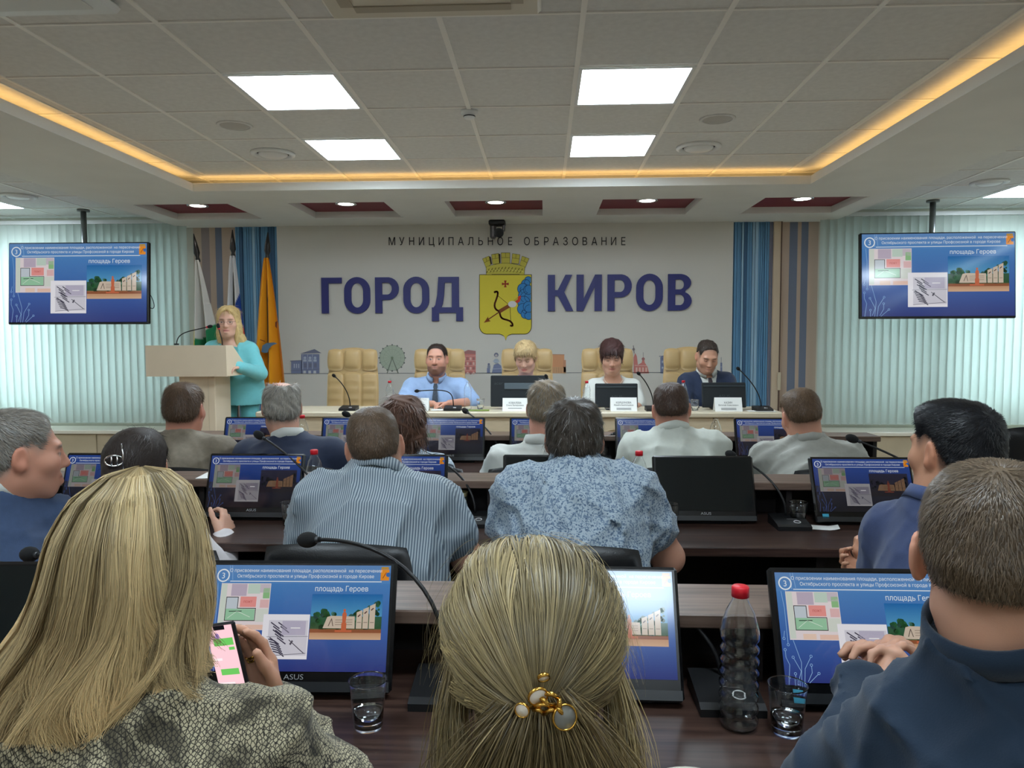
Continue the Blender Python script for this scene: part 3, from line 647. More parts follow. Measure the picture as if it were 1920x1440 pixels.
# --- small city prints along the base line
def wprint(label, fn, u, name='wall_print'):
    fl = Flat(); fn(fl); fl.C = [tuple(np.array(c)*.68+.17) for c in fl.C]; p = np.array(at(u, 700, YP)); p[1] = YP; me = fl.mesh(name, M_print, lambda V: wallconv(.003)(V) - p); o = link(name, me, None, p); tag(o, label, 'wall print', 'city prints along the banner')
B1, B2, BW = (66, 92, 156), (40, 60, 116), (176, 190, 214)
wprint('thin dark line printed along the foot of the banner', lambda f: f.line([(529, 700.5), (1364, 698)], 1.1, (52, 64, 72), 0), 900)
def theatre(f):
    f.rect(546, 677, 566, 700, B1); f.rect(565, 664, 599, 700, B1); f.poly([(563, 663), (590, 654.5), (603, 662)], B2, 1); f.line([(545, 677), (566, 676)], 1.6, B2, 1)
    for k in range(3): f.line([(568+k*9, 665), (568+k*9, 692)], .9, BW, 1); f.disc((572+k*9.5, 671), 2.6, BW, 1); f.rect(569+k*9.5, 674, 575+k*9.5, 678, BW, 2); f.rect(570+k*9.5, 681, 575+k*9.5, 689, B2, 1); f.rect(569+k*9.5, 695, 574+k*9.5, 700, (205, 212, 220), 2)
    for k in range(3): f.rect(551+k*4.2, 682, 553+k*4.2, 690, BW, 1)
    f.line([(546, 695), (599, 692)], 1, B2, 1)
wprint('blue print of a gabled theatre beside the orange flag', theatre, 570)
def wheel(f):
    c = (735.5, 671); f.disc(c, 23.5, (168, 186, 160), 0, 32); f.ring(c, 23.5, .8, (110, 132, 104), 1, 40); f.ring(c, 16, .5, (140, 162, 130), 1, 30)
    for k in range(16):
        a = 2*math.pi*k/16; f.line([c, (c[0]+23*math.cos(a), c[1]+23*math.sin(a))], .4, (132, 156, 124), 1); f.disc((c[0]+24.5*math.cos(a), c[1]+24.5*math.sin(a)), 1.5, (40, 60, 52), 2, 8)
    f.line([c, (726, 700)], 1.6, (58, 84, 44), 3); f.line([c, (747, 700)], 1.6, (58, 84, 44), 3); f.disc(c, 2.4, (72, 110, 46), 4, 12)
wprint('green print of a ferris wheel between the empty chair and the bearded man', wheel, 735)
RD, RD2 = (214, 82, 62), (160, 44, 36)
def redhouse(f):
    f.rect(862, 662, 892, 700, RD); f.poly([(862, 663), (878, 656), (892, 658), (892, 664)], RD2, 1)
    for r_ in range(4):
        f.line([(862, 668+r_*9), (892, 667+r_*9)], .8, (236, 180, 164), 1)
        for k in range(5): f.rect(864+k*5.6, 670+r_*9, 867.5+k*5.6, 675+r_*9, (238, 190, 176) if (k+r_) % 2 else RD2, 2)
wprint('red print of a merchant house right of the bearded man', redhouse, 877)
def lady(f):
    f.poly([(922, 700), (926, 684), (934, 681), (940, 686), (941, 700)], B1); f.disc((930.5, 677), 5, (150, 168, 190), 1, 14, 4.5); f.disc((930.5, 665.5), 4.2, B2, 1); f.disc((930.5, 666.5), 2.4, (190, 180, 176), 2)
    f.line([(922, 692), (941, 691)], .9, BW, 2); f.line([(924, 677), (937, 678)], 1.1, BW, 2); f.rect(913, 690, 919, 700, B1); f.disc((916.5, 683), 2.2, B2, 1); f.rect(914, 685, 919.5, 691, (90, 112, 150), 1)
wprint('blue print of a lady in a wide skirt with a child', lady, 930)
wprint('orange print of a blocky building right of the blonde woman', lambda f: (f.rect(1030, 665, 1058, 700, (226, 138, 34)), f.rect(1056, 675, 1061, 698, (206, 118, 26), 1), f.rect(1032, 688, 1061, 700, (214, 148, 58), 1), *[f.line([(1034+k*4.5, 689), (1034+k*4.5, 699)], .7, (180, 108, 30), 2) for k in range(6)], f.line([(1036, 664.6), (1058, 665)], 1.2, (186, 106, 22), 2)), 1045)
def church(f):
    f.poly([(1188, 700), (1188, 670), (1191, 662), (1194, 668), (1196, 684), (1203, 680), (1206, 668), (1209, 680), (1214, 688), (1217, 700)], RD); f.line([(1189, 662), (1187.5, 648)], 1.4, (110, 92, 92), 1); f.disc((1188, 655), 2.6, (122, 100, 104), 1); f.disc((1206, 673), 3, RD2, 1); f.line([(1206, 670), (1206, 661)], .9, (120, 100, 100), 1)
    for k in range(4): f.rect(1192+k*6, 689, 1195+k*6, 697, (236, 190, 170), 2)
    f.line([(1190, 685), (1215, 686)], .9, (240, 200, 186), 2)
wprint('red print of a domed church behind the dark-haired woman', church, 1202)
def tower(f):
    f.poly([(1238, 700), (1238, 670), (1243, 666.5), (1262, 666.5), (1262, 700)], B1); f.line([(1236, 668), (1262, 667)], 1.2, B2, 1)
    for r_ in range(5):
        for k in range(4): f.rect(1240.5+k*5, 671+r_*5.6, 1243.5+k*5, 674.5+r_*5.6, BW if (r_+k) % 2 else B2, 2)
wprint('blue print of a round-cornered block left of the man in the navy suit', tower, 1250)
wprint('thin blue print of a spire behind the man in the navy suit', lambda f: (f.line([(1352, 670), (1352, 682)], .8, B2), f.rect(1350.5, 680, 1354, 700, B1), f.line([(1350, 688), (1354.5, 688)], .8, BW, 1)), 1352)

# ================================================================== the slide shown on every screen
def slide(name, power, dim=False, cyr=True):
    """16 x 9 units, y down; built once and shared"""
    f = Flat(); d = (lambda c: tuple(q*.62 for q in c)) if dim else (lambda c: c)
    if dim: f.grad(0, 0, 16, 4.6, (44, 78, 158), (34, 54, 112)); f.grad(0, 4.6, 16, 9, (40, 42, 58), (22, 22, 30))  # dim copy: darkening from the oblique view is put into the colours
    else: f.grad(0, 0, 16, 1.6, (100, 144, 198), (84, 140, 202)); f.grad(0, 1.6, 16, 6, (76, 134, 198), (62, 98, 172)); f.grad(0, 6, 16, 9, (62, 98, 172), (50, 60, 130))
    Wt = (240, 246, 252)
    f.ring((.82, .92), .52, .11, Wt, 2); f.text('3', (.82, .92), .72, Wt, 2, .02)
    f.line([(1.5, 1.42), (15.2, 1.42)], .07, Wt, 1)
    f.text('О присвоении наименования площади, расположенной  на пересечении', (8.3, .46), .42, Wt, 2, .006, .93); f.text('Октябрьского проспекта и улицы Профсоюзной в городе Кирове', (8.3, .95), .42, Wt, 2, .006, .93)
    f.rect(15.1, .35, 15.86, 1.3, (240, 150, 40), 2); f.rect(15.14, .12, 15.8, .33, (196, 150, 60), 2); f.disc((15.78, .8), .2, (60, 110, 180), 3); f.line([(15.3, 1.1), (15.6, .6)], .06, (150, 60, 30), 3)
    # circuit motif
    cc = (150, 190, 236) if not dim else (70, 96, 160)
    for P in ([(.3, 9), (.5, 7.6), (.25, 7), (.25, 6.5)], [(.9, 9), (.9, 8.4)], [(1.1, 8.9), (1.4, 8.1), (.9, 7.1)], [(1.35, 9), (1.5, 7.4), (1.0, 5.6)], [(1.6, 9), (1.75, 7.9), (2.3, 7)], [(1.9, 8.9), (2.3, 8.2), (2.3, 7.7)], [(2.0, 9), (2.8, 8.3)], [(.55, 5.9), (.55, 3), (.4, 1.6)], [(.78, 5.6), (.78, 1.5)], [(1.35, 1.4), (1.35, .05)], [(1.7, 1.3), (1.55, .05)], [(.25, 5.4), (.35, 4.9)]):
        f.line(P, .045, cc, 1)
    for c in ((.25, 6.4), (.9, 8.3), (.85, 7.0), (2.35, 6.9), (2.3, 7.6), (2.85, 8.25), (.55, 6.), (.25, 5.5)): f.ring(c, .1, .04, cc, 1, 10)
    # left map
    f.rect(.75, 1.6, 5.25, 5.6, d((238, 226, 228)), 2)
    for (a, b, c, e), col in (((1.7, 1.65, 3.1, 2.7), (196, 182, 200)), ((3.2, 1.65, 4.3, 2.5), (200, 220, 206)), ((4.3, 1.65, 5.2, 2.4), (206, 196, 206)), ((4.6, 2.0, 5.2, 2.9), (146, 196, 140)), ((2.6, 2.75, 4.05, 3.65), (240, 156, 150)), ((4.4, 3.0, 5.2, 3.7), (232, 190, 190)), ((1.35, 2.8, 2.4, 3.8), (204, 214, 222)), ((1.35, 3.8, 4.0, 4.8), (158, 208, 172)), ((.8, 1.65, 1.3, 5.5), (216, 226, 214)), ((1.9, 5.1, 3.0, 5.55), (242, 212, 192)), ((3.3, 5.15, 5.2, 5.55), (240, 202, 184)), ((4.1, 3.8, 5.2, 4.9), (220, 226, 216))): f.rect(a, b, c, e, d(col), 3)
    f.line([(1.35, 2.8), (2.4, 2.8), (2.4, 3.75), (4.05, 3.75), (4.05, 4.8), (1.35, 4.8), (1.35, 2.8)], .06, (40, 44, 46), 4); f.line([(1.6, 4.6), (2.4, 4.0), (3.6, 4.5)], .05, d((220, 240, 220)), 4); f.text('ПОЖТ', (3.3, 3.2), .26, (180, 60, 60), 4); f.line([(1.7, 4.02), (2.8, 4.0)], .07, (50, 70, 60), 4)
    # right map
    f.rect(4.85, 4.25, 9.0, 8.0, d((246, 244, 250)), 5); f.rect(5.4, 4.75, 8.9, 7.7, d((218, 216, 226)), 6); f.rect(6.6, 4.8, 8.7, 6.0, d((192, 186, 206)), 7); f.line([(5.3, 6.15), (8.95, 6.1)], .05, d((150, 150, 160)), 7); f.line([(7.4, 5.4), (8.2, 5.4)], .08, (250, 250, 250), 8)
    for k in range(9): x = 5.6+.22*(k % 5); y = 4.95+.62*(k//5)+.55*(k % 3)*.6; f.line([(x, y), (x+.75, y+.5)], .1, (70, 66, 84), 7)
    for k in range(6): x = 5.5+.1*k; y = 6.35+.2*k; f.line([(x, y), (x+.5, y+.12), (x+.95, y+.42)], .09, (62, 58, 78), 7)
    f.line([(7.3, 6.4), (8.3, 7.2), (8.7, 7.5)], .07, (80, 78, 92), 7); f.line([(7.6, 6.5), (7.45, 6.75)], .16, (80, 78, 92), 7); f.line([(5.4, 7.75), (8.85, 7.5)], .05, (120, 118, 130), 7)
    # photograph of the square
    f.text('площадь Героев', (11.65, 2.02), .64, Wt, 3, .0, .94)
    x0, x1, y0, y1 = 9.05, 15.4, 2.5, 6.35; rr = random.Random(5)
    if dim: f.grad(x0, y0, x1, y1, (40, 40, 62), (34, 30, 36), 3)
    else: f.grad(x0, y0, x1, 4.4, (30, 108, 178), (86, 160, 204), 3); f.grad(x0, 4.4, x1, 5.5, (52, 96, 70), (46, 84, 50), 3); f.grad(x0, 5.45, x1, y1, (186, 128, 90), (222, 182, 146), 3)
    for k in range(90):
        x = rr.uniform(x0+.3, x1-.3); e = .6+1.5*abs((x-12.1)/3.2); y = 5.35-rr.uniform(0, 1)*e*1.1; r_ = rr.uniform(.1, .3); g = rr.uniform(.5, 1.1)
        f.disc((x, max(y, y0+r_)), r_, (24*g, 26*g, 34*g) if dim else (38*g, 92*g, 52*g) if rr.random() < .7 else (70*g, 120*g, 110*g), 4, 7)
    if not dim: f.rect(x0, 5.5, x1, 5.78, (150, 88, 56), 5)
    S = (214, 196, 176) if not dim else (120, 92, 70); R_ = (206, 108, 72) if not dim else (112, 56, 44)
    f.poly([(10.2, 5.4), (10.55, 4.45), (10.9, 4.35), (13.0, 4.4), (13.05, 5.42)], S, 6); f.line([(10.7, 5.2), (10.95, 4.6), (11.1, 5.2)], .07, (110, 96, 88), 7)
    for k in range(3): f.line([(11.3, 4.7+.2*k), (12.8, 4.68+.2*k)], .05, (150, 132, 118) if not dim else (80, 62, 50), 7)
    for k, (xa, h1, h2) in enumerate(((13.15, 4.05, 3.85), (13.72, 3.78, 3.58), (14.3, 3.5, 3.28))): f.poly([(xa, 5.42), (xa, h1), (xa+.5, h2), (xa+.5, 5.42)], S, 6); f.line([(xa+.15, h1+.35), (xa+.32, h1+.2)], .1, (90, 60, 60), 7); f.line([(xa+.1, 4.9), (xa+.4, 4.9)], .06, (150, 134, 120) if not dim else (80, 62, 50), 7)
    f.rect(11.85, 4.95, 12.3, 5.55, R_, 8); f.rect(11.3, 5.55, 12.8, 5.72, R_, 8); f.poly([(11.92, 4.95), (11.88, 4.2), (12.0, 4.0), (12.16, 4.0), (12.28, 4.2), (12.22, 4.95)], R_, 8); f.disc((12.07, 3.88), .12, R_, 8, 10)
    if cyr: pass
    m = bpy.data.materials.new('slide_light'); m.use_nodes = True; nt = m.node_tree; nt.nodes.clear()
    a = nt.nodes.new('ShaderNodeAttribute'); a.attribute_name = 'col'; e = nt.nodes.new('ShaderNodeEmission'); e.inputs[1].default_value = power; g = nt.nodes.new('ShaderNodeBsdfGlossy'); g.inputs['Roughness'].default_value = .12; g.inputs[0].default_value = (.045, .045, .045, 1)
    ad = nt.nodes.new('ShaderNodeAddShader'); ou = nt.nodes.new('ShaderNodeOutputMaterial'); nt.links.new(a.outputs[0], e.inputs[0]); nt.links.new(e.outputs[0], ad.inputs[0]); nt.links.new(g.outputs[0], ad.inputs[1]); nt.links.new(ad.outputs[0], ou.inputs[0])
    V = np.array(f.V); return f, m
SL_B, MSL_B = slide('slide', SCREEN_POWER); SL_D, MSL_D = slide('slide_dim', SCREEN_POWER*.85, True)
def slide_mesh(fl, m, w, h, lay):
    """faces -y; centred on its middle"""
    return fl.mesh('screen_image', m, lambda V: np.stack([(V[:, 0]/16-.5)*w, -V[:, 2]*lay, (.5-V[:, 1]/9)*h], 1))
# ---- the two hanging wall screens
def tv(label, c, yaw, tilt, pole_top):
    o = thing('wall_screen', label, 'television', c, yaw); W, H = 1.45, .835
    R = Rx(-tilt)
    b = MB().box((0, .03, 0), (W, .05, H), bev=.008).box((0, .075, -.05), (.9, .05, .5), bev=.01).build('housing', M_blackg, o); b.rotation_euler = (-tilt, 0, 0)
    s = link('screen_image', slide_mesh(SL_B, MSL_B, W-.03, H-.035, .0004), o, (0, .002, 0), (-tilt, 0, 0)); s.location = R @ Vector((0, -.0005, .004))
    MB().tube([(0, .14, -.1), (0, .14, pole_top-c[2])], .028, 14).build('pole', M_grey, o); MB().lathe([(0, pole_top-c[2]-.02), (.06, pole_top-c[2]-.02), (.06, pole_top-c[2]), (0, pole_top-c[2])], (0, .14, 0), 18).build('ceiling_plate', M_grey, o)
    MB().box((0, .105, -.02), (.3, .05, .2)).build('bracket', M_black, o)
    cb = MB().tube(bez((W/2-.02, .05, -.1), (W/2+.04, .06, -.2), (W/2+.04, .06, -.3), (W/2-.03, .05, -.24), 10), .004, 6).build('cable', M_black, o)
YT = 7.28
cL = (at(8, 457, YT)+at(277, 605, YT))/2; cR = (at(1622, 440, YT)+at(1895, 592, YT))/2
tv('wall screen hanging on the left, showing the slide', (cL[0]+.02, YT, cL[2]), .02, .07, CEIL); tv('wall screen hanging on the right, showing the slide', (cR[0], YT, cR[2]), -.03, .07, CEIL)
# ================================================================== furniture and props
M_wenge = wood_mat('dark_wenge', (44, 30, 26), (74, 54, 46), .32, 0, 3., coat=.15)
M_wengeSheen = wood_mat('wenge_ledge_sheen', (88, 70, 60), (122, 102, 90), .38, 0, 3.)  # lighter than the desktop: window reflection put into the ledge colour
M_dark = mat('dark_panel', (24, 18, 17), .6)
ZD, ZL = .72, .86
def row_desk(label, yf, xa, xb, sections):
    o = thing('long_desk', label, 'desk', ((xa+xb)/2, yf, 0)); L = xb-xa; h = L/2
    MB().bx(-h, h, 0, .5, ZD-.03, ZD, 0, .003).build('desktop', M_wenge, o)
    MB().bx(-h, h, .345, .52, ZL-.028, ZL, 0, .003).build('ledge', M_wengeSheen, o)
    MB().bx(-h+.02, h-.02, .49, .51, .06, ZL-.028).build('back_panel', M_dark, o)
    for k in range(sections+1):
        x = -h+.02+k*(L-.04)/sections; MB().bx(x-.012, x+.012, .06, .49, 0, ZD-.03).build('side_panel', M_dark, o); MB().bx(x-.01, x+.01, .37, .49, ZD, ZL-.028).build('riser', M_dark, o)
    return o
ROWY = {1: 3.575, 2: 2.30, 3: 1.02}
row_desk('dark wood desk of the far row, facing the presidium', ROWY[1], -2.05, 1.78, 4); row_desk('dark wood desk of the middle row with a raised ledge', ROWY[2], -2.4, 2.0, 4); row_desk('dark wood desk of the nearest row, wood grain in front', ROWY[3], -1.75, 1.5, 3)
# ---- touch monitors
MW, MH = .362, .238
mon_house = MB().box((0, .009, MH/2), (MW, .018, MH), bev=.006).box((0, .024, MH*.3), (MW*.7, .014, MH*.5), bev=.006).mesh('housing', M_blackg)
mon_foot = MB().box((0, .075, .004), (MW*.7, .12, .008), bev=.003).box((0, .105, .06), (.16, .012, .12), Rx(-.5), bev=.003).mesh('stand', M_black)
mon_chin = MB().bx(-MW/2+.004, MW/2-.004, -.0025, .0, .003, .02).mesh('chin_strip', mat('chin_grey', (44, 46, 48), .3))
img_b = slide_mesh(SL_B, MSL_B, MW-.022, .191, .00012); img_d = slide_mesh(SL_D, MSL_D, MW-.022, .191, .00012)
img_off = MB().bx(-MW/2+.011, MW/2-.011, -.001, 0, -.0955, .0955).mesh('screen_image', mat('dark_screen', (16, 22, 24), .12, spec=.6))
_v, _f = text_mesh('ASUS', .013, .0006, sx=1.25)
mon_logo = mesh_np('logo', np.stack([_v[:, 0], 0*_v[:, 0], _v[:, 1]], 1), _f, [mat('logo_grey', (150, 152, 154), .4)])
sticker = MB().bx(-.011, .011, -.0006, 0, -.008, .008).mesh('sticker', mat('sticker_cyan', (54, 150, 178), .5))
def monitor(label, x, y, img, tilt=.42, rz=0., grp='row monitors', stick=False, z=ZD, logo=True):
    o = thing('touch_monitor', label, 'monitor', (x, y, z), rz, grp)
    p = link('panel', mon_house, o, (0, 0, .012), (-tilt, 0, 0)); s = link('screen_image', img, p, (0, -.0012, MH/2+.014)); link('chin_strip', mon_chin, p)
    if logo: link('logo', mon_logo, p, (0, -.0018, .0285))
    link('stand', mon_foot, o)
    if stick: link('sticker', sticker, p, (-MW/2+.034, -.0019, .022))
    return o
RX3 = {'far': (-1.08, 'dark monitor at the left edge of the nearest desk'), 'b': (-.455, 'monitor with the slide behind the phone of the blonde woman'), 'c': (.09, 'monitor with a glare band behind the woman with the hair clip'), 'd': (.605, 'monitor with the slide in front of the man in the navy shirt')}
Y3 = 1.285
monitor(RX3['far'][1], -1.12, Y3-.03, img_off, .38, .06); monitor(RX3['b'][1], -.462, Y3, img_b, .36, .02); monitor(RX3['c'][1], .07, Y3-.005, img_b, .46, -.02); monitor(RX3['d'][1], .6, Y3-.01, img_b, .4, -.0, stick=True, logo=False)
Y2 = 2.585
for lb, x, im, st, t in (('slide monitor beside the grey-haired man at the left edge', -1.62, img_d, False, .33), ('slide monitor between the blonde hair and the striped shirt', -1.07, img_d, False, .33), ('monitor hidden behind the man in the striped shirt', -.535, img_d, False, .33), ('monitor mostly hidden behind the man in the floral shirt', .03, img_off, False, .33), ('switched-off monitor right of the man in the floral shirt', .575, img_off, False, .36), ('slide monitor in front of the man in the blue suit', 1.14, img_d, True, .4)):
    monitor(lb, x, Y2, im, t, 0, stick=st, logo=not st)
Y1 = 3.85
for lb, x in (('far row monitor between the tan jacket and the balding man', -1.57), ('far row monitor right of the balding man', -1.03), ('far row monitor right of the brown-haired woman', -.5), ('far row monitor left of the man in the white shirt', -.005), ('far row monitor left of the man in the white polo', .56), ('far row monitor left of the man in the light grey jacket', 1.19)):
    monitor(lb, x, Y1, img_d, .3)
# ---- gooseneck microphones
M_foam = mat('foam_black', (20, 20, 21), .95, bump=.6, bscale=900)
def ball(r, L, n=12):
    return [(r*math.sin(math.pi*k/10)*1.0, -L*math.cos(math.pi*k/10)) for k in range(11)]
def mic(label, base, head, rise=.12, hr=.017, hl=.026, grp='gooseneck microphones', big=True, lean=None, bw=.115):
    base = np.array(base, float); head = np.array(head, float); o = thing('gooseneck_microphone', label, 'microphone', base, 0, grp)
    MB().prism([(-.065, 0), (.055, 0), (.055, .034), (-.05, .02), (-.065, .014)], -bw/2, bw/2, 'x').build('base', M_black, o)
    MB().tube([(.018+.011*math.cos(a), -.03+.011*math.sin(a), .0235+.0015*math.sin(a)) for a in np.linspace(0, 2*math.pi, 19)], .0014, 5).build('button_ring', mat('ring_white', (210, 210, 210), .4), o)
    MB().bx(-.01, .025, -.006, -.0045, .0265, .0275).build('brand_mark', mat('mark_grey', (130, 130, 132), .5), o)
    s = np.array([0, .035, .03]); e = head-base; d = e-s
    P = bez(s, s+np.array([0, 0, rise]), s+d*.55+np.array([0, 0, rise*.6]) if lean is None else s+np.array(lean), e, 16)
    MB().tube(P, .0042, 8).build('gooseneck', M_black, o)
    t = Vector(P[-1]-P[-2]).normalized(); ax = t.to_track_quat('Z', 'Y').to_matrix()
    MB().lathe(ball(hr, hl), e+np.array(t)*hl*.75, 14, axis=ax).build('windscreen', M_foam, o)
    MB().tube([e-np.array(t)*.014, e+np.array(t)*.004], .0065, 10).build('collar', mat('collar_grey', (70, 72, 74), .4, metal=.6), o)
def desk_mic(label, row, x, hu, hv, hy, **k):
    mic(label, (x, ROWY[row]+.335-.06, ZD), at(hu, hv, hy), **k)
mic('microphone with a large foam head before the man in the striped shirt', (-.185, 1.315, ZD), at(590, 1012, 1.5), .2, .017, .027)
mic('microphone behind the clear bottle, head turned to the clip woman', (.33, 1.315, ZD), at(1222, 1103, 1.45), .06, .017, .027)
mic('microphone at the left edge near the dark monitor', (-.80, 1.315, ZD), at(65, 1040, 1.5), .16, .017, .027)
for lb, x, u, v, y in (('microphone in front of the navy-suit back, left of the striped shirt', -.80, 492, 820, 2.7), ('microphone right of the man in the striped shirt', -.25, 822, 864, 2.78), ('microphone beside the switched-off monitor', .86, 1378, 856, 2.76), ('microphone between the grey jacket and the dark-haired man', 1.47, 1607, 826, 2.75)):
    desk_mic(lb, 2, x, u, v, y, rise=.1, hr=.016, hl=.024)
for lb, x, u, v, y in (('far row microphone above the striped-shirt man', -.80, 655, 779, 3.75), ('far row microphone in front of the desk panels', -.24, 876, 773, 4.1), ('far row microphone hidden by the white polo man', .3, 1150, 815, 3.95)):
    mic(lb, (x, ROWY[1]+.30, ZD), at(u, v, y), .09, .016, .025)
# ---- bottles and cups
M_pet = glass_mat('clear_plastic', (250, 252, 252), .02, 1.45); M_water = glass_mat('water', (244, 250, 250), .0, 1.33); M_cap = mat('red_cap', (206, 24, 40), .4)
def bottle_prof(H=.235, R=.033):
    P = [(0, .006), (R*.55, .0), (R*.9, .002), (R, .012)]
    z = .012
    for k in range(7): P += [(R, z+.004), (R*.87, z+.010), (R*.87, z+.013), (R, z+.019)]; z += .0205
    P += [(R, z+.004), (R*.98, z+.014), (R*.72, z+.044), (.014, z+.062), (.0125, z+.068), (.0125, H-.004), (.011, H-.002)]
    return P
bp = bottle_prof(); inner = [(max(r-.0007, 0), h+.0008 if i < 3 else h) for i, (r, h) in enumerate(bp)][::-1]
bot_me = MB().lathe(bp+inner[:-1]+[(0, .0068)], n=28).mesh('bottle_body', M_pet)
cap_me = MB().lathe([(0, .012), (.0125, .012), (.0145, .010), (.0145, -.006), (.0125, -.006)], n=20).mesh('cap', M_cap)
def bottle(label, p, capped=True, s=1., fill=0.):
    o = thing('water_bottle', label, 'bottle', p, 0, 'clear plastic bottles'); b = link('bottle_body', bot_me, o); b.scale = (s, s, s)
    if capped: c = link('cap', cap_me, o, (0, 0, .231*s)); c.scale = (s, s, s)
    return o
def cup_meshes(R0, R1, H, t=.0008):
    b = MB().lathe([(0, .003), (R0*.9, .002), (R0, 0), (R0*1.05, .002), (R0+(R1-R0)*.45, H*.45), (R0+(R1-R0)*.55, H*.5), (R1, H-.002), (R1+.0015, H), (R1, H+.001), (R1-t, H-.002), (R0+(R1-R0)*.55-t, H*.5), (R0+(R1-R0)*.45-t, H*.45), (R0-t, .0045), (0, .0045)], n=28).mesh('cup_wall', M_pet)
    w_ = MB().lathe([(0, .005), (R0-t*1.5, .005), (R0+(R1-R0)*.4-t*1.6, H*.4), (0, H*.4)], n=28).mesh('water', M_water); return b, w_
cupA, watA = cup_meshes(.0235, .0315, .082)
def cup(label, p, water=True):
    o = thing('plastic_cup', label, 'cup', p, 0, 'clear plastic cups'); link('cup_wall', cupA, o)
    if water: link('water', watA, o)
def on(u, v, z=ZD): return atz(u, v, z)
bottle('tall clear bottle with a red cap on the nearest desk', on(1384, 1360)); bottle('red-capped bottle left of the man in the striped shirt', (at(590, 900, 2.72)[0], 2.72, ZD)); bottle('red-capped bottle left of the switched-off monitor', (at(1198, 900, 2.72)[0], 2.72, ZD)); bottle('red-capped bottle right of the balding man in navy', (at(568, 850, 3.98)[0], 3.98, ZD)); bottle('clear bottle right of the man in the white polo', (at(1341, 850, 3.93)[0], 3.93, ZD), False)
cup('plastic cup of water before the phone monitor on the nearest desk', on(691, 1362)); cup('plastic cup of water before the navy-shirt man', on(1475, 1372)); cup('plastic cup of water left of the striped shirt', on(544, 984)); cup('plastic cup of water at the elbow of the floral shirt', on(1256, 988)); cup('empty plastic cup left of the monitor of the blue-suit man', on(1496, 984), False); cup('plastic cup between the white shirt and the white polo', (at(1131, 860, 3.9)[0], 3.9, ZD), False)
o = thing('paper_cup', 'patterned paper cup behind the elbow of the striped shirt', 'cup', on(858, 968)); MB().lathe([(0, 0), (.027, 0), (.038, .09), (.0395, .092), (.037, .092), (.026, .004), (0, .004)], n=24).build('cup_wall', mat('paper_cup_cream', (206, 198, 150), .6), o); MB().lathe([(.0282, .006), (.0372, .078)], n=24).build('printed_sleeve', mat('paper_cup_print', (62, 72, 52), .6, noise=.9, nscale=40), o)
M_paper = mat('white_paper', (232, 232, 228), .8)
def sheet(label, p, w, d, rz, n=1, name='paper_sheet', lift=0., m=None):
    V = []; F = []
    for i in range(7):
        for j in range(2): V.append((w*(i/6-.5), d*(j-.5), .001+lift*max(0, i/6-.6)**2*6))
    for i in range(6): F.append([2*i, 2*i+2, 2*i+3, 2*i+1])
    me = mesh_np(name, V+[(x, y, z-.0008) for x, y, z in V], F+[[q+14 for q in f][::-1] for f in F], [m or M_paper]); o = link(name, me, None, tuple(map(float, p)), (0, 0, rz)); tag(o, label, 'paper'); return o
sheet('folded white napkin beside the monitor of the blue-suit man', on(1545, 990), .095, .06, -.25, lift=.008, name='napkin'); sheet('white papers on the ledge left of the striped shirt', (at(425, 886, 2.72)[0], 2.73, ZL+.001), .2, .13, .1, name='paper_sheet')
o = thing('plate', 'cream plate cropped at the bottom edge beside the hair clip woman', 'plate', (atz(1278, 1436, ZD)[0], 1.005, ZD+.001)); MB().lathe([(0, .004), (.045, .004), (.07, .012), (.072, .014), (.068, .014), (.045, .007), (0, .007)], n=32).build('dish', mat('cream_dish', (226, 222, 204), .5), o)

# ---- presidium desk
PZ, PY0, PY1 = .83, 5.5, 5.98
px0, px1 = at(486, 772, PY0)[0], at(1464, 770, PY0)[0]
o = thing('presidium_desk', 'long pale wooden presidium desk with arched front panels', 'desk', ((px0+px1)/2, PY0, .1)); hw = (px1-px0)/2; zt = PZ-.1
MB().bx(-hw-.02, hw+.02, -.03, PY1-PY0, zt-.04, zt, 0, .008).build('desktop', M_cream, o)
MB().bx(-hw, hw, .02, .04, 0, zt-.04).build('apron', mat('dark_beige2', (120, 104, 82), .7), o)  # darker beige board behind the front panels
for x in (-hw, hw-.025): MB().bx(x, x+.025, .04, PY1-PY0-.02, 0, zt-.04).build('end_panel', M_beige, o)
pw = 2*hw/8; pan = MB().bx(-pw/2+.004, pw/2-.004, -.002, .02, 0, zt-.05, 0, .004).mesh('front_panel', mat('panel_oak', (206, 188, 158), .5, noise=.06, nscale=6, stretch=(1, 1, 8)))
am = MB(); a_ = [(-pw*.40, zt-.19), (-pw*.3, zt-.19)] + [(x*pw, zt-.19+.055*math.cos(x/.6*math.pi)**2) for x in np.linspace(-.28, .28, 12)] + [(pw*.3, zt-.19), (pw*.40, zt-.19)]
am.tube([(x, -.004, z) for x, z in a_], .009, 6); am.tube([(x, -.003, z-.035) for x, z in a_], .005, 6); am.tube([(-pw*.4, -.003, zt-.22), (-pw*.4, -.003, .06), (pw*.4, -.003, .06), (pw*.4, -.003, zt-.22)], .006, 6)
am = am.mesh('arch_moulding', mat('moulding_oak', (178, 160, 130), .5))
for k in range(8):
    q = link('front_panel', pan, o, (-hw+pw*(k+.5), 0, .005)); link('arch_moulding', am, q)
def ond(u, v): return at(u, v, 5.62) if False else atz(u, v, PZ)
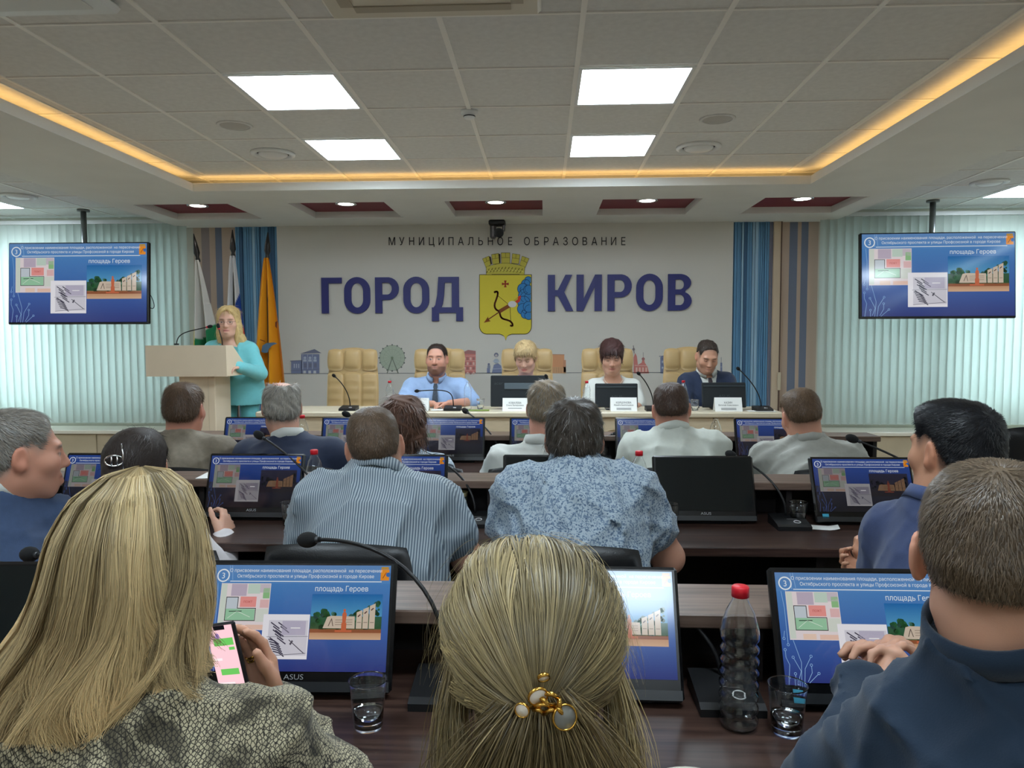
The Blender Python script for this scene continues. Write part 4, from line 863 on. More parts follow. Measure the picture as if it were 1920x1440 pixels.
# presidium equipment
def big_monitor(label, u0, u1, v0, v1, y, band=True, tilt=.1):
    a, b = at(u0, v1, y), at(u1, v0, y); W, H = float(b[0]-a[0]), float(b[2]-PZ); o = thing('desk_monitor', label, 'monitor', ((a[0]+b[0])/2, y, PZ))
    p = MB().box((0, 0, H/2+.01), (W, .03, H-.02), bev=.006).build('housing', mat('monitor_back', (28, 33, 37), .4), o); p.rotation_euler = (-tilt, 0, 0)
    if band: MB().box((0, -.017, H-.085), (W*.52, .01, .05), bev=.004).build('grip_band', mat('band_grey', (86, 96, 102), .35), p)
    else: MB().box((0, -.017, H-.03), (W*.94, .006, .012), bev=.002).build('grip_band', mat('band_dark', (48, 56, 60), .35), p)
    _t = text_mesh('acer' if band else 'ASUS', .032, .0, sx=1.2); link('logo', mesh_np('logo', np.stack([_t[0][:, 0], 0*_t[0][:, 0], _t[0][:, 1]], 1), _t[1], [mat('logo_dim', (62, 68, 72), .4)]), p, (-W*.36 if band else 0, -.0165, H-.06 if band else H*.5))
    MB().box((0, .06, .006), (W*.5, .16, .012), bev=.004).box((0, .07, .09), (.05, .02, .17), Rx(-.3)).build('stand', M_black, o)
    return o
big_monitor('larger black monitor before the blonde woman, back to the room', 920, 1027, 704, 768, 5.7); big_monitor('black monitor before the woman in white, back to the room', 1116, 1196, 719, 766, 5.66, False); big_monitor('black monitor before the man in the navy suit, back to the room', 1317, 1400, 717, 766, 5.66, False, .2)
def name_card(label, u0, u1, v0, v1, lines, y=5.56):
    a, b = at(u0, v1, y), at(u1, v0, y); W, H = float(b[0]-a[0]), float(b[2]-PZ); o = thing('name_card', label, 'name card', ((a[0]+b[0])/2, y, PZ), 0, 'white name cards'); s = .04
    V = [(-W/2, 0, 0), (W/2, 0, 0), (W/2, s, H), (-W/2, s, H), (-W/2, 2*s, 0), (W/2, 2*s, 0)]; me = mesh_np('card', V, [[0, 1, 2, 3], [3, 2, 5, 4]], [M_paper]); link('card', me, o)
    f = Flat()
    for i, (t, z, size) in enumerate(lines):
        if t: f.text(t, (0, z*H), size, (40, 42, 46), 1, .0004, .9, flip=False)
        else: f.line([(-W*.27, z*H), (W*.27, z*H)], size, (96, 100, 104), 1)
    link('print', f.mesh('print', M_print, lambda Q: np.stack([Q[:, 0], Q[:, 1]*s/H-.0012, Q[:, 1]], 1)), o)
L_ = lambda a, b: [(a, .63, .02), (b, .45, .0165), (None, .22, .004), (None, .13, .004)]
name_card('name card at the left foot of the larger monitor', 942, 989, 747, 770, L_('КОВАЛЕВА', 'Елена Валерьевна')[:3]); name_card('name card before the woman in white', 1145, 1195, 746, 770, L_('КОРШУНОВА', 'Рената Анатольевна')); name_card('name card before the man in the navy suit', 1341, 1393, 746, 770, L_('КАЗИН', 'Виталий Алексеевич')); name_card('name card before the bearded man, partly behind brown hair', 772, 803, 747, 771, [(None, .5, .004)])
def pmic(label, bu, hu, hv, hy, rise=.1, **k):
    b = atz(bu, 767, PZ); mic(label, (b[0], 5.62, PZ), at(hu, hv, hy), rise, .013, .019, bw=.13, **k)
pmic('microphone before the empty beige chair', 660, 628, 706, 5.5); pmic('microphone bent sideways before the bearded man', 852, 785, 733, 5.5, .12, lean=(-.02, -.05, .14)); pmic('microphone behind the larger presidium monitor', 1042, 1026, 708, 5.6); pmic('microphone right of the woman in white', 1222, 1199, 702, 5.5); pmic('microphone at the right end of the presidium desk', 1420, 1386, 693, 5.5)
for lb, u, y, cp in (('red-capped bottle left of the bearded man', 731, 5.72, True), ('clear uncapped bottle right of the bearded man', 877, 5.7, False), ('red-capped bottle left of the woman in white', 1100, 5.68, True), ('red-capped bottle left of the man in the navy suit', 1281, 5.75, True)):
    bottle(lb, (at(u, 750, y)[0], y, PZ), cp, .92)
cup('clear cup beside the uncapped bottle on the presidium', (at(901, 760, 5.7)[0], 5.7, PZ), False); cup('clear cup before the man in the navy suit', (at(1303, 760, 5.62)[0], 5.62, PZ), False)
sheet('stack of white papers under the hands of the bearded man', (at(832, 765, 5.62)[0], 5.64, PZ+.002), .2, .14, .1); sheet('white sheet under the microphone at the right end', (at(1425, 768, 5.6)[0], 5.57, PZ+.002), .2, .1, -.05); sheet('green folder edge left of the larger monitor', (at(893, 767, 5.6)[0], 5.6, PZ+.002), .2, .12, .05, m=mat('green_folder', (120, 140, 60), .6), name='folder')

# ---- lectern
LY = 5.45
def Lp(u, v): return at(u, v, LY)
a, b = Lp(272, 648), Lp(425, 706); o = thing('lectern', 'pale wooden lectern with a deep box top at the left', 'lectern', ((a[0]+b[0])/2, LY, .1)); W = float(b[0]-a[0]); z1, z0 = float(a[2])-.1, float(b[2])-.1
M_lect = mat('lectern_beige', (220, 202, 176), .5, noise=.03, nscale=4)
MB().prism([(0, z0), (.40, z0), (.42, z0+.03), (.12, z1), (0, z1)], -W/2, W/2, 'x').build('top_box', M_lect, o)
c0, c1 = float(at(337, 760, LY+.08)[0])-(a[0]+b[0])/2, float(at(404, 760, LY+.08)[0])-(a[0]+b[0])/2
MB().bx(c0, c1, .08, .36, 0, z0, 0, .004).build('column', M_lect, o); MB().bx(c0+.23, c0+.232, .078, .081, .02, z0).build('column_seam', M_beige, o); MB().bx(-W*.4, W*.4, .02, .42, 0, .03, 0, .006).build('foot', M_lect, o)
def lmic(label, bu, pts, y):
    s = at(*pts[0], y); o = thing('lectern_microphone', label, 'microphone', s); P = [at(u, v, yy)-s for u, v, yy in [(p[0], p[1], y) for p in pts]]
    Q = bez(P[0], P[1], P[2], P[3], 14); MB().tube(Q, .004, 8).build('gooseneck', M_black, o); t = Vector(Q[-1]-Q[-2]).normalized(); ax = t.to_track_quat('Z', 'Y').to_matrix()
    MB().lathe(ball(.013, .022), Q[-1]+np.array(t)*.015, 12, axis=ax).build('windscreen', M_foam, o); MB().tube([Q[-1]-np.array(t)*.012, Q[-1]-np.array(t)*.002], .009, 10).build('red_ring', mat('mic_red', (200, 52, 60), .4), o); MB().lathe([(0, 0), (.018, 0), (.018, .012), (0, .012)], (0, 0, 0), 12).build('foot', M_black, o)
lmic('lectern microphone curving up from the left toward the speaker', 331, [(331, 647), (331, 622), (352, 622), (390, 613)], LY+.06); lmic('lectern microphone standing before the chin of the speaker', 417, [(417, 650), (417, 635), (412, 625), (410, 615)], LY+.1)

# ---- flags behind the lectern
M_flag = attr_mat('flag_cloth', .75, spec=.2, sheen=.2)
def flag(label, top, bot, wtop, wbot, colf, y=7.2, folds=3., finial=(0, 0)):
    t_, b_ = at(*top, y), at(*bot, y); o = thing('flag_on_pole', label, 'flag', (t_[0], y, .1)); zt_, zb = float(t_[2])-.1, float(b_[2])-.1
    n, m = 56, 72; V = []; C = []
    for i in range(n):
        t = i/(n-1); z = zt_+(zb-zt_)*t; cx = float(b_[0]-t_[0])*t; w_ = (wtop+(wbot-wtop)*t**.8)
        for j in range(m):
            s = j/(m-1); x = cx+w_*(s-.5); d = (.012+.05*t)*math.sin(s*folds*2*math.pi+1.+t*1.2)+.02*t*math.sin(s*folds*5.1+t*3)
            V.append((x, -.03+d, z - (.06*t*math.sin(s*math.pi*1.3) if t > .5 else 0))); C.append(lin(colf(s, t)))
    F = np.array([[i*m+j, i*m+j+1, (i+1)*m+j+1, (i+1)*m+j] for i in range(n-1) for j in range(m-1)])
    c = link('cloth', mesh_np('cloth', V, F, [M_flag], smooth=True, col=np.array(C)), o)
    fx, fz = finial; top_ = np.array([fx, 0, zt_+fz]); MB().tube([(-fx*.6 if fx else 0, .0, -.0), (0, 0, zt_), tuple(top_*.5+np.array([0, 0, zt_])*.5)], .013, 10).build('pole', mat('flag_pole', (58, 56, 54), .4), o)
    d = Vector((fx, 0, fz)).normalized(); ax = d.to_track_quat('Z', 'Y').to_matrix(); L = math.hypot(fx, fz)
    MB().lathe([(0, -.02), (.02, -.02), (.024, 0), (.016, .03), (.03, .07), (.026, .12), (.004, L), (0, L)], (0, 0, zt_), 10, axis=ax).build('finial', mat('finial_dark', (42, 40, 38), .35, metal=.4), o)
    return o, c
WH = (206, 204, 198)
def f1(s, t):
    if t > .72 and s < .22: return (206, 186, 60)
    if t > .84-.12*(s-.2) and s >= .22: return (28, 122, 76)
    return WH
flag('white flag with green and yellow edge behind the speaker, leftmost', (371, 488), (388, 655), .035, .26, f1, 7.15, 2., (-.035, .26))
def f2(s, t):
    k = t*1.15+(s-.5)*.5
    return (210, 210, 212) if k < .62 else ((24, 62, 146) if k < 1.0 else (190, 40, 44))
flag('white blue and red tricolour flag behind the speaker', (437, 480), (441, 690), .05, .24, f2, 7.25, 2., (.0, .26))
def f3(s, t):
    return (226, 150, 22) if not (.3 < t < .33 and .5 < s < .6) else (120, 80, 10)
o, c = flag('plain orange city flag with a grey-blue curved emblem', (501, 484), (506, 728), .05, .36, f3, 7.05, 2.4, (.012, .25))
fl = Flat(); P = [(478+x, 600+y) for x, y in ((12, 60), (14, 48), (22, 43), (36, 42), (42, 44), (32, 48), (26, 54), (24, 61), (18, 62))]
p0 = np.array(o.location); link('emblem_patch', fl.mesh('emblem_patch', M_print, lambda V: V) if False else (fl.poly(P, (86, 110, 132), 0), fl.line([(488, 637), (496, 640)], 1.6, (130, 66, 20), 0), fl.poly([(516, 604), (520, 602), (519, 616), (516, 612)], (120, 60, 30), 0), fl.mesh('emblem_patch', M_print, lambda V: np.array([at(u, v, 6.93) for u, v, l in V]) - p0))[-1], o)

# ---- chairs
def cushion(w, h, t, nx=14, nz=14, corner=.25, grooves=0, crown=.35, depth=.0):
    """padded slab in the xz plane, bulging to -y and +y"""
    V = []; F = []; n = (nx+1)*(nz+1)
    for side in (-1, 1):
        for i in range(nx+1):
            for j in range(nz+1):
                a, b = 2*i/nx-1, 2*j/nz-1
                e = 1-corner*.5*(max(abs(a), abs(b))**1)*(min(abs(a), abs(b))**2); x, z = a*e*w/2, b*e*h/2
                q = max(0., 1-max(abs(a), abs(b))**4); th = t/2*(1-crown+crown*(1-a*a)*(1-b*b))*q**.35
                if grooves and side < 0: th -= t*.2*abs(math.cos(b*math.pi*grooves/2))**6*q
                V.append((x, side*th+depth*a*a, z))
    def id_(s, i, j): return s*n+i*(nz+1)+j
    for s in (0, 1):
        for i in range(nx):
            for j in range(nz):
                f = [id_(s, i, j), id_(s, i+1, j), id_(s, i+1, j+1), id_(s, i, j+1)]; F.append(f if s == 0 else f[::-1])
    for i in range(nx):
        F.append([id_(0, i, 0), id_(1, i, 0), id_(1, i+1, 0), id_(0, i+1, 0)]); F.append([id_(0, i, nz), id_(0, i+1, nz), id_(1, i+1, nz), id_(1, i, nz)])
    for j in range(nz):
        F.append([id_(0, 0, j), id_(0, 0, j+1), id_(1, 0, j+1), id_(1, 0, j)]); F.append([id_(0, nx, j), id_(1, nx, j), id_(1, nx, j+1), id_(0, nx, j+1)])
    return np.array(V), F
M_leather = mat('black_leather', (20, 21, 23), .38, bump=.25, bscale=250); M_tan = mat('beige_leather', (186, 156, 108), .42, bump=.15, bscale=220, noise=.05, nscale=6)
def pad(name, m, args, parent, loc, rot=(0, 0, 0)):
    V, F = cushion(**args); return link(name, mesh_np(name, V, F, [m], smooth=True), parent, loc, rot)
def star_base(o, m, z=.4):
    MB().tube([(0, 0, .06), (0, 0, z)], .025, 12).build('gas_lift', m, o)
    for k in range(5):
        a = 2*math.pi*k/5+.3; p = (.28*math.cos(a), .28*math.sin(a), .05); l = MB().tube([(0, 0, .085), p], [.022, .014], 8).build('base_leg', m, o); MB().tube([(p[0]-.02, p[1], .028), (p[0]+.02, p[1], .028)], .028, 12).build('caster', M_black, l)
def make_office(label, loc, rz=0.):
    """black chair whose user faces +y"""
    o = thing('office_chair', label, 'chair', loc, rz, 'black chairs of the rows')
    pad('seat', M_leather, dict(w=.46, h=.46, t=.09, corner=.3), o, (0, 0, .45), (math.pi/2, 0, 0)); pad('backrest', M_leather, dict(w=.42, h=.44, t=.07, corner=.22, depth=.03), o, (0, -.25, .635), (.12, 0, 0))
    MB().tube([(0, -.1, .41), (0, -.27, .45), (0, -.29, .6)], .018, 8).build('back_strut', M_black, o); star_base(o, M_black); return o
oc = make_office('black chair back behind the man in the striped shirt', (at(655, 1050, 2.0)[0], 2.12, 0))
def chair_at(label, u, y, rz=0., dz=0): return copy_tree(oc, None, (at(u, 1000, y-.25)[0], y, dz), rz, label)
chair_at('black chair back behind the man in the floral shirt', 1062, 2.12); chair_at('black chair of the man in the blue suit at the right', 1790, 1.75, .3); chair_at('black chair of the grey-haired man at the left edge', 30, 1.95, -.3); chair_at('black chair of the dark-haired woman behind the blonde', 270, 2.08)
chair_at('black chair back behind the man in the light grey jacket', 1575, 3.28); chair_at('black chair of the man in the white polo', 1262, 3.28); chair_at('black chair of the man in the white shirt', 1000, 3.28); chair_at('black chair of the brown-haired woman', 785, 3.28); chair_at('black chair of the balding man in navy', 545, 3.28); chair_at('black chair of the man in the tan jacket', 330, 3.22)
chair_at('black chair cropped at the right edge by the window', 1965, 4.7, -.2)
for lb, x in (('black chair of the blonde woman with the phone', -.56), ('black chair of the woman with the hair clip', -.02), ('black chair of the man in the navy shirt', .7)): copy_tree(oc, None, (x, .78, -.08), 0, lb)
def make_exec(label, loc):
    o = thing('executive_chair', label, 'chair', loc, math.pi, 'beige presidium chairs')
    b = link('backrest', None, o, (0, -.22, .78), (.1, 0, 0)); b = b
    V, F = cushion(.47, .86, .06, 14, 16, .3); sh = link('back_shell', mesh_np('back_shell', V, F, [M_tan], smooth=True), o, (0, -.235, .78), (.1, 0, 0)); bpy.data.objects.remove(b)
    for k, (x, w_) in enumerate(((-.155, .15), (0, .165), (.155, .15))):
        V, F = cushion(w_, .2, .075, 10, 8, .3); link('headrest_pad', mesh_np('headrest_pad', V, F, [M_tan], smooth=True), sh, (x, .03, .315), (0, 0, math.pi))
        V, F = cushion(w_, .56, .06, 10, 24, .12, 7); link('back_pad', mesh_np('back_pad', V, F, [M_tan], smooth=True), sh, (x, .028, -.075), (0, 0, math.pi))
    pad('seat', M_tan, dict(w=.5, h=.5, t=.12, corner=.3), o, (0, .02, .46), (math.pi/2, 0, 0))
    for s in (-1, 1): MB().tube(bez((s*.26, -.2, .46), (s*.3, -.22, .66), (s*.3, -.05, .7), (s*.3, .18, .68), 10), .022, 8).build('armrest', M_tan, o)
    star_base(o, M_black, .42); return o
EY = 6.3
ec = make_exec('empty beige leather chair at the left end of the presidium', (at(648, 700, EY)[0], EY, .1))
for lb, u in (('beige leather chair behind the bearded man', 817), ('beige leather chair behind the blonde woman', 987), ('beige leather chair behind the woman in white', 1143), ('beige leather chair behind the man in the navy suit', 1303)):
    copy_tree(ec, None, (at(u, 700, EY)[0], EY, .1), math.pi, lb)
# ================================================================== people: smooth-blended solids turned into one surface
def smin(a, b, k):
    h = np.clip(.5+.5*(b-a)/k, 0, 1); return b+(a-b)*h-k*h*(1-h)
class Field:
    def __init__(s, lo, hi, h):
        s.o = np.array(lo, np.float32); s.h = h; n = np.ceil((np.array(hi)-lo)/h).astype(int)+1; s.n = n; s.F = np.full(n, .09, np.float32)
        s.ax = [(s.o[i]+h*np.arange(n[i])).astype(np.float32) for i in range(3)]
    def blk(s, lo, hi):
        sl = []
        for i in range(3):
            a = int(max(0, math.floor((lo[i]-s.o[i])/s.h))); b = int(min(s.n[i], math.ceil((hi[i]-s.o[i])/s.h)+1)); sl.append(slice(a, b))
            if b <= a: return None, None
        return tuple(sl), (s.ax[0][sl[0]][:, None, None], s.ax[1][sl[1]][None, :, None], s.ax[2][sl[2]][None, None, :])
    def apply(s, sl, d, k, mode):
        a = s.F[sl]
        if mode > 0: s.F[sl] = smin(a, d, k)
        else: s.F[sl] = -smin(-a, d, k)
    def cap(s, a, b, ra, rb=None, k=.02, mode=1, g=0.):
        rb = ra if rb is None else rb; a = np.array(a, float); b = np.array(b, float); ra += g; rb += g; m = max(ra, rb)+k+.03
        sl, X = s.blk(np.minimum(a, b)-m, np.maximum(a, b)+m)
        if sl is None: return s
        d = b-a; L2 = float(d@d)+1e-9
        px, py, pz = X[0]-a[0], X[1]-a[1], X[2]-a[2]
        t = np.clip((px*d[0]+py*d[1]+pz*d[2])/L2, 0, 1)
        dist = np.sqrt((px-d[0]*t)**2+(py-d[1]*t)**2+(pz-d[2]*t)**2)-(ra+(rb-ra)*t)
        s.apply(sl, dist.astype(np.float32), k, mode); return s
    def ell(s, c, r, R=None, k=.02, mode=1, g=0., pw=2.):
        c = np.array(c, float); r = np.array(r, float)+g; m = float(max(r))+k+.03; sl, X = s.blk(c-m, c+m)
        if sl is None: return s
        px, py, pz = X[0]-c[0], X[1]-c[1], X[2]-c[2]
        if R is not None: px, py, pz = (R[0, 0]*px+R[1, 0]*py+R[2, 0]*pz, R[0, 1]*px+R[1, 1]*py+R[2, 1]*pz, R[0, 2]*px+R[1, 2]*py+R[2, 2]*pz)
        k0 = np.sqrt((px/r[0])**2+(py/r[1])**2+(pz/r[2])**2) if pw == 2. else (np.abs(px/r[0])**pw+np.abs(py/r[1])**pw+np.abs(pz/r[2])**pw)**(1/pw); k1 = np.sqrt((px/r[0]**2)**2+(py/r[1]**2)**2+(pz/r[2]**2)**2)+1e-9
        s.apply(sl, (k0*(k0-1)/k1).astype(np.float32), k, mode); return s
    def local(s, R, o, sc):
        px, py, pz = s.ax[0][:, None, None]-o[0], s.ax[1][None, :, None]-o[1], s.ax[2][None, None, :]-o[2]
        return [((R[0, i]*px+R[1, i]*py+R[2, i]*pz)/sc).astype(np.float32) for i in range(3)]
    def folds(s, amp, seed, fr=30., aniso=(1, 1, 1)):
        r = np.random.default_rng(seed); X = (s.ax[0][:, None, None], s.ax[1][None, :, None], s.ax[2][None, None, :]); acc = 0
        wx = .02*np.sin(X[2]*19+r.uniform(0, 6))+.015*np.sin(X[1]*23+1); wz = .025*np.sin(X[0]*15+r.uniform(0, 6))+.02*np.sin(X[1]*17+r.uniform(0, 6))
        for i in range(4):
            d = r.normal(size=3)*np.array(aniso); d = d/np.linalg.norm(d)*fr*r.uniform(.5, 1.5); q = np.sin((X[0]+wx)*d[0]+X[1]*d[1]+(X[2]+wz)*d[2]+r.uniform(0, 6)); acc = acc+(1-np.abs(q))**3.5
        s.F += (amp*(.5-acc/4*3.2)).astype(np.float32); return s
    def mesh(s):
        return surf_nets(s.F, s.o, s.h)
def surf_nets(F, o, h):
    I = F < 0; n = np.array(F.shape)
    c = [I[dx:n[0]-1+dx, dy:n[1]-1+dy, dz:n[2]-1+dz] for dx in (0, 1) for dy in (0, 1) for dz in (0, 1)]
    s = sum(x.astype(np.int8) for x in c); act = (s > 0) & (s < 8); idx = np.argwhere(act)
    if len(idx) == 0: return np.zeros((0, 3)), np.zeros((0, 4), int)
    vid = np.full(act.shape, -1, np.int32); vid[act] = np.arange(len(idx))
    offs = np.array([(dx, dy, dz) for dx in (0, 1) for dy in (0, 1) for dz in (0, 1)])
    val = np.stack([F[idx[:, 0]+q[0], idx[:, 1]+q[1], idx[:, 2]+q[2]] for q in offs], 1)
    acc = np.zeros((len(idx), 3)); cnt = np.zeros(len(idx))
    for a in range(8):
        for b in range(a+1, 8):
            if np.abs(offs[a]-offs[b]).sum() != 1: continue
            va, vb = val[:, a], val[:, b]; m = (va < 0) != (vb < 0); t = np.where(m, va/(va-vb+1e-12), 0)
            acc += np.where(m[:, None], offs[a]+t[:, None]*(offs[b]-offs[a]), 0); cnt += m
    V = o+(idx+acc/np.maximum(cnt, 1)[:, None])*h; Q = []
    for ax in range(3):
        u, v = (ax+1) % 3, (ax+2) % 3; sa = [slice(None)]*3; sb = [slice(None)]*3; sa[ax] = slice(0, -1); sb[ax] = slice(1, None)
        A, B = I[tuple(sa)], I[tuple(sb)]; E = np.argwhere(A != B)
        ok = (E[:, u] > 0) & (E[:, v] > 0) & (E[:, u] < n[u]-1) & (E[:, v] < n[v]-1); E = E[ok]
        def g(du, dv): q = E.copy(); q[:, u] -= du; q[:, v] -= dv; return vid[q[:, 0], q[:, 1], q[:, 2]]
        q = np.stack([g(0, 0), g(1, 0), g(1, 1), g(0, 1)], 1); fl = A[E[:, 0], E[:, 1], E[:, 2]]
        q[~fl] = q[~fl][:, ::-1]; Q.append(q)
    Q = np.concatenate(Q); return V, Q[(Q >= 0).all(1)]
def main_piece(V, Q):
    """keep the largest connected surface"""
    lab = np.arange(len(V))
    for _ in range(400):
        m = lab[Q].min(1); new = lab.copy()
        for k in range(4): np.minimum.at(new, Q[:, k], m)
        new = new[new]
        if (new == lab).all(): break
        lab = new
    u, c = np.unique(lab, return_counts=True)
    keep = lab == u[c.argmax()]; idx = np.cumsum(keep)-1
    return V[keep], idx[Q[keep[Q[:, 0]]]]
def relax(V, Q, it=1, lam=.5):
    for _ in range(it):
        acc = np.zeros_like(V); cnt = np.zeros(len(V))
        for k in range(4):
            np.add.at(acc, Q[:, k], V[Q[:, (k+1) % 4]]); np.add.at(acc, Q[:, k], V[Q[:, (k+3) % 4]]); np.add.at(cnt, Q[:, k], 2)
        V = V+lam*(acc/np.maximum(cnt, 1)[:, None]-V)
    return V
def vnormals(V, Q):
    N = np.cross(V[Q[:, 2]]-V[Q[:, 0]], V[Q[:, 3]]-V[Q[:, 1]]); acc = np.zeros_like(V)
    for k in range(4): np.add.at(acc, Q[:, k], N)
    return acc/(np.linalg.norm(acc, axis=1, keepdims=True)+1e-12)
def frame(yaw, pitch=0., roll=0.):
    a, p, r = math.radians(yaw), math.radians(pitch), math.radians(roll)
    x = np.array([math.cos(a), -math.sin(a), 0]); y = np.array([math.sin(a), math.cos(a), 0]); z = np.array([0, 0, 1.])
    y, z = y*math.cos(p)-z*math.sin(p), z*math.cos(p)+y*math.sin(p)
    x, z = x*math.cos(r)-z*math.sin(r), z*math.cos(r)+x*math.sin(r)
    return np.stack([x, y, z], 1)
def sstep(x, a, b): t = np.clip((x-a)/(b-a+1e-9), 0, 1); return t*t*(3-2*t)
HL_MEN = [(-.13, -.07), (-.06, -.062), (-.035, -.04), (-.012, .018), (.012, .03), (.03, .016), (.043, .022), (.05, .045), (.07, .068), (.13, .07)]
HL_FADE = [(-.13, -.035), (-.06, -.025), (-.035, -.005), (-.012, .035), (.012, .045), (.03, .03), (.043, .03), (.05, .055), (.07, .075), (.13, .08)]
HL_HIGH = [(-.13, -.07), (-.06, -.062), (-.035, -.04), (-.012, .018), (.012, .03), (.03, .0), (.043, .01), (.05, .06), (.066, .09), (.13, .092)]
HL_BOB = [(-.13, -.11), (-.03, -.1), (.015, -.085), (.03, -.06), (.045, -.02), (.058, .045), (.075, .062), (.13, .066)]
def hairline(y, knots): return np.interp(y, [k[0] for k in knots], [k[1] for k in knots])
M_skin = attr_mat('skin', .48, sss=.08, spec=.45, bump=.08, bscale=500); M_hair = attr_mat('hair_strands', .42, spec=.5); M_hairbase = attr_mat('hair_base', .6, spec=.3, noise=.16, nscale=260)
def hand_caps(W, f, n, side, curl=(.35, .35, .4, .45), thumb=(.5, .4), sc=1., spread=.0):
    """W wrist, f toward the fingers, n out of the palm, side +1/-1: thumb along side*cross(f, n)"""
    f = np.array(f, float); f /= np.linalg.norm(f); n = np.array(n, float); n -= f*(n@f); n /= np.linalg.norm(n); t = np.cross(f, n)*side; W = np.array(W, float); C = []
    for i, (off, L, r, c) in enumerate(zip((.029, .01, -.01, -.028), (.075, .083, .077, .06), (.0088, .0088, .0085, .0075), curl)):
        kn = W+(f*(.09-.006*abs(i-1))+t*off)*sc; C.append((W+t*off*.55*sc, kn, .0135*sc, .0105*sc)); d = f+t*spread*(1.5-i); d = d/np.linalg.norm(d); p = kn; a = 0
        for j, q in enumerate((.45, .3, .25)):
            a += c*(1.1 if j else .8); e = d*math.cos(a)+n*math.sin(a); p2 = p+e*L*q*sc; C.append((p, p2, (r-.0006*j)*sc, (r-.0006*(j+1))*sc)); p = p2
    b = W+(f*.02+t*.026)*sc; d1 = f*math.cos(thumb[0])*.9+t*math.sin(thumb[0])+n*.25; d1 /= np.linalg.norm(d1); p1 = b+d1*.042*sc; d2 = d1*math.cos(thumb[1])+(f*.7+n*.5)*math.sin(thumb[1]); d2 /= np.linalg.norm(d2); p2 = p1+d2*.032*sc; d3 = d2*.9+f*.3; d3 /= np.linalg.norm(d3); p3 = p2+d3*.026*sc
    C += [(W, b, .015*sc, .014*sc), (b, p1, .0145*sc, .0115*sc), (p1, p2, .0108*sc, .0096*sc), (p2, p3, .0096*sc, .008*sc)]
    return C
def ribbons(P, w, C, taper=.35, up=None):
    """P (N,S,3) strand points -> flat tapered ribbons with colours"""
    N, S, _ = P.shape; T_ = np.gradient(P, axis=1); T_ /= np.linalg.norm(T_, axis=2, keepdims=True)+1e-9
    if up is None: up = rng.normal(size=(N, 1, 3))
    B = np.cross(T_, up); B /= np.linalg.norm(B, axis=2, keepdims=True)+1e-9; ww = (w if np.ndim(w) else np.full(N, w))[:, None, None]*np.linspace(1, taper, S)[None, :, None]
    V = np.stack([P-B*ww/2, P+B*ww/2], 2).reshape(-1, 3); i = (np.arange(N)[:, None]*S+np.arange(S-1)[None])*2; i = i.ravel(); Q = np.stack([i, i+1, i+3, i+2], 1)
    return V, Q, (np.repeat(C, S*2, axis=0) if C.ndim == 2 else np.repeat(C.reshape(-1, 3), 2, axis=0))
def join(parts):
    V = []; Q = []; C = []; o = 0
    for v, q, c in parts: V.append(v); Q.append(q+o); C.append(c); o += len(v)
    return np.concatenate(V), np.concatenate(Q), np.concatenate(C)
def mixc(a, b, w): return a*(1-w[:, None])+b*w[:, None]

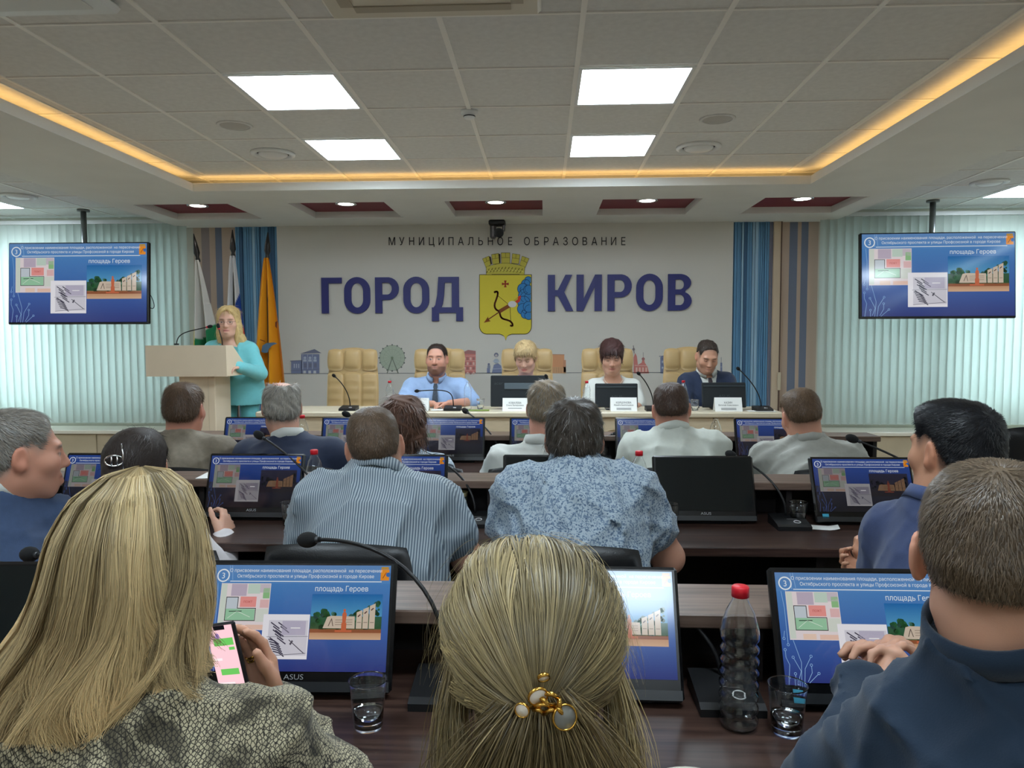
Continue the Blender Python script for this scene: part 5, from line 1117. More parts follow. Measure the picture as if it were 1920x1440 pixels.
class Person:
    def __init__(s, label, head, hs=1., hyaw=0., hpitch=0., hroll=0., tyaw=0., sh=None, el=None, wr=None, pelvis=None, bulk=1., skin=(196, 150, 124), res=.006, seed=1, root_z=0., lean=None, neck_r=.055, depth=1., nb=.062):
        s.seed = seed; s.rng = np.random.default_rng(seed); s.res = res; s.hs = hs; s.H = np.array(at(*head)); s.Rh = frame(hyaw, hpitch, hroll); s.Rt = frame(tyaw); s.skin = np.array(lin(skin)); s.bulk = bulk; s.dp = depth
        s.S = [np.array(at(*q)) for q in sh]; mid = (s.S[0]+s.S[1])/2; s.mid = mid; s.sw = float(np.linalg.norm(s.S[1]-s.S[0])); fw = s.Rt[:, 1]; s.fw = fw
        s.NB = mid+np.array([0, 0, nb])-fw*.005; s.neck_r = neck_r*hs
        s.E = [np.array(at(*q)) if q is not None else None for q in (el or (None, None))]; s.W = [np.array(at(*q)) if q is not None else None for q in (wr or (None, None))]
        lat = s.Rt[:, 0]*(1 if (s.S[1]-s.S[0])@s.Rt[:, 0] > 0 else -1)
        for i, sg in ((0, -1), (1, 1)):
            if s.E[i] is None: s.E[i] = s.S[i]+lat*sg*.05+fw*.1+np.array([0, 0, -.25])
            if s.W[i] is None: s.W[i] = s.E[i]+fw*.2-lat*sg*.1+np.array([0, 0, .05])
        s.lat = lat
        s.P = np.array(pelvis) if pelvis is not None else np.array([mid[0], mid[1], 0])-fw*.12+np.array([0, 0, .56+root_z])
        s.root = thing('person', label, 'person', (s.P[0], s.P[1], 0)); s.org = np.array([s.P[0], s.P[1], 0.]); s.hands = []
    def hl(s, p): return s.H+s.Rh@(np.array(p)*s.hs)
    def loc(s, V): return ((V-s.H)@s.Rh)/s.hs
    def torso(s, F, g=0., arms=True, upto=1.):
        b, sw, mid, P, up = s.bulk, s.sw, s.mid, s.P, np.array([0, 0, 1.]); ax = mid-P; L = np.linalg.norm(ax); ax = ax/L; R = np.stack([s.Rt[:, 0], np.cross(ax, s.Rt[:, 0]), ax], 1); fwd = R[:, 1]
        d = s.dp
        F.ell(mid-ax*.15, (sw*.5+.015+.05*(b-1), .125*b*d, .2), R, .05, g=g); F.ell(mid-ax*.06-fwd*.02, (sw*.47, .1*b*d, .105), R, .05, g=g)
        F.ell(P+ax*L*.42, (.155*b, .125*b*d, .17), R, .06, g=g); F.ell(P+ax*.03, (.18*b, .145*b*d, .14), R, .06, g=g)
        for i in (0, 1): F.cap(s.NB-up*.012-fwd*.012, s.S[i]*.93+mid*.07, .05, .062*b**.5, .045, g=g)
        F.cap(mid-ax*.02, s.NB, .075, .056, .04, g=g)
        return F
    def arm(s, F, i, g=0., k=.03, upto='wrist', r=(.06, .05, .046, .031)):
        b = s.bulk**.5; F.cap(s.S[i], s.E[i], r[0]*b, r[1]*b, k, g=g)
        if upto == 'wrist': F.cap(s.E[i], s.W[i], r[2]*b, r[3], k*.8, g=g)
        return F
    def headfield(s, F, female=False, ears=True, jaw=1., nose=1.):
        hs = s.hs; R = s.Rh
        def E(c, r, k=.02, mode=1): F.ell(s.hl(c), np.array(r)*hs, R, k*hs, mode)
        def C(a, b, ra, rb, k=.01, mode=1): F.cap(s.hl(a), s.hl(b), ra*hs, rb*hs, k*hs, mode)
        F.ell(s.hl((0, -.018, .031)), np.array((.0725, .094, .082))*hs, R, .02*hs, 1, 0., 2.35); E((0, .028, -.025), (.062, .066, .082), .03); E((0, .034, -.074), (.05*jaw, .05, .042), .03); C((0, .066, -.097), (0, .07, -.094), .02*jaw, .018, .025)
        for q in (-1, 1):
            E((q*.04, .056, -.024), (.026, .026, .024), .025); C((q*.045, .0, -.065), (q*.02, .058, -.096), .022*jaw, .018*jaw, .03)
        E((0, .078, .026), (.048, .016, .011), .018)
        for q in (-1, 1): E((q*.0315, .099, .004), (.02, .015, .0115), .012, -1)
        for q in (-1, 1): E((q*.0315, .0775, .003), (.0125, .0125, .0115), .004)
        C((0, .09, .01), (0, .108, -.027), .0075, .0115*nose, .012); E((0, .104, -.031), (.012, .01, .008), .008)
        for q in (-1, 1): E((q*.0115, .098, -.032), (.0075, .009, .007), .006)
        E((0, .088, -.058), (.024, .0125, .0055), .006); E((0, .087, -.0665), (.02, .012, .0055), .006); E((0, .094, -.078), (.016, .012, .008), .012, -1 if False else 1)
        if ears:
            for q in (-1, 1):
                Re = R@np.array(frame(q*-22)); F.ell(s.hl((q*.08, -.012, -.002)), np.array((.008, .019, .031))*hs, Re, .008*hs); F.ell(s.hl((q*.088, -.009, .002)), np.array((.006, .011, .019))*hs, Re, .005*hs, -1); E((q*.079, -.004, -.026), (.007, .009, .01), .008)
        nr = s.neck_r/hs; C((0, -.025, -.03), (0, -.02, -.085), nr*.94, nr*.9, .04 if nr > .05 else .02)
        return F
    def build_body(s, hands=True, female=False, eyes='open', jaw=1., hairc=(60, 50, 44), knots=HL_MEN, stubble=.0, brow=None, beard=None, lips=(176, 104, 96), buzz=.6, arms_r=(.046, .04, .038, .026), bald=None, fade=.02):
        pts = [s.H+.14*s.hs, s.H-.14*s.hs, s.NB, s.S[0], s.S[1], s.E[0], s.E[1], s.W[0], s.W[1], s.mid-[0, 0, .3]]+[c for cp in s.hands for q in cp for c in q[:2]]
        lo = np.min(pts, 0)-.09; hi = np.max(pts, 0)+.09; F = Field(lo, hi, s.res); s.headfield(F, female, jaw=jaw); F.cap(s.hl((0, -.022, -.06)), s.NB-[0, 0, .01], s.neck_r, s.neck_r*1.08, .03)
        s.torso(F, -.014)
        for i in (0, 1): s.arm(F, i, 0., .025, r=arms_r)
        for caps in s.hands:
            for a, b, ra, rb in caps: F.cap(a, b, ra, rb, .006)
        V, Q = main_piece(*F.mesh()); V = relax(V, Q, 1, .3); p = s.loc(V); C = np.tile(s.skin, (len(V), 1))
        hr = np.array(lin(hairc)); ishead = (p[:, 2] > -.13) & (np.abs(p[:, 0]) < .1) & (np.abs(p[:, 1]) < .14)
        hlv = p[:, 2]-hairline(p[:, 1], knots); w = sstep(hlv, -.022, fade)*buzz*ishead
        ear = sstep(np.abs(p[:, 0]), .074, .08)*sstep(-np.abs(p[:, 1]+.01), -.035, -.025)*sstep(-np.abs(p[:, 2]), -.045, -.03); w = w*(1-ear)
        if bald is not None: w = w*sstep(np.linalg.norm((p-np.array(bald[0]))/np.array(bald[1]), axis=1), .8, 1.15)
        C = mixc(C, hr, w); fr = sstep(p[:, 1], .06, .08)*ishead
        red = np.exp(-((np.abs(p[:, 0])-.042)**2+(p[:, 2]+.025)**2)/.0005)*fr*.25+np.exp(-((p[:, 2]+.03)**2+p[:, 0]**2)/.0002)*fr*.25; C = C*(1+red[:, None]*np.array([.12, -.12, -.12])); C = mixc(C, s.skin*np.array([1.02, .78, .74]), ear*.5)
        lipm = np.exp(-((p[:, 0]/.024)**4+((p[:, 2]+.062)/.0085)**4))*fr; C = mixc(C, np.array(lin(lips)), lipm*(.85 if female else .55)); ml = np.exp(-((p[:, 0]/.022)**6+((p[:, 2]+.062)/.0022)**2))*fr; C = mixc(C, s.skin*.22, ml*.8)
        bc = np.array(lin(brow or hairc)); bm = np.exp(-(((np.abs(p[:, 0])-.033)/.019)**4+((p[:, 2]-.024+.25*(np.abs(p[:, 0])-.03)**2*20)/.0055)**4))*fr; C = mixc(C, bc, bm*.75)
        ed = np.sqrt(((np.abs(p[:, 0])-.0315)/.013)**2+((p[:, 2]-.002)/(.0046 if eyes == 'open' else .0018))**2); em = sstep(-ed, -1.1, -.8)*fr; C = mixc(C, np.array([.4, .37, .34]) if eyes == 'open' else np.array([.06, .045, .04]), em*.8)
        ir = sstep(-np.sqrt((np.abs(p[:, 0])-.0315)**2+(p[:, 2]-.002)**2), -.0068, -.0048)*fr; C = mixc(C, np.array([.03, .026, .024]), ir*em*(eyes == 'open')); lid = np.exp(-((ed-1.1)/.16)**2)*(p[:, 2] > .002)*fr; C = mixc(C, np.array([.05, .035, .03]), lid*.75)
        bz = sstep(-p[:, 2], .048, .06)*sstep(p[:, 1], .0, .03)*ishead*(1-lipm)
        if beard: C = mixc(C, np.array(lin(beard)), np.clip(bz+np.exp(-((p[:, 0]/.028)**4+((p[:, 2]+.046)/.006)**4))*fr, 0, 1)*.8)
        elif stubble: C = mixc(C, s.skin*.55, bz*stubble)
        parts = [(V, Q, C)]
        for caps in ():
            q = np.array([c for cp in caps for c in cp[:2]]); Fh = Field(q.min(0)-.03, q.max(0)+.03, min(s.res*.6, .0035))
            for a, b, ra, rb in caps: Fh.cap(a, b, ra, rb, .006)
            v, f = Fh.mesh(); v = relax(v, f, 1, .3); cc = np.tile(s.skin, (len(v), 1))
            tips = np.array([c[1] for c in caps if c[3] < .0085]);
            if len(tips): dd = np.min(np.linalg.norm(v[:, None]-tips[None], axis=2), axis=1); cc = cc*(1+.12*sstep(-dd, -.014, -.006)[:, None]*np.array([1, -.4, -.4]))
            parts.append((v, f, cc))
        V, Q, C = join(parts); me = mesh_np('body', V-s.org, Q, [M_skin], smooth=True, col=C); s.body = link('body', me, s.root); return s
    def hand(s, i, f, n, side, **k): s.hands.append(hand_caps(s.W[i], f, n, side, **k)); return s
    def garment(s, name, m, sleeves='long', g=.0, res=None, fold=.004, seed=None, vee=None, r=(.064, .056, .054, .04), hem=None, hole=.058, short_at=.75, fr=30., skirt=None):
        res = res or s.res*1.75; pts = [s.NB+.05, s.S[0], s.S[1], s.E[0], s.E[1], s.W[0], s.W[1], s.P]; lo = np.min(pts, 0)-.24; hi = np.max(pts, 0)+.24
        hi[2] = s.NB[2]+.12; lo[2] = (hem if hem is not None else s.P[2]-.12); F = Field(lo, hi, res); s.torso(F, g+.004); b = s.bulk**.5
        for i in (0, 1):
            if sleeves == 'long': s.arm(F, i, g, .03, r=r)
            elif sleeves == 'short':
                e = s.S[i]+(s.E[i]-s.S[i])*short_at; F.cap(s.S[i], e, r[0]*b, r[1]*1.18*b, .035, g=g)
        if skirt: F.ell(s.P+np.array(skirt[0]), skirt[1], s.Rt, .05)
        F.folds(fold, seed or s.seed, fr); F.cap(s.NB-[0, 0, .03], s.NB+(s.hl((0, -.02, -.07))-s.NB)*1.3, hole*s.hs, hole*s.hs*.98, .012, -1)
        if vee:
            p = F.local(s.Rt, s.NB, 1.); half, drop = vee; d = np.maximum(np.maximum(np.abs(p[0])-half*(p[2]+drop)/drop, -(p[2]+drop)), -(p[1]-.02)); F.F = -smin(-F.F, d.astype(np.float32), .006)
        for i in (0, 1):
            if sleeves == 'short':   # clean hem
                pass
        V, Q = F.mesh(); V = relax(V, Q, 1, .5); o = link(name, mesh_np(name, V-s.org, Q, [m], smooth=True), s.root); return o
    def collar(s, m, r=.067, h=.036, name='collar', flare=.012, zoff=.045, open_=.35, tall_back=1., points=.03):
        a = np.linspace(-math.pi+open_, math.pi-open_, 40); ax = s.hl((0, -.02, -.07))-s.NB; ax = ax/np.linalg.norm(ax)*.5+np.array([0, 0, .5]); ax = ax/np.linalg.norm(ax); c = s.NB+ax*zoff; R = s.Rt; V = []; n = 4
        for t in a:
            # angle 0 is the nape
            d = -R[:, 1]*math.cos(t)+R[:, 0]*math.sin(t); d = d-ax*(d@ax); d /= np.linalg.norm(d); f = abs(t)/math.pi; hh = h*(1-.35*f); low = -.012-.03*f
            for rr, zz in ((r*.98, low), (r*.97, low+hh+.012), (r*1.02+flare*.4, low+hh+.012), (r*1.06+flare, low+hh*.15-(points*sstep(f, .6, 1.))), (r*1.03+flare*.5, low+hh*.1)): V.append(c+d*rr*s.hs+ax*zz)
        n = 5; Q = [[i*n+j, (i+1)*n+j, (i+1)*n+j+1, i*n+j+1] for i in range(len(a)-1) for j in range(n-1)]
        return link(name, mesh_np(name, np.array(V)-s.org, np.array(Q), [m], smooth=True), s.root)
    def legs(s, m, shoe=(30, 28, 28), stand=False, gap=.1):
        lo = s.P-.75; hi = s.P+.75; lo[2] = -.02+(.1 if s.P[2] > .6 else 0); hi[2] = s.P[2]+.2; F = Field(lo, hi, .026 if not stand else .013); fl = .1 if s.P[2] > .62 else 0.
        F.ell(s.P, (.175*s.bulk, .135*s.bulk, .12), s.Rt, .05); F2 = Field(lo, hi, .018)
        for q in (-1, 1):
            hip = s.P+s.lat*q*.09-[0, 0, .02]
            if stand: kn = hip+[0, 0, -.42]+s.fw*.02; an = kn+[0, 0, -(kn[2]-fl-.09)]-s.fw*.03
            else: kn = hip+s.fw*.42+s.lat*q*gap*.5+[0, 0, .0]; kn[2] = fl+.5; an = kn+s.fw*(-.03); an[2] = fl+.09
            F.cap(hip, kn, .085*s.bulk**.5, .065, .04); F.cap(kn, an, .062 if not stand else .075, .055 if not stand else .07, .03); F2.cap(an-[0, 0, .045]-s.fw*.03, an+s.fw*.15-[0, 0, .055], .042, .034, .02)
        V, Q = F.mesh(); link('trousers', mesh_np('trousers', V-s.org, Q, [m], smooth=True), s.root); V, Q = F2.mesh(); link('shoes', mesh_np('shoes', V-s.org, Q, [mat('shoe_leather', shoe, .4)], smooth=True), s.root)
    def hair(s, color, thick=.01, knots=HL_MEN, vols=(), cuts=(), n=1500, length=.02, width=.0016, whorl=(0, -.07, .1), lift=None, var=.25, fringe=False, res=None, noise=.003, nfr=120., grey=0., bald=None, grav=.4, seg=2, comb=None, face_cut=True, curl=0., top=0., taper=.04):
        lift = (.7 if length <= .026 else .1) if lift is None else lift
        res = res or s.res*.85; lo = s.hl((0, 0, 0))-.2*s.hs; hi = s.hl((0, 0, 0))+.2*s.hs
        for c, r in vols: q = s.hl(c); m = max(r)*s.hs+.03; lo = np.minimum(lo, q-m); hi = np.maximum(hi, q+m)
        F = Field(lo, hi, res); R = s.Rh; hs = s.hs; F.ell(s.hl((0, -.018, .033)), np.array((.0725+thick, .094+thick, .084+thick+top))*hs, R, .01, 1, 0., 2.35)
        F.ell(s.hl((0, -.035, -.02)), np.array((.064+thick*.8, .072+thick*.7, .06))*hs, R, .03)
        for c, r in vols: F.ell(s.hl(c), np.array(r)*hs, R, .02)
        p = F.local(R, s.H, hs); cut = hairline(p[1], knots)-p[2]
        if noise: F.F += (noise*np.sin(p[0]*nfr+3*np.sin(p[2]*60)+2*np.sin(p[1]*45))*np.sin(p[1]*nfr*.7+p[2]*nfr*.5+s.seed)).astype(np.float32)
        F.F += ((thick+.002)*hs*(1-sstep(-cut, 0, taper))*(p[1] < .12)).astype(np.float32)
        F.F = -smin(-F.F, -(cut*.8*hs).astype(np.float32), .006)
        if face_cut: F.ell(s.hl((0, .095, -.04)), np.array((.056, .05, .085))*hs, R, .012, -1)
        for c, r in cuts: F.ell(s.hl(c), np.array(r)*hs, R, .015, -1)
        if bald is not None: F.ell(s.hl(bald[0]), np.array(bald[1])*hs, R, .02, -1)
        V, Q = F.mesh(); p = s.loc(V); N = vnormals(V, Q); keep = np.linalg.norm((p-np.array((0, -.018, .033)))/np.array((.066, .086, .075)), axis=1) > .98
        col = np.array(lin(color)); r = s.rng; parts = [(V, Q, np.tile(col, (len(V), 1)))]
        o = link('hair', mesh_np('hair', V-s.org, Q, [M_hairbase], smooth=True, col=parts[0][2]), s.root); s.hair_o = o
        good = np.where(keep & (np.einsum('ij,ij->i', N, V-s.hl((0, -.018, .0))) > 0))[0]
        if not fringe: q_ = p[good]; good = good[~((q_[:, 1] > .045) & (q_[:, 2] < .1))]
        if n and len(good):
            i = r.choice(good, n); P0 = V[i]; nn = N[i]; d = (P0-s.hl(whorl)); d = d/np.linalg.norm(d, axis=1, keepdims=True)-np.array([0, 0, grav]);
            if comb is not None: d = d+s.Rh@np.array(comb)
            d = d-nn*np.einsum('ij,ij->i', d, nn)[:, None]; d /= np.linalg.norm(d, axis=1, keepdims=True)+1e-9; d = d+r.normal(size=d.shape)*.22; d = d-nn*np.maximum(np.einsum('ij,ij->i', d, nn), 0)[:, None]*.85
            L = length*hs*r.uniform(.6, 1.2, n); S = []
            cen = s.hl((0, -.018, .02))
            for j in range(seg+1):
                t = j/seg; q = P0-nn*(.003 if length > .03 else .001)+d*(L*t)[:, None]+nn*(lift*L*(t-.6*t*t))[:, None]-nn*(L**2*t*t/(.18*hs))[:, None]*.55
                if curl: q = q+np.cross(d, nn)*(curl*np.sin(t*5+r.uniform(0, 6, n)))[:, None]
                S.append(q)
            S = np.stack(S, 1); tone = 1+var*r.normal(size=n); cc = col[None]*np.clip(tone, .45, 1.8)[:, None]; g = r.random(n) < grey; cc[g] = np.array(lin((150, 148, 144)))*r.uniform(.5, 1.1, g.sum())[:, None]
            v, q, c = ribbons(S, width*hs*r.uniform(.7, 1.3, n), cc, up=np.repeat(nn[:, None], 1, 1)); link('hair_strands', mesh_np('hair_strands', v-s.org, q, [M_hair], smooth=True, col=c), o)['kind'] = 'stuff'
        return s
    def strand_mesh(s, P, w, C, name='hair_strands', parent=None, up=None):
        v, q, c = ribbons(P, w, C, up=up); return tag(link(name, mesh_np(name, v-s.org, q, [M_hair], smooth=True, col=c), parent or s.hair_o), kind='stuff')
    def tie(s, m, L=.3):
        f = s.fw; V = []; c0 = s.NB+f*.062-[0, 0, .03]; ax = np.array([0, 0, -1.])+f*.15; ax /= np.linalg.norm(ax); la = s.Rt[:, 0]; P = [(.013, 0), (.019, .03), (.015, .04), (.022, .1), (.03, .2), (.036, L-.04), (.0, L)]; mb = MB()
        for w_, t in P:
            c = s.NB-[0, 0, .02]+np.array([0, 0, -1.])*t+f*(float(np.interp(t, [0, .05, .12, .2, .3], [.07, .095, .125, .14, .14]))*s.bulk**.9+.018)
            V += [c-la*w_, c+f*.006, c+la*w_]
        F = []
        for i in range(len(P)-1):
            for j in range(2): F.append([i*3+j, i*3+j+1, (i+1)*3+j+1, (i+1)*3+j])
        return link('tie', mesh_np('tie', np.array(V)-s.org, F, [m], smooth=True), s.root)
# ------------------------------------------------------------------ the people, far to near
def cloth(name, rgb, rough=.85, noise=.06, nscale=60, bump=.2): return mat(name, rgb, rough, noise=noise, nscale=nscale, bump=bump, bscale=420, sheen=.15)
T_dark = cloth('trouser_dark', (34, 36, 44)); T_grey = cloth('trouser_grey', (70, 70, 72)); T_tan = cloth('trouser_beige', (130, 120, 104))
W_shirt = cloth('white_shirt_cloth', (206, 208, 202), nscale=20, noise=.02)
fd = np.array([0, 1., 0]); dn = np.array([0, 0, -1.])
# ---- speaker at the lectern
s = Person('woman in a turquoise trouser suit speaking at the lectern, glasses, long blonde hair', (428, 604, 5.98), 1.06, 168, 3, 0, 170, ((399, 655, 6.0), (468, 657, 6.02)), ((392, 705, 5.9), (487, 700, 5.98)), ((405, 690, 5.68), (448, 688, 5.66)), pelvis=(at(447, 745, 6.05)[0], 6.06, 1.0), bulk=.98, skin=(214, 168, 146), res=.006, seed=21)
s.hand(0, (0, -1, -.1), dn, 1); s.hand(1, (-.3, -1, -.1), dn, -1)
s.build_body(female=True, jaw=.92, hairc=(196, 166, 112), knots=HL_BOB, brow=(120, 90, 66), lips=(190, 92, 92), buzz=.3)
M_turq = cloth('turquoise_suit', (116, 196, 202), noise=.03)
s.garment('jacket', M_turq, 'long', .006, fold=.003, vee=(.075, .24), hem=at(447, 760, 6.0)[2], skirt=((0, 0, -.05), (.215, .17, .25)))
s.legs(cloth('turquoise_trousers', (96, 172, 178), noise=.03), (60, 50, 50), True)
s.hair((206, 178, 124), .014, [(-.13, -.3), (-.03, -.3), (.02, -.3), (.04, -.2), (.05, .0), (.06, .06), (.075, .082), (.13, .09)], vols=[((.066, -.01, -.08), (.026, .05, .1)), ((-.072, -.005, -.08), (.034, .055, .11)), ((-.09, -.005, -.16), (.045, .055, .07)), ((0, -.07, -.1), (.075, .045, .12))], cuts=[((.002, .085, .012), (.054, .065, .084))], n=2600, length=.06, width=.003, taper=.004, whorl=(.03, .05, .13), grav=1.2, var=.22, lift=.15)
gl = MB()
for q in (-1, 1): gl.tube([s.hl((q*.0315+.02*np.sign(math.cos(a))*abs(math.cos(a))**.6, .1, .0+.0125*np.sign(math.sin(a))*abs(math.sin(a))**.6))-s.org for a in np.linspace(0, 2*math.pi, 17)], .0011, 6); gl.tube([s.hl((q*.053, .098, .005))-s.org, s.hl((q*.078, .0, .012))-s.org], .0012, 6)
gl.tube([s.hl((-.011, .101, .003))-s.org, s.hl((.011, .101, .003))-s.org], .0013, 6); gl.build('glasses', mat('glasses_frame', (40, 36, 38), .3), s.root)
for q in (-1, 1):
    c = s.NB+s.fw*.095+s.Rt[:, 0]*q*.055-[0, 0, .09]; MB().prism([(-.03, .06), (.025, .05), (.035, .0), (.0, -.07), (-.02, -.02)], -.004, .004, 'y').build('lapel', M_turq, s.root, c-s.org, (0, 0, math.radians(-10+180 if q > 0 else -10)))
# ---- presidium
s = Person('bearded man in a light blue shirt and dark tie at the presidium', (819, 674, 6.1), 1.09, 182, -2, 0, 176, ((772, 727, 6.16), (865, 727, 6.16)), ((757, 757, 6.04), (884, 754, 6.04)), ((812, 757, 5.82), (842, 756, 5.8)), bulk=1.3, skin=(206, 150, 128), res=.006, seed=31, root_z=.1)
s.hand(0, (1, -.5, 0), (0, -.2, -1), -1, curl=(.6, .6, .7, .7)); s.hand(1, (-1, -.5, 0), (0, -.2, -1), 1, curl=(.7, .7, .8, .8))
s.build_body(jaw=1.08, hairc=(58, 44, 38), knots=HL_HIGH, beard=(96, 66, 54), brow=(70, 50, 42)); M_lb = cloth('light_blue_shirt', (150, 176, 214), noise=.02); s.garment('shirt', M_lb, 'short', .004, short_at=.92, fold=.0045, seed=3); s.collar(M_lb, open_=.3); s.tie(mat('dark_tie', (40, 50, 62), .6, noise=.5, nscale=150)); s.legs(T_dark)
s.hair((50, 38, 34), .005, HL_HIGH, noise=.0007, n=1600, length=.016, width=.0022)
s = Person('woman with short blonde hair in a lilac jacket at the presidium', (985, 671, 6.1), 1.05, 188, 22, 2, 184, ((951, 727, 6.18), (1020, 727, 6.18)), ((945, 765, 6.1), (1030, 765, 6.1)), None, bulk=.95, skin=(214, 168, 146), res=.006, seed=32, root_z=.1)
s.build_body(female=True, jaw=.92, hairc=(190, 158, 104), brow=(150, 116, 84), lips=(196, 96, 92), buzz=.4, eyes='down'); s.garment('jacket', cloth('lilac_jacket', (160, 172, 222), noise=.02), 'long', .004, vee=(.05, .14)); s.legs(T_dark)
s.hair((190, 164, 120), .016, [(-.13, -.075), (-.04, -.06), (-.01, -.035), (.02, -.01), (.04, .01), (.055, .04), (.075, .052), (.13, .06)], vols=[((0, .05, .07), (.062, .045, .038)), ((0, -.05, .05), (.08, .075, .07))], n=2200, length=.045, width=.0028, taper=.004, whorl=(.02, -.05, .12), lift=.15, var=.25, fringe=True)
s = Person('dark-haired woman in a white top with a pearl necklace at the presidium', (1147, 671, 6.1), 1.09, 183, 14, 0, 180, ((1113, 727, 6.16), (1186, 727, 6.16)), ((1104, 762, 6.08), (1197, 762, 6.08)), ((1120, 765, 5.85), (1190, 765, 5.85)), bulk=1.12, skin=(208, 160, 136), res=.006, seed=33, root_z=.1)
s.build_body(female=True, hairc=(60, 40, 38), brow=(70, 50, 46), lips=(170, 84, 80), buzz=.4, jaw=1.02, eyes='down'); s.garment('blouse', W_shirt, 'short', .004, vee=(.085, .13), short_at=.9); s.legs(T_dark)
s.hair((64, 40, 38), .016, [(-.13, -.07), (-.03, -.065), (.015, -.05), (.03, -.03), (.045, .0), (.058, .03), (.075, .036), (.13, .04)], vols=[((0, .055, .06), (.066, .045, .04)), ((0, -.04, .06), (.088, .09, .085))], n=2200, length=.05, width=.0028, taper=.004, whorl=(0, -.04, .13), var=.25, fringe=True)
pe = MB()
for k in range(27):
    a = math.pi*(k/26-.5)*1.25; c = s.NB+s.Rt[:, 0]*.078*math.sin(a)+s.fw*(.035+.062*math.cos(a))+np.array([0, 0, .022-.06*math.cos(a)]); pe.lathe([(0, -.005), (.0045, -.002), (.0045, .002), (0, .005)], c-s.org, 6)
pe.build('necklace', mat('pearl', (236, 226, 210), .25), s.root)
s = Person('man in a navy suit looking down at the right end of the presidium', (1326, 669, 6.1), 1.08, 177, 24, -3, 176, ((1287, 717, 6.18), (1363, 716, 6.18)), ((1282, 760, 6.08), (1378, 760, 6.08)), ((1300, 765, 5.85), (1345, 765, 5.85)), bulk=1.12, skin=(200, 150, 124), res=.006, seed=34, root_z=.1)
s.build_body(hairc=(62, 54, 48), stubble=.3, eyes='down', knots=[(-.13, -.07), (-.06, -.062), (-.035, -.04), (-.012, .018), (.012, .03), (.03, .0), (.043, .01), (.05, .055), (.06, .085), (.13, .09)]); M_navy = cloth('navy_suit_cloth', (36, 48, 74), noise=.05)
s.garment('shirt', W_shirt, 'none', -.003, fold=.001, seed=5); s.garment('jacket', M_navy, 'long', .008, vee=(.07, .27)); s.collar(W_shirt, open_=.3); s.tie(mat('brown_tie', (52, 40, 46), .5)); s.legs(T_dark)
c = s.NB+s.fw*.13+s.Rt[:, 0]*-.085-np.array([0, 0, .11]); f_ = MB()
for k in range(3): f_.bx(-.016, .016, -.003, 0, .004-.005*k, .009-.005*k, k)
f_.build('lapel_pin', [mat('pin_white', (235, 235, 235), .4), mat('pin_blue', (40, 70, 160), .4), mat('pin_red', (200, 40, 40), .4)], s.root, c-s.org)
s.hair((58, 48, 42), .004, [(-.13, -.07), (-.06, -.062), (-.035, -.04), (-.012, .018), (.012, .03), (.03, .0), (.043, .01), (.05, .055), (.06, .085), (.13, .09)], n=1200, length=.014, width=.002, grey=.12)
# ---- far row, seen from behind
def plain(label, head, sh, el, col, hairc, **k):
    pass
s = Person('man in a tan jacket with short brown hair, far row left', (347, 768, 3.33), 1.02, -2, 4, 0, 12, ((268, 852, 3.3), (412, 850, 3.28)), ((240, 930, 3.35), (436, 905, 3.42)), None, bulk=1.25, skin=(190, 132, 110), res=.007, seed=41, neck_r=.062)
s.build_body(hairc=(84, 66, 52)); s.garment('jacket', cloth('tan_jacket', (124, 114, 98), noise=.1), 'long', .012, fold=.01, fr=24); s.legs(T_tan); s.hair((92, 72, 56), .008, noise=.0007, n=4000, length=.022, width=.0016, var=.3)
s = Person('balding man with grey hair in a navy suit, far row', (529, 765, 3.33), 1.03, -18, 6, 0, -8, ((466, 858, 3.3), (622, 854, 3.3)), ((440, 960, 3.35), (655, 945, 3.4)), None, bulk=1.2, skin=(206, 156, 134), res=.007, seed=42)
BA = ((0, -.03, .125), (.056, .075, .05))
s.build_body(hairc=(150, 146, 138), bald=BA); s.garment('shirt', W_shirt, 'none', -.004, fold=.001); s.garment('jacket', cloth('navy_jacket', (32, 42, 66), noise=.05), 'long', .01, fold=.005); s.collar(W_shirt, r=.064, h=.034); s.legs(T_dark); s.hair((158, 152, 142), .01, n=3600, length=.03, width=.0016, grey=.3, bald=BA, var=.3, lift=.3)
s = Person('woman with wavy brown hair in a pale blue patterned dress, far row', (757, 800, 3.3), 1.05, -2, 8, 0, 0, ((700, 885, 3.3), (822, 880, 3.3)), ((690, 960, 3.35), (850, 930, 3.45)), None, bulk=1.0, skin=(206, 160, 138), res=.007, seed=43)
s.build_body(female=True, hairc=(92, 58, 46)); s.garment('dress', pattern_mat('patterned_dress', 'grid', (150, 172, 190), (52, 62, 76), (206, 214, 220)), 'short', .004, short_at=.6); s.legs(T_dark)
s.hair((92, 64, 50), .02, [(-.13, -.1), (-.03, -.095), (.015, -.06), (.03, -.03), (.045, .0), (.058, .045), (.075, .062), (.13, .066)], vols=[((0, -.05, .03), (.098, .09, .098)), ((.03, -.06, -.04), (.075, .06, .06)), ((-.03, -.06, -.04), (.075, .06, .06))], n=3400, length=.06, width=.0034, var=.4, taper=.004, curl=.006, noise=.006, nfr=70, lift=.05, grav=1.4)
s = Person('man in a white shirt with greying hair, far row behind the floral shirt', (1024, 767, 3.35), 1.04, 0, 6, 2, 4, ((938, 868, 3.32), (1090, 868, 3.32)), ((905, 960, 3.4), (1130, 940, 3.45)), None, bulk=1.12, skin=(206, 150, 130), res=.007, seed=44)
s.build_body(hairc=(128, 112, 92)); s.garment('shirt', W_shirt, 'long', .006, fold=.013); s.collar(W_shirt); s.legs(T_dark); s.hair((136, 120, 98), .011, n=3600, length=.026, width=.0016, grey=.35, var=.35, lift=.4)
M_polo = cloth('white_polo_cloth', (196, 200, 190), noise=.03)
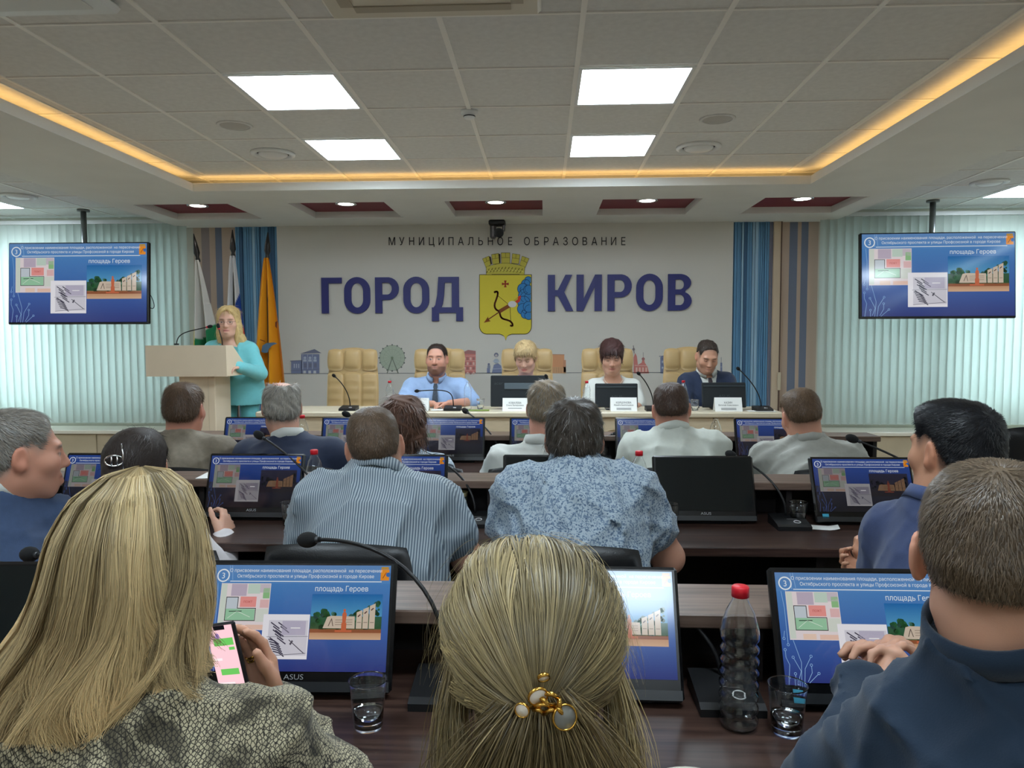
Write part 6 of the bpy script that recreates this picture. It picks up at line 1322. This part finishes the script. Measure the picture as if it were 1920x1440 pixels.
s = Person('man in a white polo shirt with short brown hair, far row', (1258, 768, 3.35), 1.0, 4, 8, -4, 0, ((1192, 848, 3.3), (1334, 842, 3.3)), ((1172, 930, 3.42), (1352, 930, 3.42)), None, bulk=1.3, skin=(196, 140, 118), res=.007, seed=45, neck_r=.06)
s.build_body(hairc=(76, 58, 46), fade=.06, buzz=.75); s.garment('polo_shirt', M_polo, 'short', .006, short_at=.8, fold=.012, fr=22); s.collar(M_polo, h=.026, flare=.006); s.legs(T_dark); s.hair((74, 56, 46), .006, HL_FADE, noise=.0007, n=4500, length=.012, width=.0014, var=.35)
s = Person('man in a light grey jacket bending left, far row right', (1501, 780, 3.3), 1.0, -4, 12, -10, 0, ((1436, 862, 3.28), (1592, 862, 3.26)), ((1412, 930, 3.45), (1632, 925, 3.42)), None, bulk=1.15, skin=(204, 150, 126), res=.007, seed=46)
s.build_body(hairc=(94, 74, 58), stubble=.4, fade=.06, buzz=.75); M_lg = cloth('light_grey_jacket', (158, 158, 150), noise=.04); s.garment('jacket', M_lg, 'long', .01, fold=.013); s.collar(M_lg, r=.066, h=.026, flare=.01, name='jacket_collar'); s.legs(T_grey); s.hair((98, 78, 60), .006, HL_FADE, noise=.0007, n=4500, length=.012, width=.0014, var=.35)
# ---- middle row
M_blueL = cloth('blue_jacket', (52, 70, 100), noise=.08)
s = Person('grey-haired man in a blue jacket in profile at the left edge', (38, 852, 1.95), 1.03, 46, 4, 0, 22, ((-66, 968, 1.86), (84, 972, 2.02)), ((-60, 1150, 1.95), (110, 1130, 2.1)), None, bulk=1.2, skin=(200, 144, 120), res=.0054, seed=51, neck_r=.064)
s.build_body(hairc=(140, 134, 126), brow=(130, 124, 116), stubble=.15); s.garment('shirt', W_shirt, 'none', -.002, fold=.001); s.garment('jacket', M_blueL, 'long', .012, fold=.005, vee=(.06, .25)); s.collar(W_shirt, r=.068, h=.04, open_=.45); s.legs(T_dark); s.hair((138, 130, 120), .006, noise=.0007, n=9000, length=.02, width=.0013, grey=.3, var=.25, comb=(0, .7, 0))
s = Person('woman with dark gathered hair and a silver clip behind the blonde', (262, 876, 2.22), .98, -14, 4, 0, 6, ((200, 1005, 2.16), (340, 1005, 2.2)), ((190, 1100, 2.2), (416, 1092, 2.24)), ((240, 1080, 2.45), (418, 1015, 2.42)), bulk=.9, skin=(212, 164, 140), res=.0075, seed=52)
s.hand(1, (-.1, .7, .6), (-.8, .2, -.2), 1, curl=(.5, .5, .5, .5)); s.build_body(female=True, hairc=(46, 38, 36)); s.garment('blouse', cloth('pale_blouse', (206, 200, 200), noise=.03), 'long', .006); s.legs(T_dark)
s.hair((50, 42, 38), .012, [(-.13, -.08), (-.05, -.07), (-.02, -.03), (-.012, .018), (.012, .03), (.03, .0), (.043, .01), (.05, .05), (.07, .066), (.13, .07)], vols=[((-.01, -.06, .03), (.082, .07, .082)), ((-.04, -.1, -.01), (.04, .03, .035))], n=5200, length=.04, width=.0014, whorl=(0, .08, .08), var=.35, lift=.0, noise=.001)
c0 = (-.034, -.136, .034); cl = MB()
cl.tube([s.hl((c0[0]+.026*math.cos(a), c0[1]+.006*math.cos(a)**2, c0[2]+.016*math.sin(a)))-s.org for a in np.linspace(0, 2*math.pi, 24)], .003, 8)
for x in (-.006, .01): cl.tube([s.hl((c0[0]+x, c0[1], c0[2]-.014))-s.org, s.hl((c0[0]+x, c0[1]-.001, c0[2]+.014))-s.org], .0025, 8)
cl.tube([s.hl((c0[0]+.026, c0[1], c0[2]-.03))-s.org, s.hl((c0[0]+.026, c0[1], c0[2]+.02))-s.org, s.hl((c0[0]+.018, c0[1]+.012, c0[2]+.05))-s.org], .0022, 8); cl.build('hair_clip', M_chrome, s.root)
M_str = pattern_mat('striped_shirt', 'stripes', (168, 180, 186), (88, 102, 116))
s = Person('man in a blue and white striped short-sleeved shirt, middle row', (703, 838, 2.18), 1.0, -11, 6, -7, -3, ((600, 938, 2.14), (812, 940, 2.14)), ((566, 1060, 2.2), (880, 1052, 2.2)), ((610, 1000, 2.5), (840, 1010, 2.5)), bulk=1.22, skin=(198, 148, 124), res=.0054, seed=53, neck_r=.058)
s.build_body(hairc=(92, 74, 60), fade=.07, buzz=.7, arms_r=(.05, .045, .043, .028)); s.garment('shirt', M_str, 'short', .006, short_at=.55, fold=.013, fr=24); s.collar(M_str, h=.03); s.legs(T_dark); s.hair((96, 78, 62), .005, HL_FADE, noise=.0007, n=9000, length=.010, width=.0011, var=.4)
M_flo = pattern_mat('floral_shirt', 'floral', (164, 178, 188), (104, 124, 146), (78, 98, 122))
s = Person('man in a pale blue floral short-sleeved shirt, middle row', (1077, 826, 2.24), 1.02, 3, 4, 0, 0, ((972, 922, 2.18), (1186, 920, 2.18)), ((950, 1040, 2.26), (1252, 1045, 2.26)), ((1000, 1010, 2.5), (1190, 1010, 2.52)), bulk=1.25, skin=(194, 144, 120), res=.0054, seed=54, neck_r=.06)
s.build_body(hairc=(56, 48, 42), arms_r=(.05, .045, .043, .028)); s.garment('shirt', M_flo, 'short', .007, short_at=.55, fold=.013, fr=24); s.collar(M_flo, h=.03); s.legs(T_dark); s.hair((60, 52, 44), .012, n=6500, length=.028, width=.0013, var=.35, grey=.05, lift=.3)
M_blueR = cloth('blue_suit_cloth', (54, 66, 100), noise=.06)
s = Person('dark-haired man in a blue suit with clasped hands at the right', (1786, 846, 1.88), 1.04, -18, 2, 0, -20, ((1676, 1000, 1.98), (1836, 1000, 1.78)), ((1652, 1130, 2.02), (1850, 1200, 1.8)), ((1632, 1082, 2.2), (1650, 1085, 2.12)), bulk=1.2, skin=(196, 142, 112), res=.0054, seed=55, neck_r=.064)
s.hand(0, (-.25, .3, .55), (1, -.3, .1), -1, curl=(.8, .8, .85, .9), sc=.95); s.hand(1, (-.5, .5, .1), (-.4, -.2, 1), 1, curl=(.8, .8, .85, .9), sc=.95)
s.build_body(hairc=(26, 25, 28), stubble=.1, buzz=.8); s.garment('jacket', M_blueR, 'long', .01, fold=.005); s.collar(cloth('blue_shirt_collar', (62, 76, 116)), r=.066, h=.03, open_=.4); s.legs(T_dark)
s.hair((20, 21, 25), .008, [(-.13, -.06), (-.06, -.05), (-.035, -.02), (-.012, .022), (.012, .034), (.03, .02), (.043, .02), (.05, .045), (.07, .066), (.13, .07)], vols=[((0, .02, .075), (.068, .085, .048))], noise=.001, n=8000, length=.013, width=.0012, var=.3, whorl=(0, -.08, .08), lift=.7, comb=(0, .8, 0))
# ---- nearest row
s = Person('man in a dark navy shirt with a short fade haircut at the right edge', (1862, 1052, .9), 1.0, 28, 8, 0, 12, ((1716, 1372, .93), (2030, 1330, .88)), ((1560, 1470, 1.02), (2110, 1560, .95)), ((1632, 1300, 1.19), (1752, 1310, 1.19)), bulk=1.1, skin=(206, 156, 130), res=.0044, seed=61, neck_r=.045, nb=.105)
s.hand(0, (.45, .6, .5), (.5, -.3, -.75), 1, curl=(.45, .5, .6, .7), sc=1.0, thumb=(.3, .5)); s.hand(1, (-.55, .5, .55), (-.5, -.4, -.6), -1, curl=(.5, .55, .6, .7), sc=1.0, thumb=(.3, .5))
M_nav = cloth('navy_shirt_cloth', (22, 42, 62), noise=.04)
s.build_body(hairc=(92, 76, 60), buzz=.75, fade=.07, jaw=.76); s.garment('shirt', M_nav, 'long', .006, fold=.013, fr=20, res=.0085); s.collar(M_nav, h=.03, open_=.3, r=.079, zoff=.03, flare=.003); s.legs(T_dark); s.hair((96, 80, 62), .006, HL_FADE, noise=.0007, n=20000, seg=2, length=.011, width=.0009, var=.35, res=.0045, lift=.8)
# ---- blonde woman with the phone (nearest row, left)
M_snake = pattern_mat('snake_print', 'snake', (186, 176, 146), (92, 86, 68), (36, 33, 28))
s = Person('woman with long straight blonde hair and a snake print blouse, holding a phone', (272, 1052, .96), .96, -14, 4, 0, 0, ((70, 1405, .9), (492, 1402, .96)), ((20, 1560, .95), (640, 1530, 1.02)), ((180, 1560, 1.15), (508, 1332, 1.17)), bulk=1.0, skin=(208, 156, 128), res=.0052, seed=71, nb=.05)
hf, hn = np.array([-.25, .1, .95]), np.array([-.45, -.85, .1])
s.hand(1, hf, hn, 1, curl=(.3, .32, .36, .4), thumb=(.25, 1.0), sc=.98); s.build_body(female=True, hairc=(190, 160, 110), knots=HL_BOB)
s.garment('blouse', M_snake, 'long', .008, fold=.013, fr=22, res=.0085, r=(.066, .06, .058, .044)); s.legs(T_dark)
def px_surface(outL, outR, endmid, yc, dep):
    tl = [q[0] for q in outL]; xl, yl = [q[1] for q in outL], [q[2] for q in outL]; xr, yr = [q[1] for q in outR], [q[2] for q in outR]; td, dd = [q[0] for q in dep], [q[1] for q in dep]
    def f(phi, t):
        """phi across the back of the head, t from crown to tips -> world points"""
        ul, ur = np.interp(t, tl, xl), np.interp(t, tl, xr); vl, vr = np.interp(t, tl, yl), np.interp(t, tl, yr); sp = np.sin(phi)
        u = (ul+ur)/2+(ur-ul)/2*sp; w = (sp+1)/2; v = vl*(1-w)+vr*w+endmid*np.cos(phi)*t**2; Y = yc-np.interp(t, td, dd)*np.sign(np.cos(phi))*np.abs(np.cos(phi))**.75
        d = C_FWD[None]+C_RT[None]*((u-960)/FPX)[:, None]-C_UP[None]*((v-720)/FPX)[:, None]; base = d*(yc/d[:, 1])[:, None]+np.array([0, 0, CZ]); base[:, 1] = Y
        return base
    return f
def long_hair(s, f, n, S, col_root, col_tip, width, amp, phimax=1.65, t1=(.86, 1.), seed=3):
    r = np.random.default_rng(seed); g1, g2 = 70, 46; ph = np.linspace(-phimax, phimax, g1); tt = np.linspace(0, .96, g2); A, B = np.meshgrid(ph, tt, indexing='ij'); V = f(A.ravel(), B.ravel()); c = s.hl((0, 0, 0)); c = np.array([c[0], c[1], 0]); ctr = V.copy(); ctr[:, 0] = c[0]; ctr[:, 1] = c[1]; V = V+(ctr-V)*.07
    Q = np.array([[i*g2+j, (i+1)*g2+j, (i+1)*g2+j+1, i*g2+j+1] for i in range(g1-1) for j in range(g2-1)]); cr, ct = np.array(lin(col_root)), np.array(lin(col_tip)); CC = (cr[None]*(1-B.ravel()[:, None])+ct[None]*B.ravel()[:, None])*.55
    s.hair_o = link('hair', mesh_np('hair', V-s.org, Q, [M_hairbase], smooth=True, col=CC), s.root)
    phi = r.uniform(-phimax, phimax, n); lock = np.floor((phi+phimax)*7+r.normal(size=n)*.25); lr = np.random.default_rng(9).normal(size=(200, 6)); li = lock.astype(int) % 200; te = r.uniform(*t1, n)*(1-.05*np.abs(lr[li, 0])); P = []; C = []; off = r.uniform(-.008, .006, n)+.0035*lr[li, 5]; tone = 1+.19*lr[li, 1]+.22*r.normal(size=n)
    for j in range(S):
        t = te*j/(S-1); wav = amp*t**1.5*(np.sin(t*6+lr[li, 2]*3)*lr[li, 3]*1.3+.5*np.sin(t*11+phi*9)); q = f(phi+wav+.05*t*r.normal(size=n)*.4, t); d = q-np.array([c[0], c[1], 0]); d[:, 2] = 0; d /= np.linalg.norm(d, axis=1, keepdims=True)+1e-6; ease = np.clip(t*8, .15, 1); P.append(q+d*(off*ease+.006*np.sin(t*8+lr[li, 4]*4)*t)[:, None]); C.append((cr[None]*(1-t[:, None])+ct[None]*t[:, None])*np.clip(tone, .4, 1.8)[:, None])
    P = np.stack(P, 1); C = np.stack(C, 1); up = P[:, :1]*0; up[:, 0] = P[:, S//2]-np.array([c[0], c[1], 0]); up[:, 0, 2] = 0; up = up+r.normal(size=up.shape)*.03
    s.strand_mesh(P, width*r.uniform(.6, 1.4, n), C, up=up)
oL = [(0, 258, 874), (.06, 222, 884), (.14, 180, 925), (.25, 152, 985), (.4, 132, 1060), (.55, 98, 1130), (.7, 48, 1190), (.85, 2, 1240), (1, -40, 1290)]
oR = [(0, 272, 874), (.06, 312, 880), (.14, 352, 912), (.25, 378, 975), (.4, 390, 1055), (.55, 388, 1125), (.7, 384, 1180), (.85, 388, 1230), (1, 404, 1272)]
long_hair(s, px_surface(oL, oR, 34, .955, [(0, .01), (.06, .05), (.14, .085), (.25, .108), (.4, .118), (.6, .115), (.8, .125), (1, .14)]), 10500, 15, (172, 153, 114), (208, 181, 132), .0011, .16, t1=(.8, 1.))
o = thing('smartphone', 'smartphone with a pink chat screen in the hand of the blonde woman', 'phone', tuple(s.W[1])); f_ = hf/np.linalg.norm(hf); n_ = hn-f_*(hn@f_); n_ /= np.linalg.norm(n_); x_ = np.cross(f_, n_)*1; x_ /= np.linalg.norm(x_)
Rm = Matrix(((x_[0], -n_[0], f_[0]), (x_[1], -n_[1], f_[1]), (x_[2], -n_[2], f_[2]))); c = f_*.095+n_*.046-x_*.014
e = MB().box((0, 0, 0), (.07, .008, .145), bev=.003).build('case', mat('phone_case', (30, 30, 34), .3), o, c, Rm.to_euler())
ph = Flat(); ph.rect(-32, -69, 32, 69, (244, 196, 204), 0); ph.rect(-14, 62, 14, 69, (20, 20, 24), 1); ph.disc((-8, 52), 5, (150, 120, 190), 1); ph.rect(-20, 36, 28, 48, (104, 190, 92), 1); ph.rect(14, 28, 28, 33, (104, 190, 92), 1); ph.rect(-18, -12, 26, -2, (104, 190, 92), 1); ph.rect(-28, 12, -8, 16, (250, 226, 230), 1); ph.rect(-28, -30, 10, -24, (250, 226, 230), 1)
mph = bpy.data.materials.new('phone_light'); mph.use_nodes = True; nt = mph.node_tree; nt.nodes.clear(); a = nt.nodes.new('ShaderNodeAttribute'); a.attribute_name = 'col'; em = nt.nodes.new('ShaderNodeEmission'); em.inputs[1].default_value = .45; ou = nt.nodes.new('ShaderNodeOutputMaterial'); nt.links.new(a.outputs[0], em.inputs[0]); nt.links.new(em.outputs[0], ou.inputs[0])
link('screen_image', ph.mesh('screen_image', mph, lambda V: np.stack([V[:, 0]*.001, -.0045-V[:, 2]*.0002, V[:, 1]*.001], 1)), e)
caps = s.hands[0]; b_ = caps[8]; rp = (np.array(b_[0])*.55+np.array(caps[9][0])*.45); ax = Vector(caps[9][1]-caps[9][0]).normalized().to_track_quat('Z', 'Y').to_matrix(); ctr = np.array(caps[9][0])*.65+np.array(caps[9][1])*.35
for dz in (-.004, .002): MB().lathe([(.0098, -.0015), (.0112, -.0015), (.0112, .0025), (.0098, .0025)], ctr-s.org+np.array(ax @ Vector((0, 0, dz))), 18, axis=ax, close=True).build('ring', mat('gold', (214, 168, 80), .25, metal=1.), s.root)
# ---- woman with the hair clip (nearest row, middle)
s = Person('woman with dark blonde hair gathered in a gold hair clip, nearest row', (1002, 1236, .9), 1.03, 0, 16, 0, 0, ((820, 1640, .84), (1190, 1640, .84)), None, None, bulk=.95, skin=(206, 152, 128), res=.006, seed=72, nb=.045)
s.build_body(female=True, hairc=(120, 104, 74), knots=HL_BOB, buzz=.9); s.garment('blouse', cloth('dark_blouse', (40, 42, 52)), 'long', .006, res=.012); s.legs(T_dark)
s.hair((112, 98, 68), .014, [(-.13, -.075), (-.05, -.07), (-.02, -.05), (-.005, -.01), (.012, .01), (.03, -.005), (.043, .0), (.05, .045), (.07, .068), (.13, .07)], vols=[((0, -.03, .05), (.092, .1, .085)), ((0, -.09, -.015), (.055, .045, .05))], n=0, noise=.002, taper=.004)
r = np.random.default_rng(5); N = 8400; CE = np.array((0, -.02, .03)); RA = np.array((.103, .122, .116)); T0 = np.array((.006, -.142, -.03))
az = r.uniform(-math.pi, math.pi, N); zz_ = r.uniform(-.55, 1, N); d0 = np.stack([np.sqrt(1-zz_**2)*np.sin(az), np.sqrt(1-zz_**2)*np.cos(az), zz_], 1); ok = (d0[:, 1] > -.75) & ~((d0[:, 1] > .55) & (d0[:, 2] < .45)) & ~((d0[:, 2] < -.2) & (d0[:, 1] > -.2)); d0 = d0[ok]; n = len(d0)
tg = (T0-CE)/RA; tl_ = np.linalg.norm(tg); tg = tg/tl_; ang = np.arccos(np.clip(d0@tg, -1, 1)); S = 12; P = []; lk = np.floor((np.arctan2(d0[:, 0], d0[:, 2])+4)*6).astype(int); lr = np.random.default_rng(8).normal(size=(120, 4)); lk = lk % 120; rad = 1+r.uniform(-.05, .04, n)+.025*lr[lk, 0]; tone = 1+.3*r.normal(size=n)+.25*lr[lk, 1]
for j in range(S):
    t = j/(S-1)*r.uniform(.97, 1., n); w1 = np.sin((1-t)*ang)/np.sin(ang); w2 = np.sin(t*ang)/np.sin(ang); dd = d0*w1[:, None]+tg[None]*w2[:, None]; rr = rad*(1-t*.0)+(tl_-1)*t**3+.02*np.sin(t*3+lr[lk, 2]*3)*(1-t); q = CE+dd*RA*rr[:, None]; q[:, 0] += .008*np.sin(t*6+lr[lk, 3]*5)*(1-t)+.006*np.sin(t*4+az[ok])*t*(1-t); P.append(s.H+(q*s.hs)@s.Rh.T)
P = np.stack(P, 1); col = np.array(lin((152, 135, 96))); tip = np.array(lin((152, 128, 82))); C = col[None, None]*np.linspace(1, .8, S)[None, :, None]*np.clip(tone, .4, 1.7)[:, None, None]
up = (P[:, S//2]-s.H)[:, None]; up = up/np.linalg.norm(up, axis=2, keepdims=True)+r.normal(size=up.shape)*.15; s.strand_mesh(P, .0012*r.uniform(.6, 1.4, n), C, up=up)
def tuft(src, n, pts, spread0, spread1, colr, width, wav=.006, S=10, seed=1):
    r = np.random.default_rng(seed); B_ = np.array(bez(*pts, S)); P = []; a = r.normal(size=(n, 3)); ph = r.uniform(0, 6, n); lk = r.integers(0, 14, n); la = np.random.default_rng(seed+50).normal(size=(14, 3))
    for j in range(S):
        t = j/(S-1); sp = np.array(spread0)*(1-t)+np.array(spread1)*t; P.append(B_[j][None]+(a*.55+la[lk]*.6)*sp[None]+wav*t*np.sin(t*7+ph+lk)[:, None]*np.array([1, .3, 0]))
    P = np.stack(P, 1); C = np.array(lin(colr))[None]*np.clip(1+.28*r.normal(size=n)+.15*la[lk, 0], .35, 1.8)[:, None]; src.strand_mesh(P, width*r.uniform(.6, 1.4, n), C)
def hw_(p): return s.H+s.Rh@(np.array(p)*s.hs)
tp = hw_(T0)
tuft(s, 3600, (tp+[0, .012, .005], tp+[0, -.015, -.01], tp+[-.005, .0, -.09], tp+[-.01, .02, -.22]), (.014, .006, .012), (.085, .02, .01), (118, 102, 70), .0012, .008, seed=2)
for q, pp in ((-1, ((-.088, .02, .02), (-.1, .0, -.04), (-.098, -.02, -.12), (-.085, -.03, -.2))), (1, ((.088, .015, .0), (.1, -.01, -.06), (.108, -.03, -.12), (.1, -.05, -.2)))):
    tuft(s, 620, [hw_(p) for p in pp], (.006, .01, .012), (.022, .012, .01), (140, 122, 84), .0009, .008, seed=4+q)
tuft(s, 90, [hw_(p) for p in ((.01, .0, .137), (.05, -.03, .128), (.09, -.05, .09), (.108, -.06, .0))], (.03, .03, .003), (.008, .02, .02), (170, 152, 108), .0005, .01, seed=9)
tuft(s, 90, [hw_(p) for p in ((-.01, .0, .137), (-.05, -.03, .128), (-.09, -.05, .09), (-.108, -.06, .0))], (.03, .03, .003), (.008, .02, .02), (160, 142, 100), .0005, .01, seed=10)
M_gold = mat('gold', (214, 168, 80), .25, metal=1.); M_pearl = mat('pearl', (236, 226, 210), .25)
clip = link('hair_clip', None, s.root); yb = float(tp[1])-.03
def disc_(u, v, r_, m, tilt, y=yb):
    c = at(u, v, y)-s.org; ax = Rx(math.pi/2+tilt[0]) @ Ry(tilt[1]); MB().lathe([(0, .0035), (r_*.86, .0025), (r_*.9, 0), (0, -.001)], c, 22, axis=ax).build('pearl_disc', m, clip); MB().lathe([(r_*.88, .003), (r_, .0035), (r_*1.04, 0), (r_*.9, -.0015)], c, 22, axis=ax, close=True).build('rim', M_gold, clip)
disc_(1008, 1304, .0105, M_pearl, (.3, .3)); disc_(980, 1330, .0078, M_pearl, (.1, -.3)); disc_(1058, 1344, .013, mat('grey_pearl', (128, 128, 122), .3), (-.2, .3)); disc_(1019, 1268, .0065, M_pearl, (.7, .2), yb+.006)
cb = MB()
for (a, b_) in (((995, 1325), (1040, 1322)), ((1040, 1322), (1058, 1345)), ((1008, 1304), (1035, 1330)), ((1020, 1300), (1048, 1308)), ((1048, 1308), (1050, 1335)), ((1000, 1330), (1020, 1338)), ((1020, 1338), (1045, 1330))): cb.tube([at(*a, yb+.002)-s.org, at((a[0]+b_[0])/2, (a[1]+b_[1])/2-3, yb-.004)-s.org, at(*b_, yb+.002)-s.org], .0026, 8)
cb.build('claw', M_gold, clip)
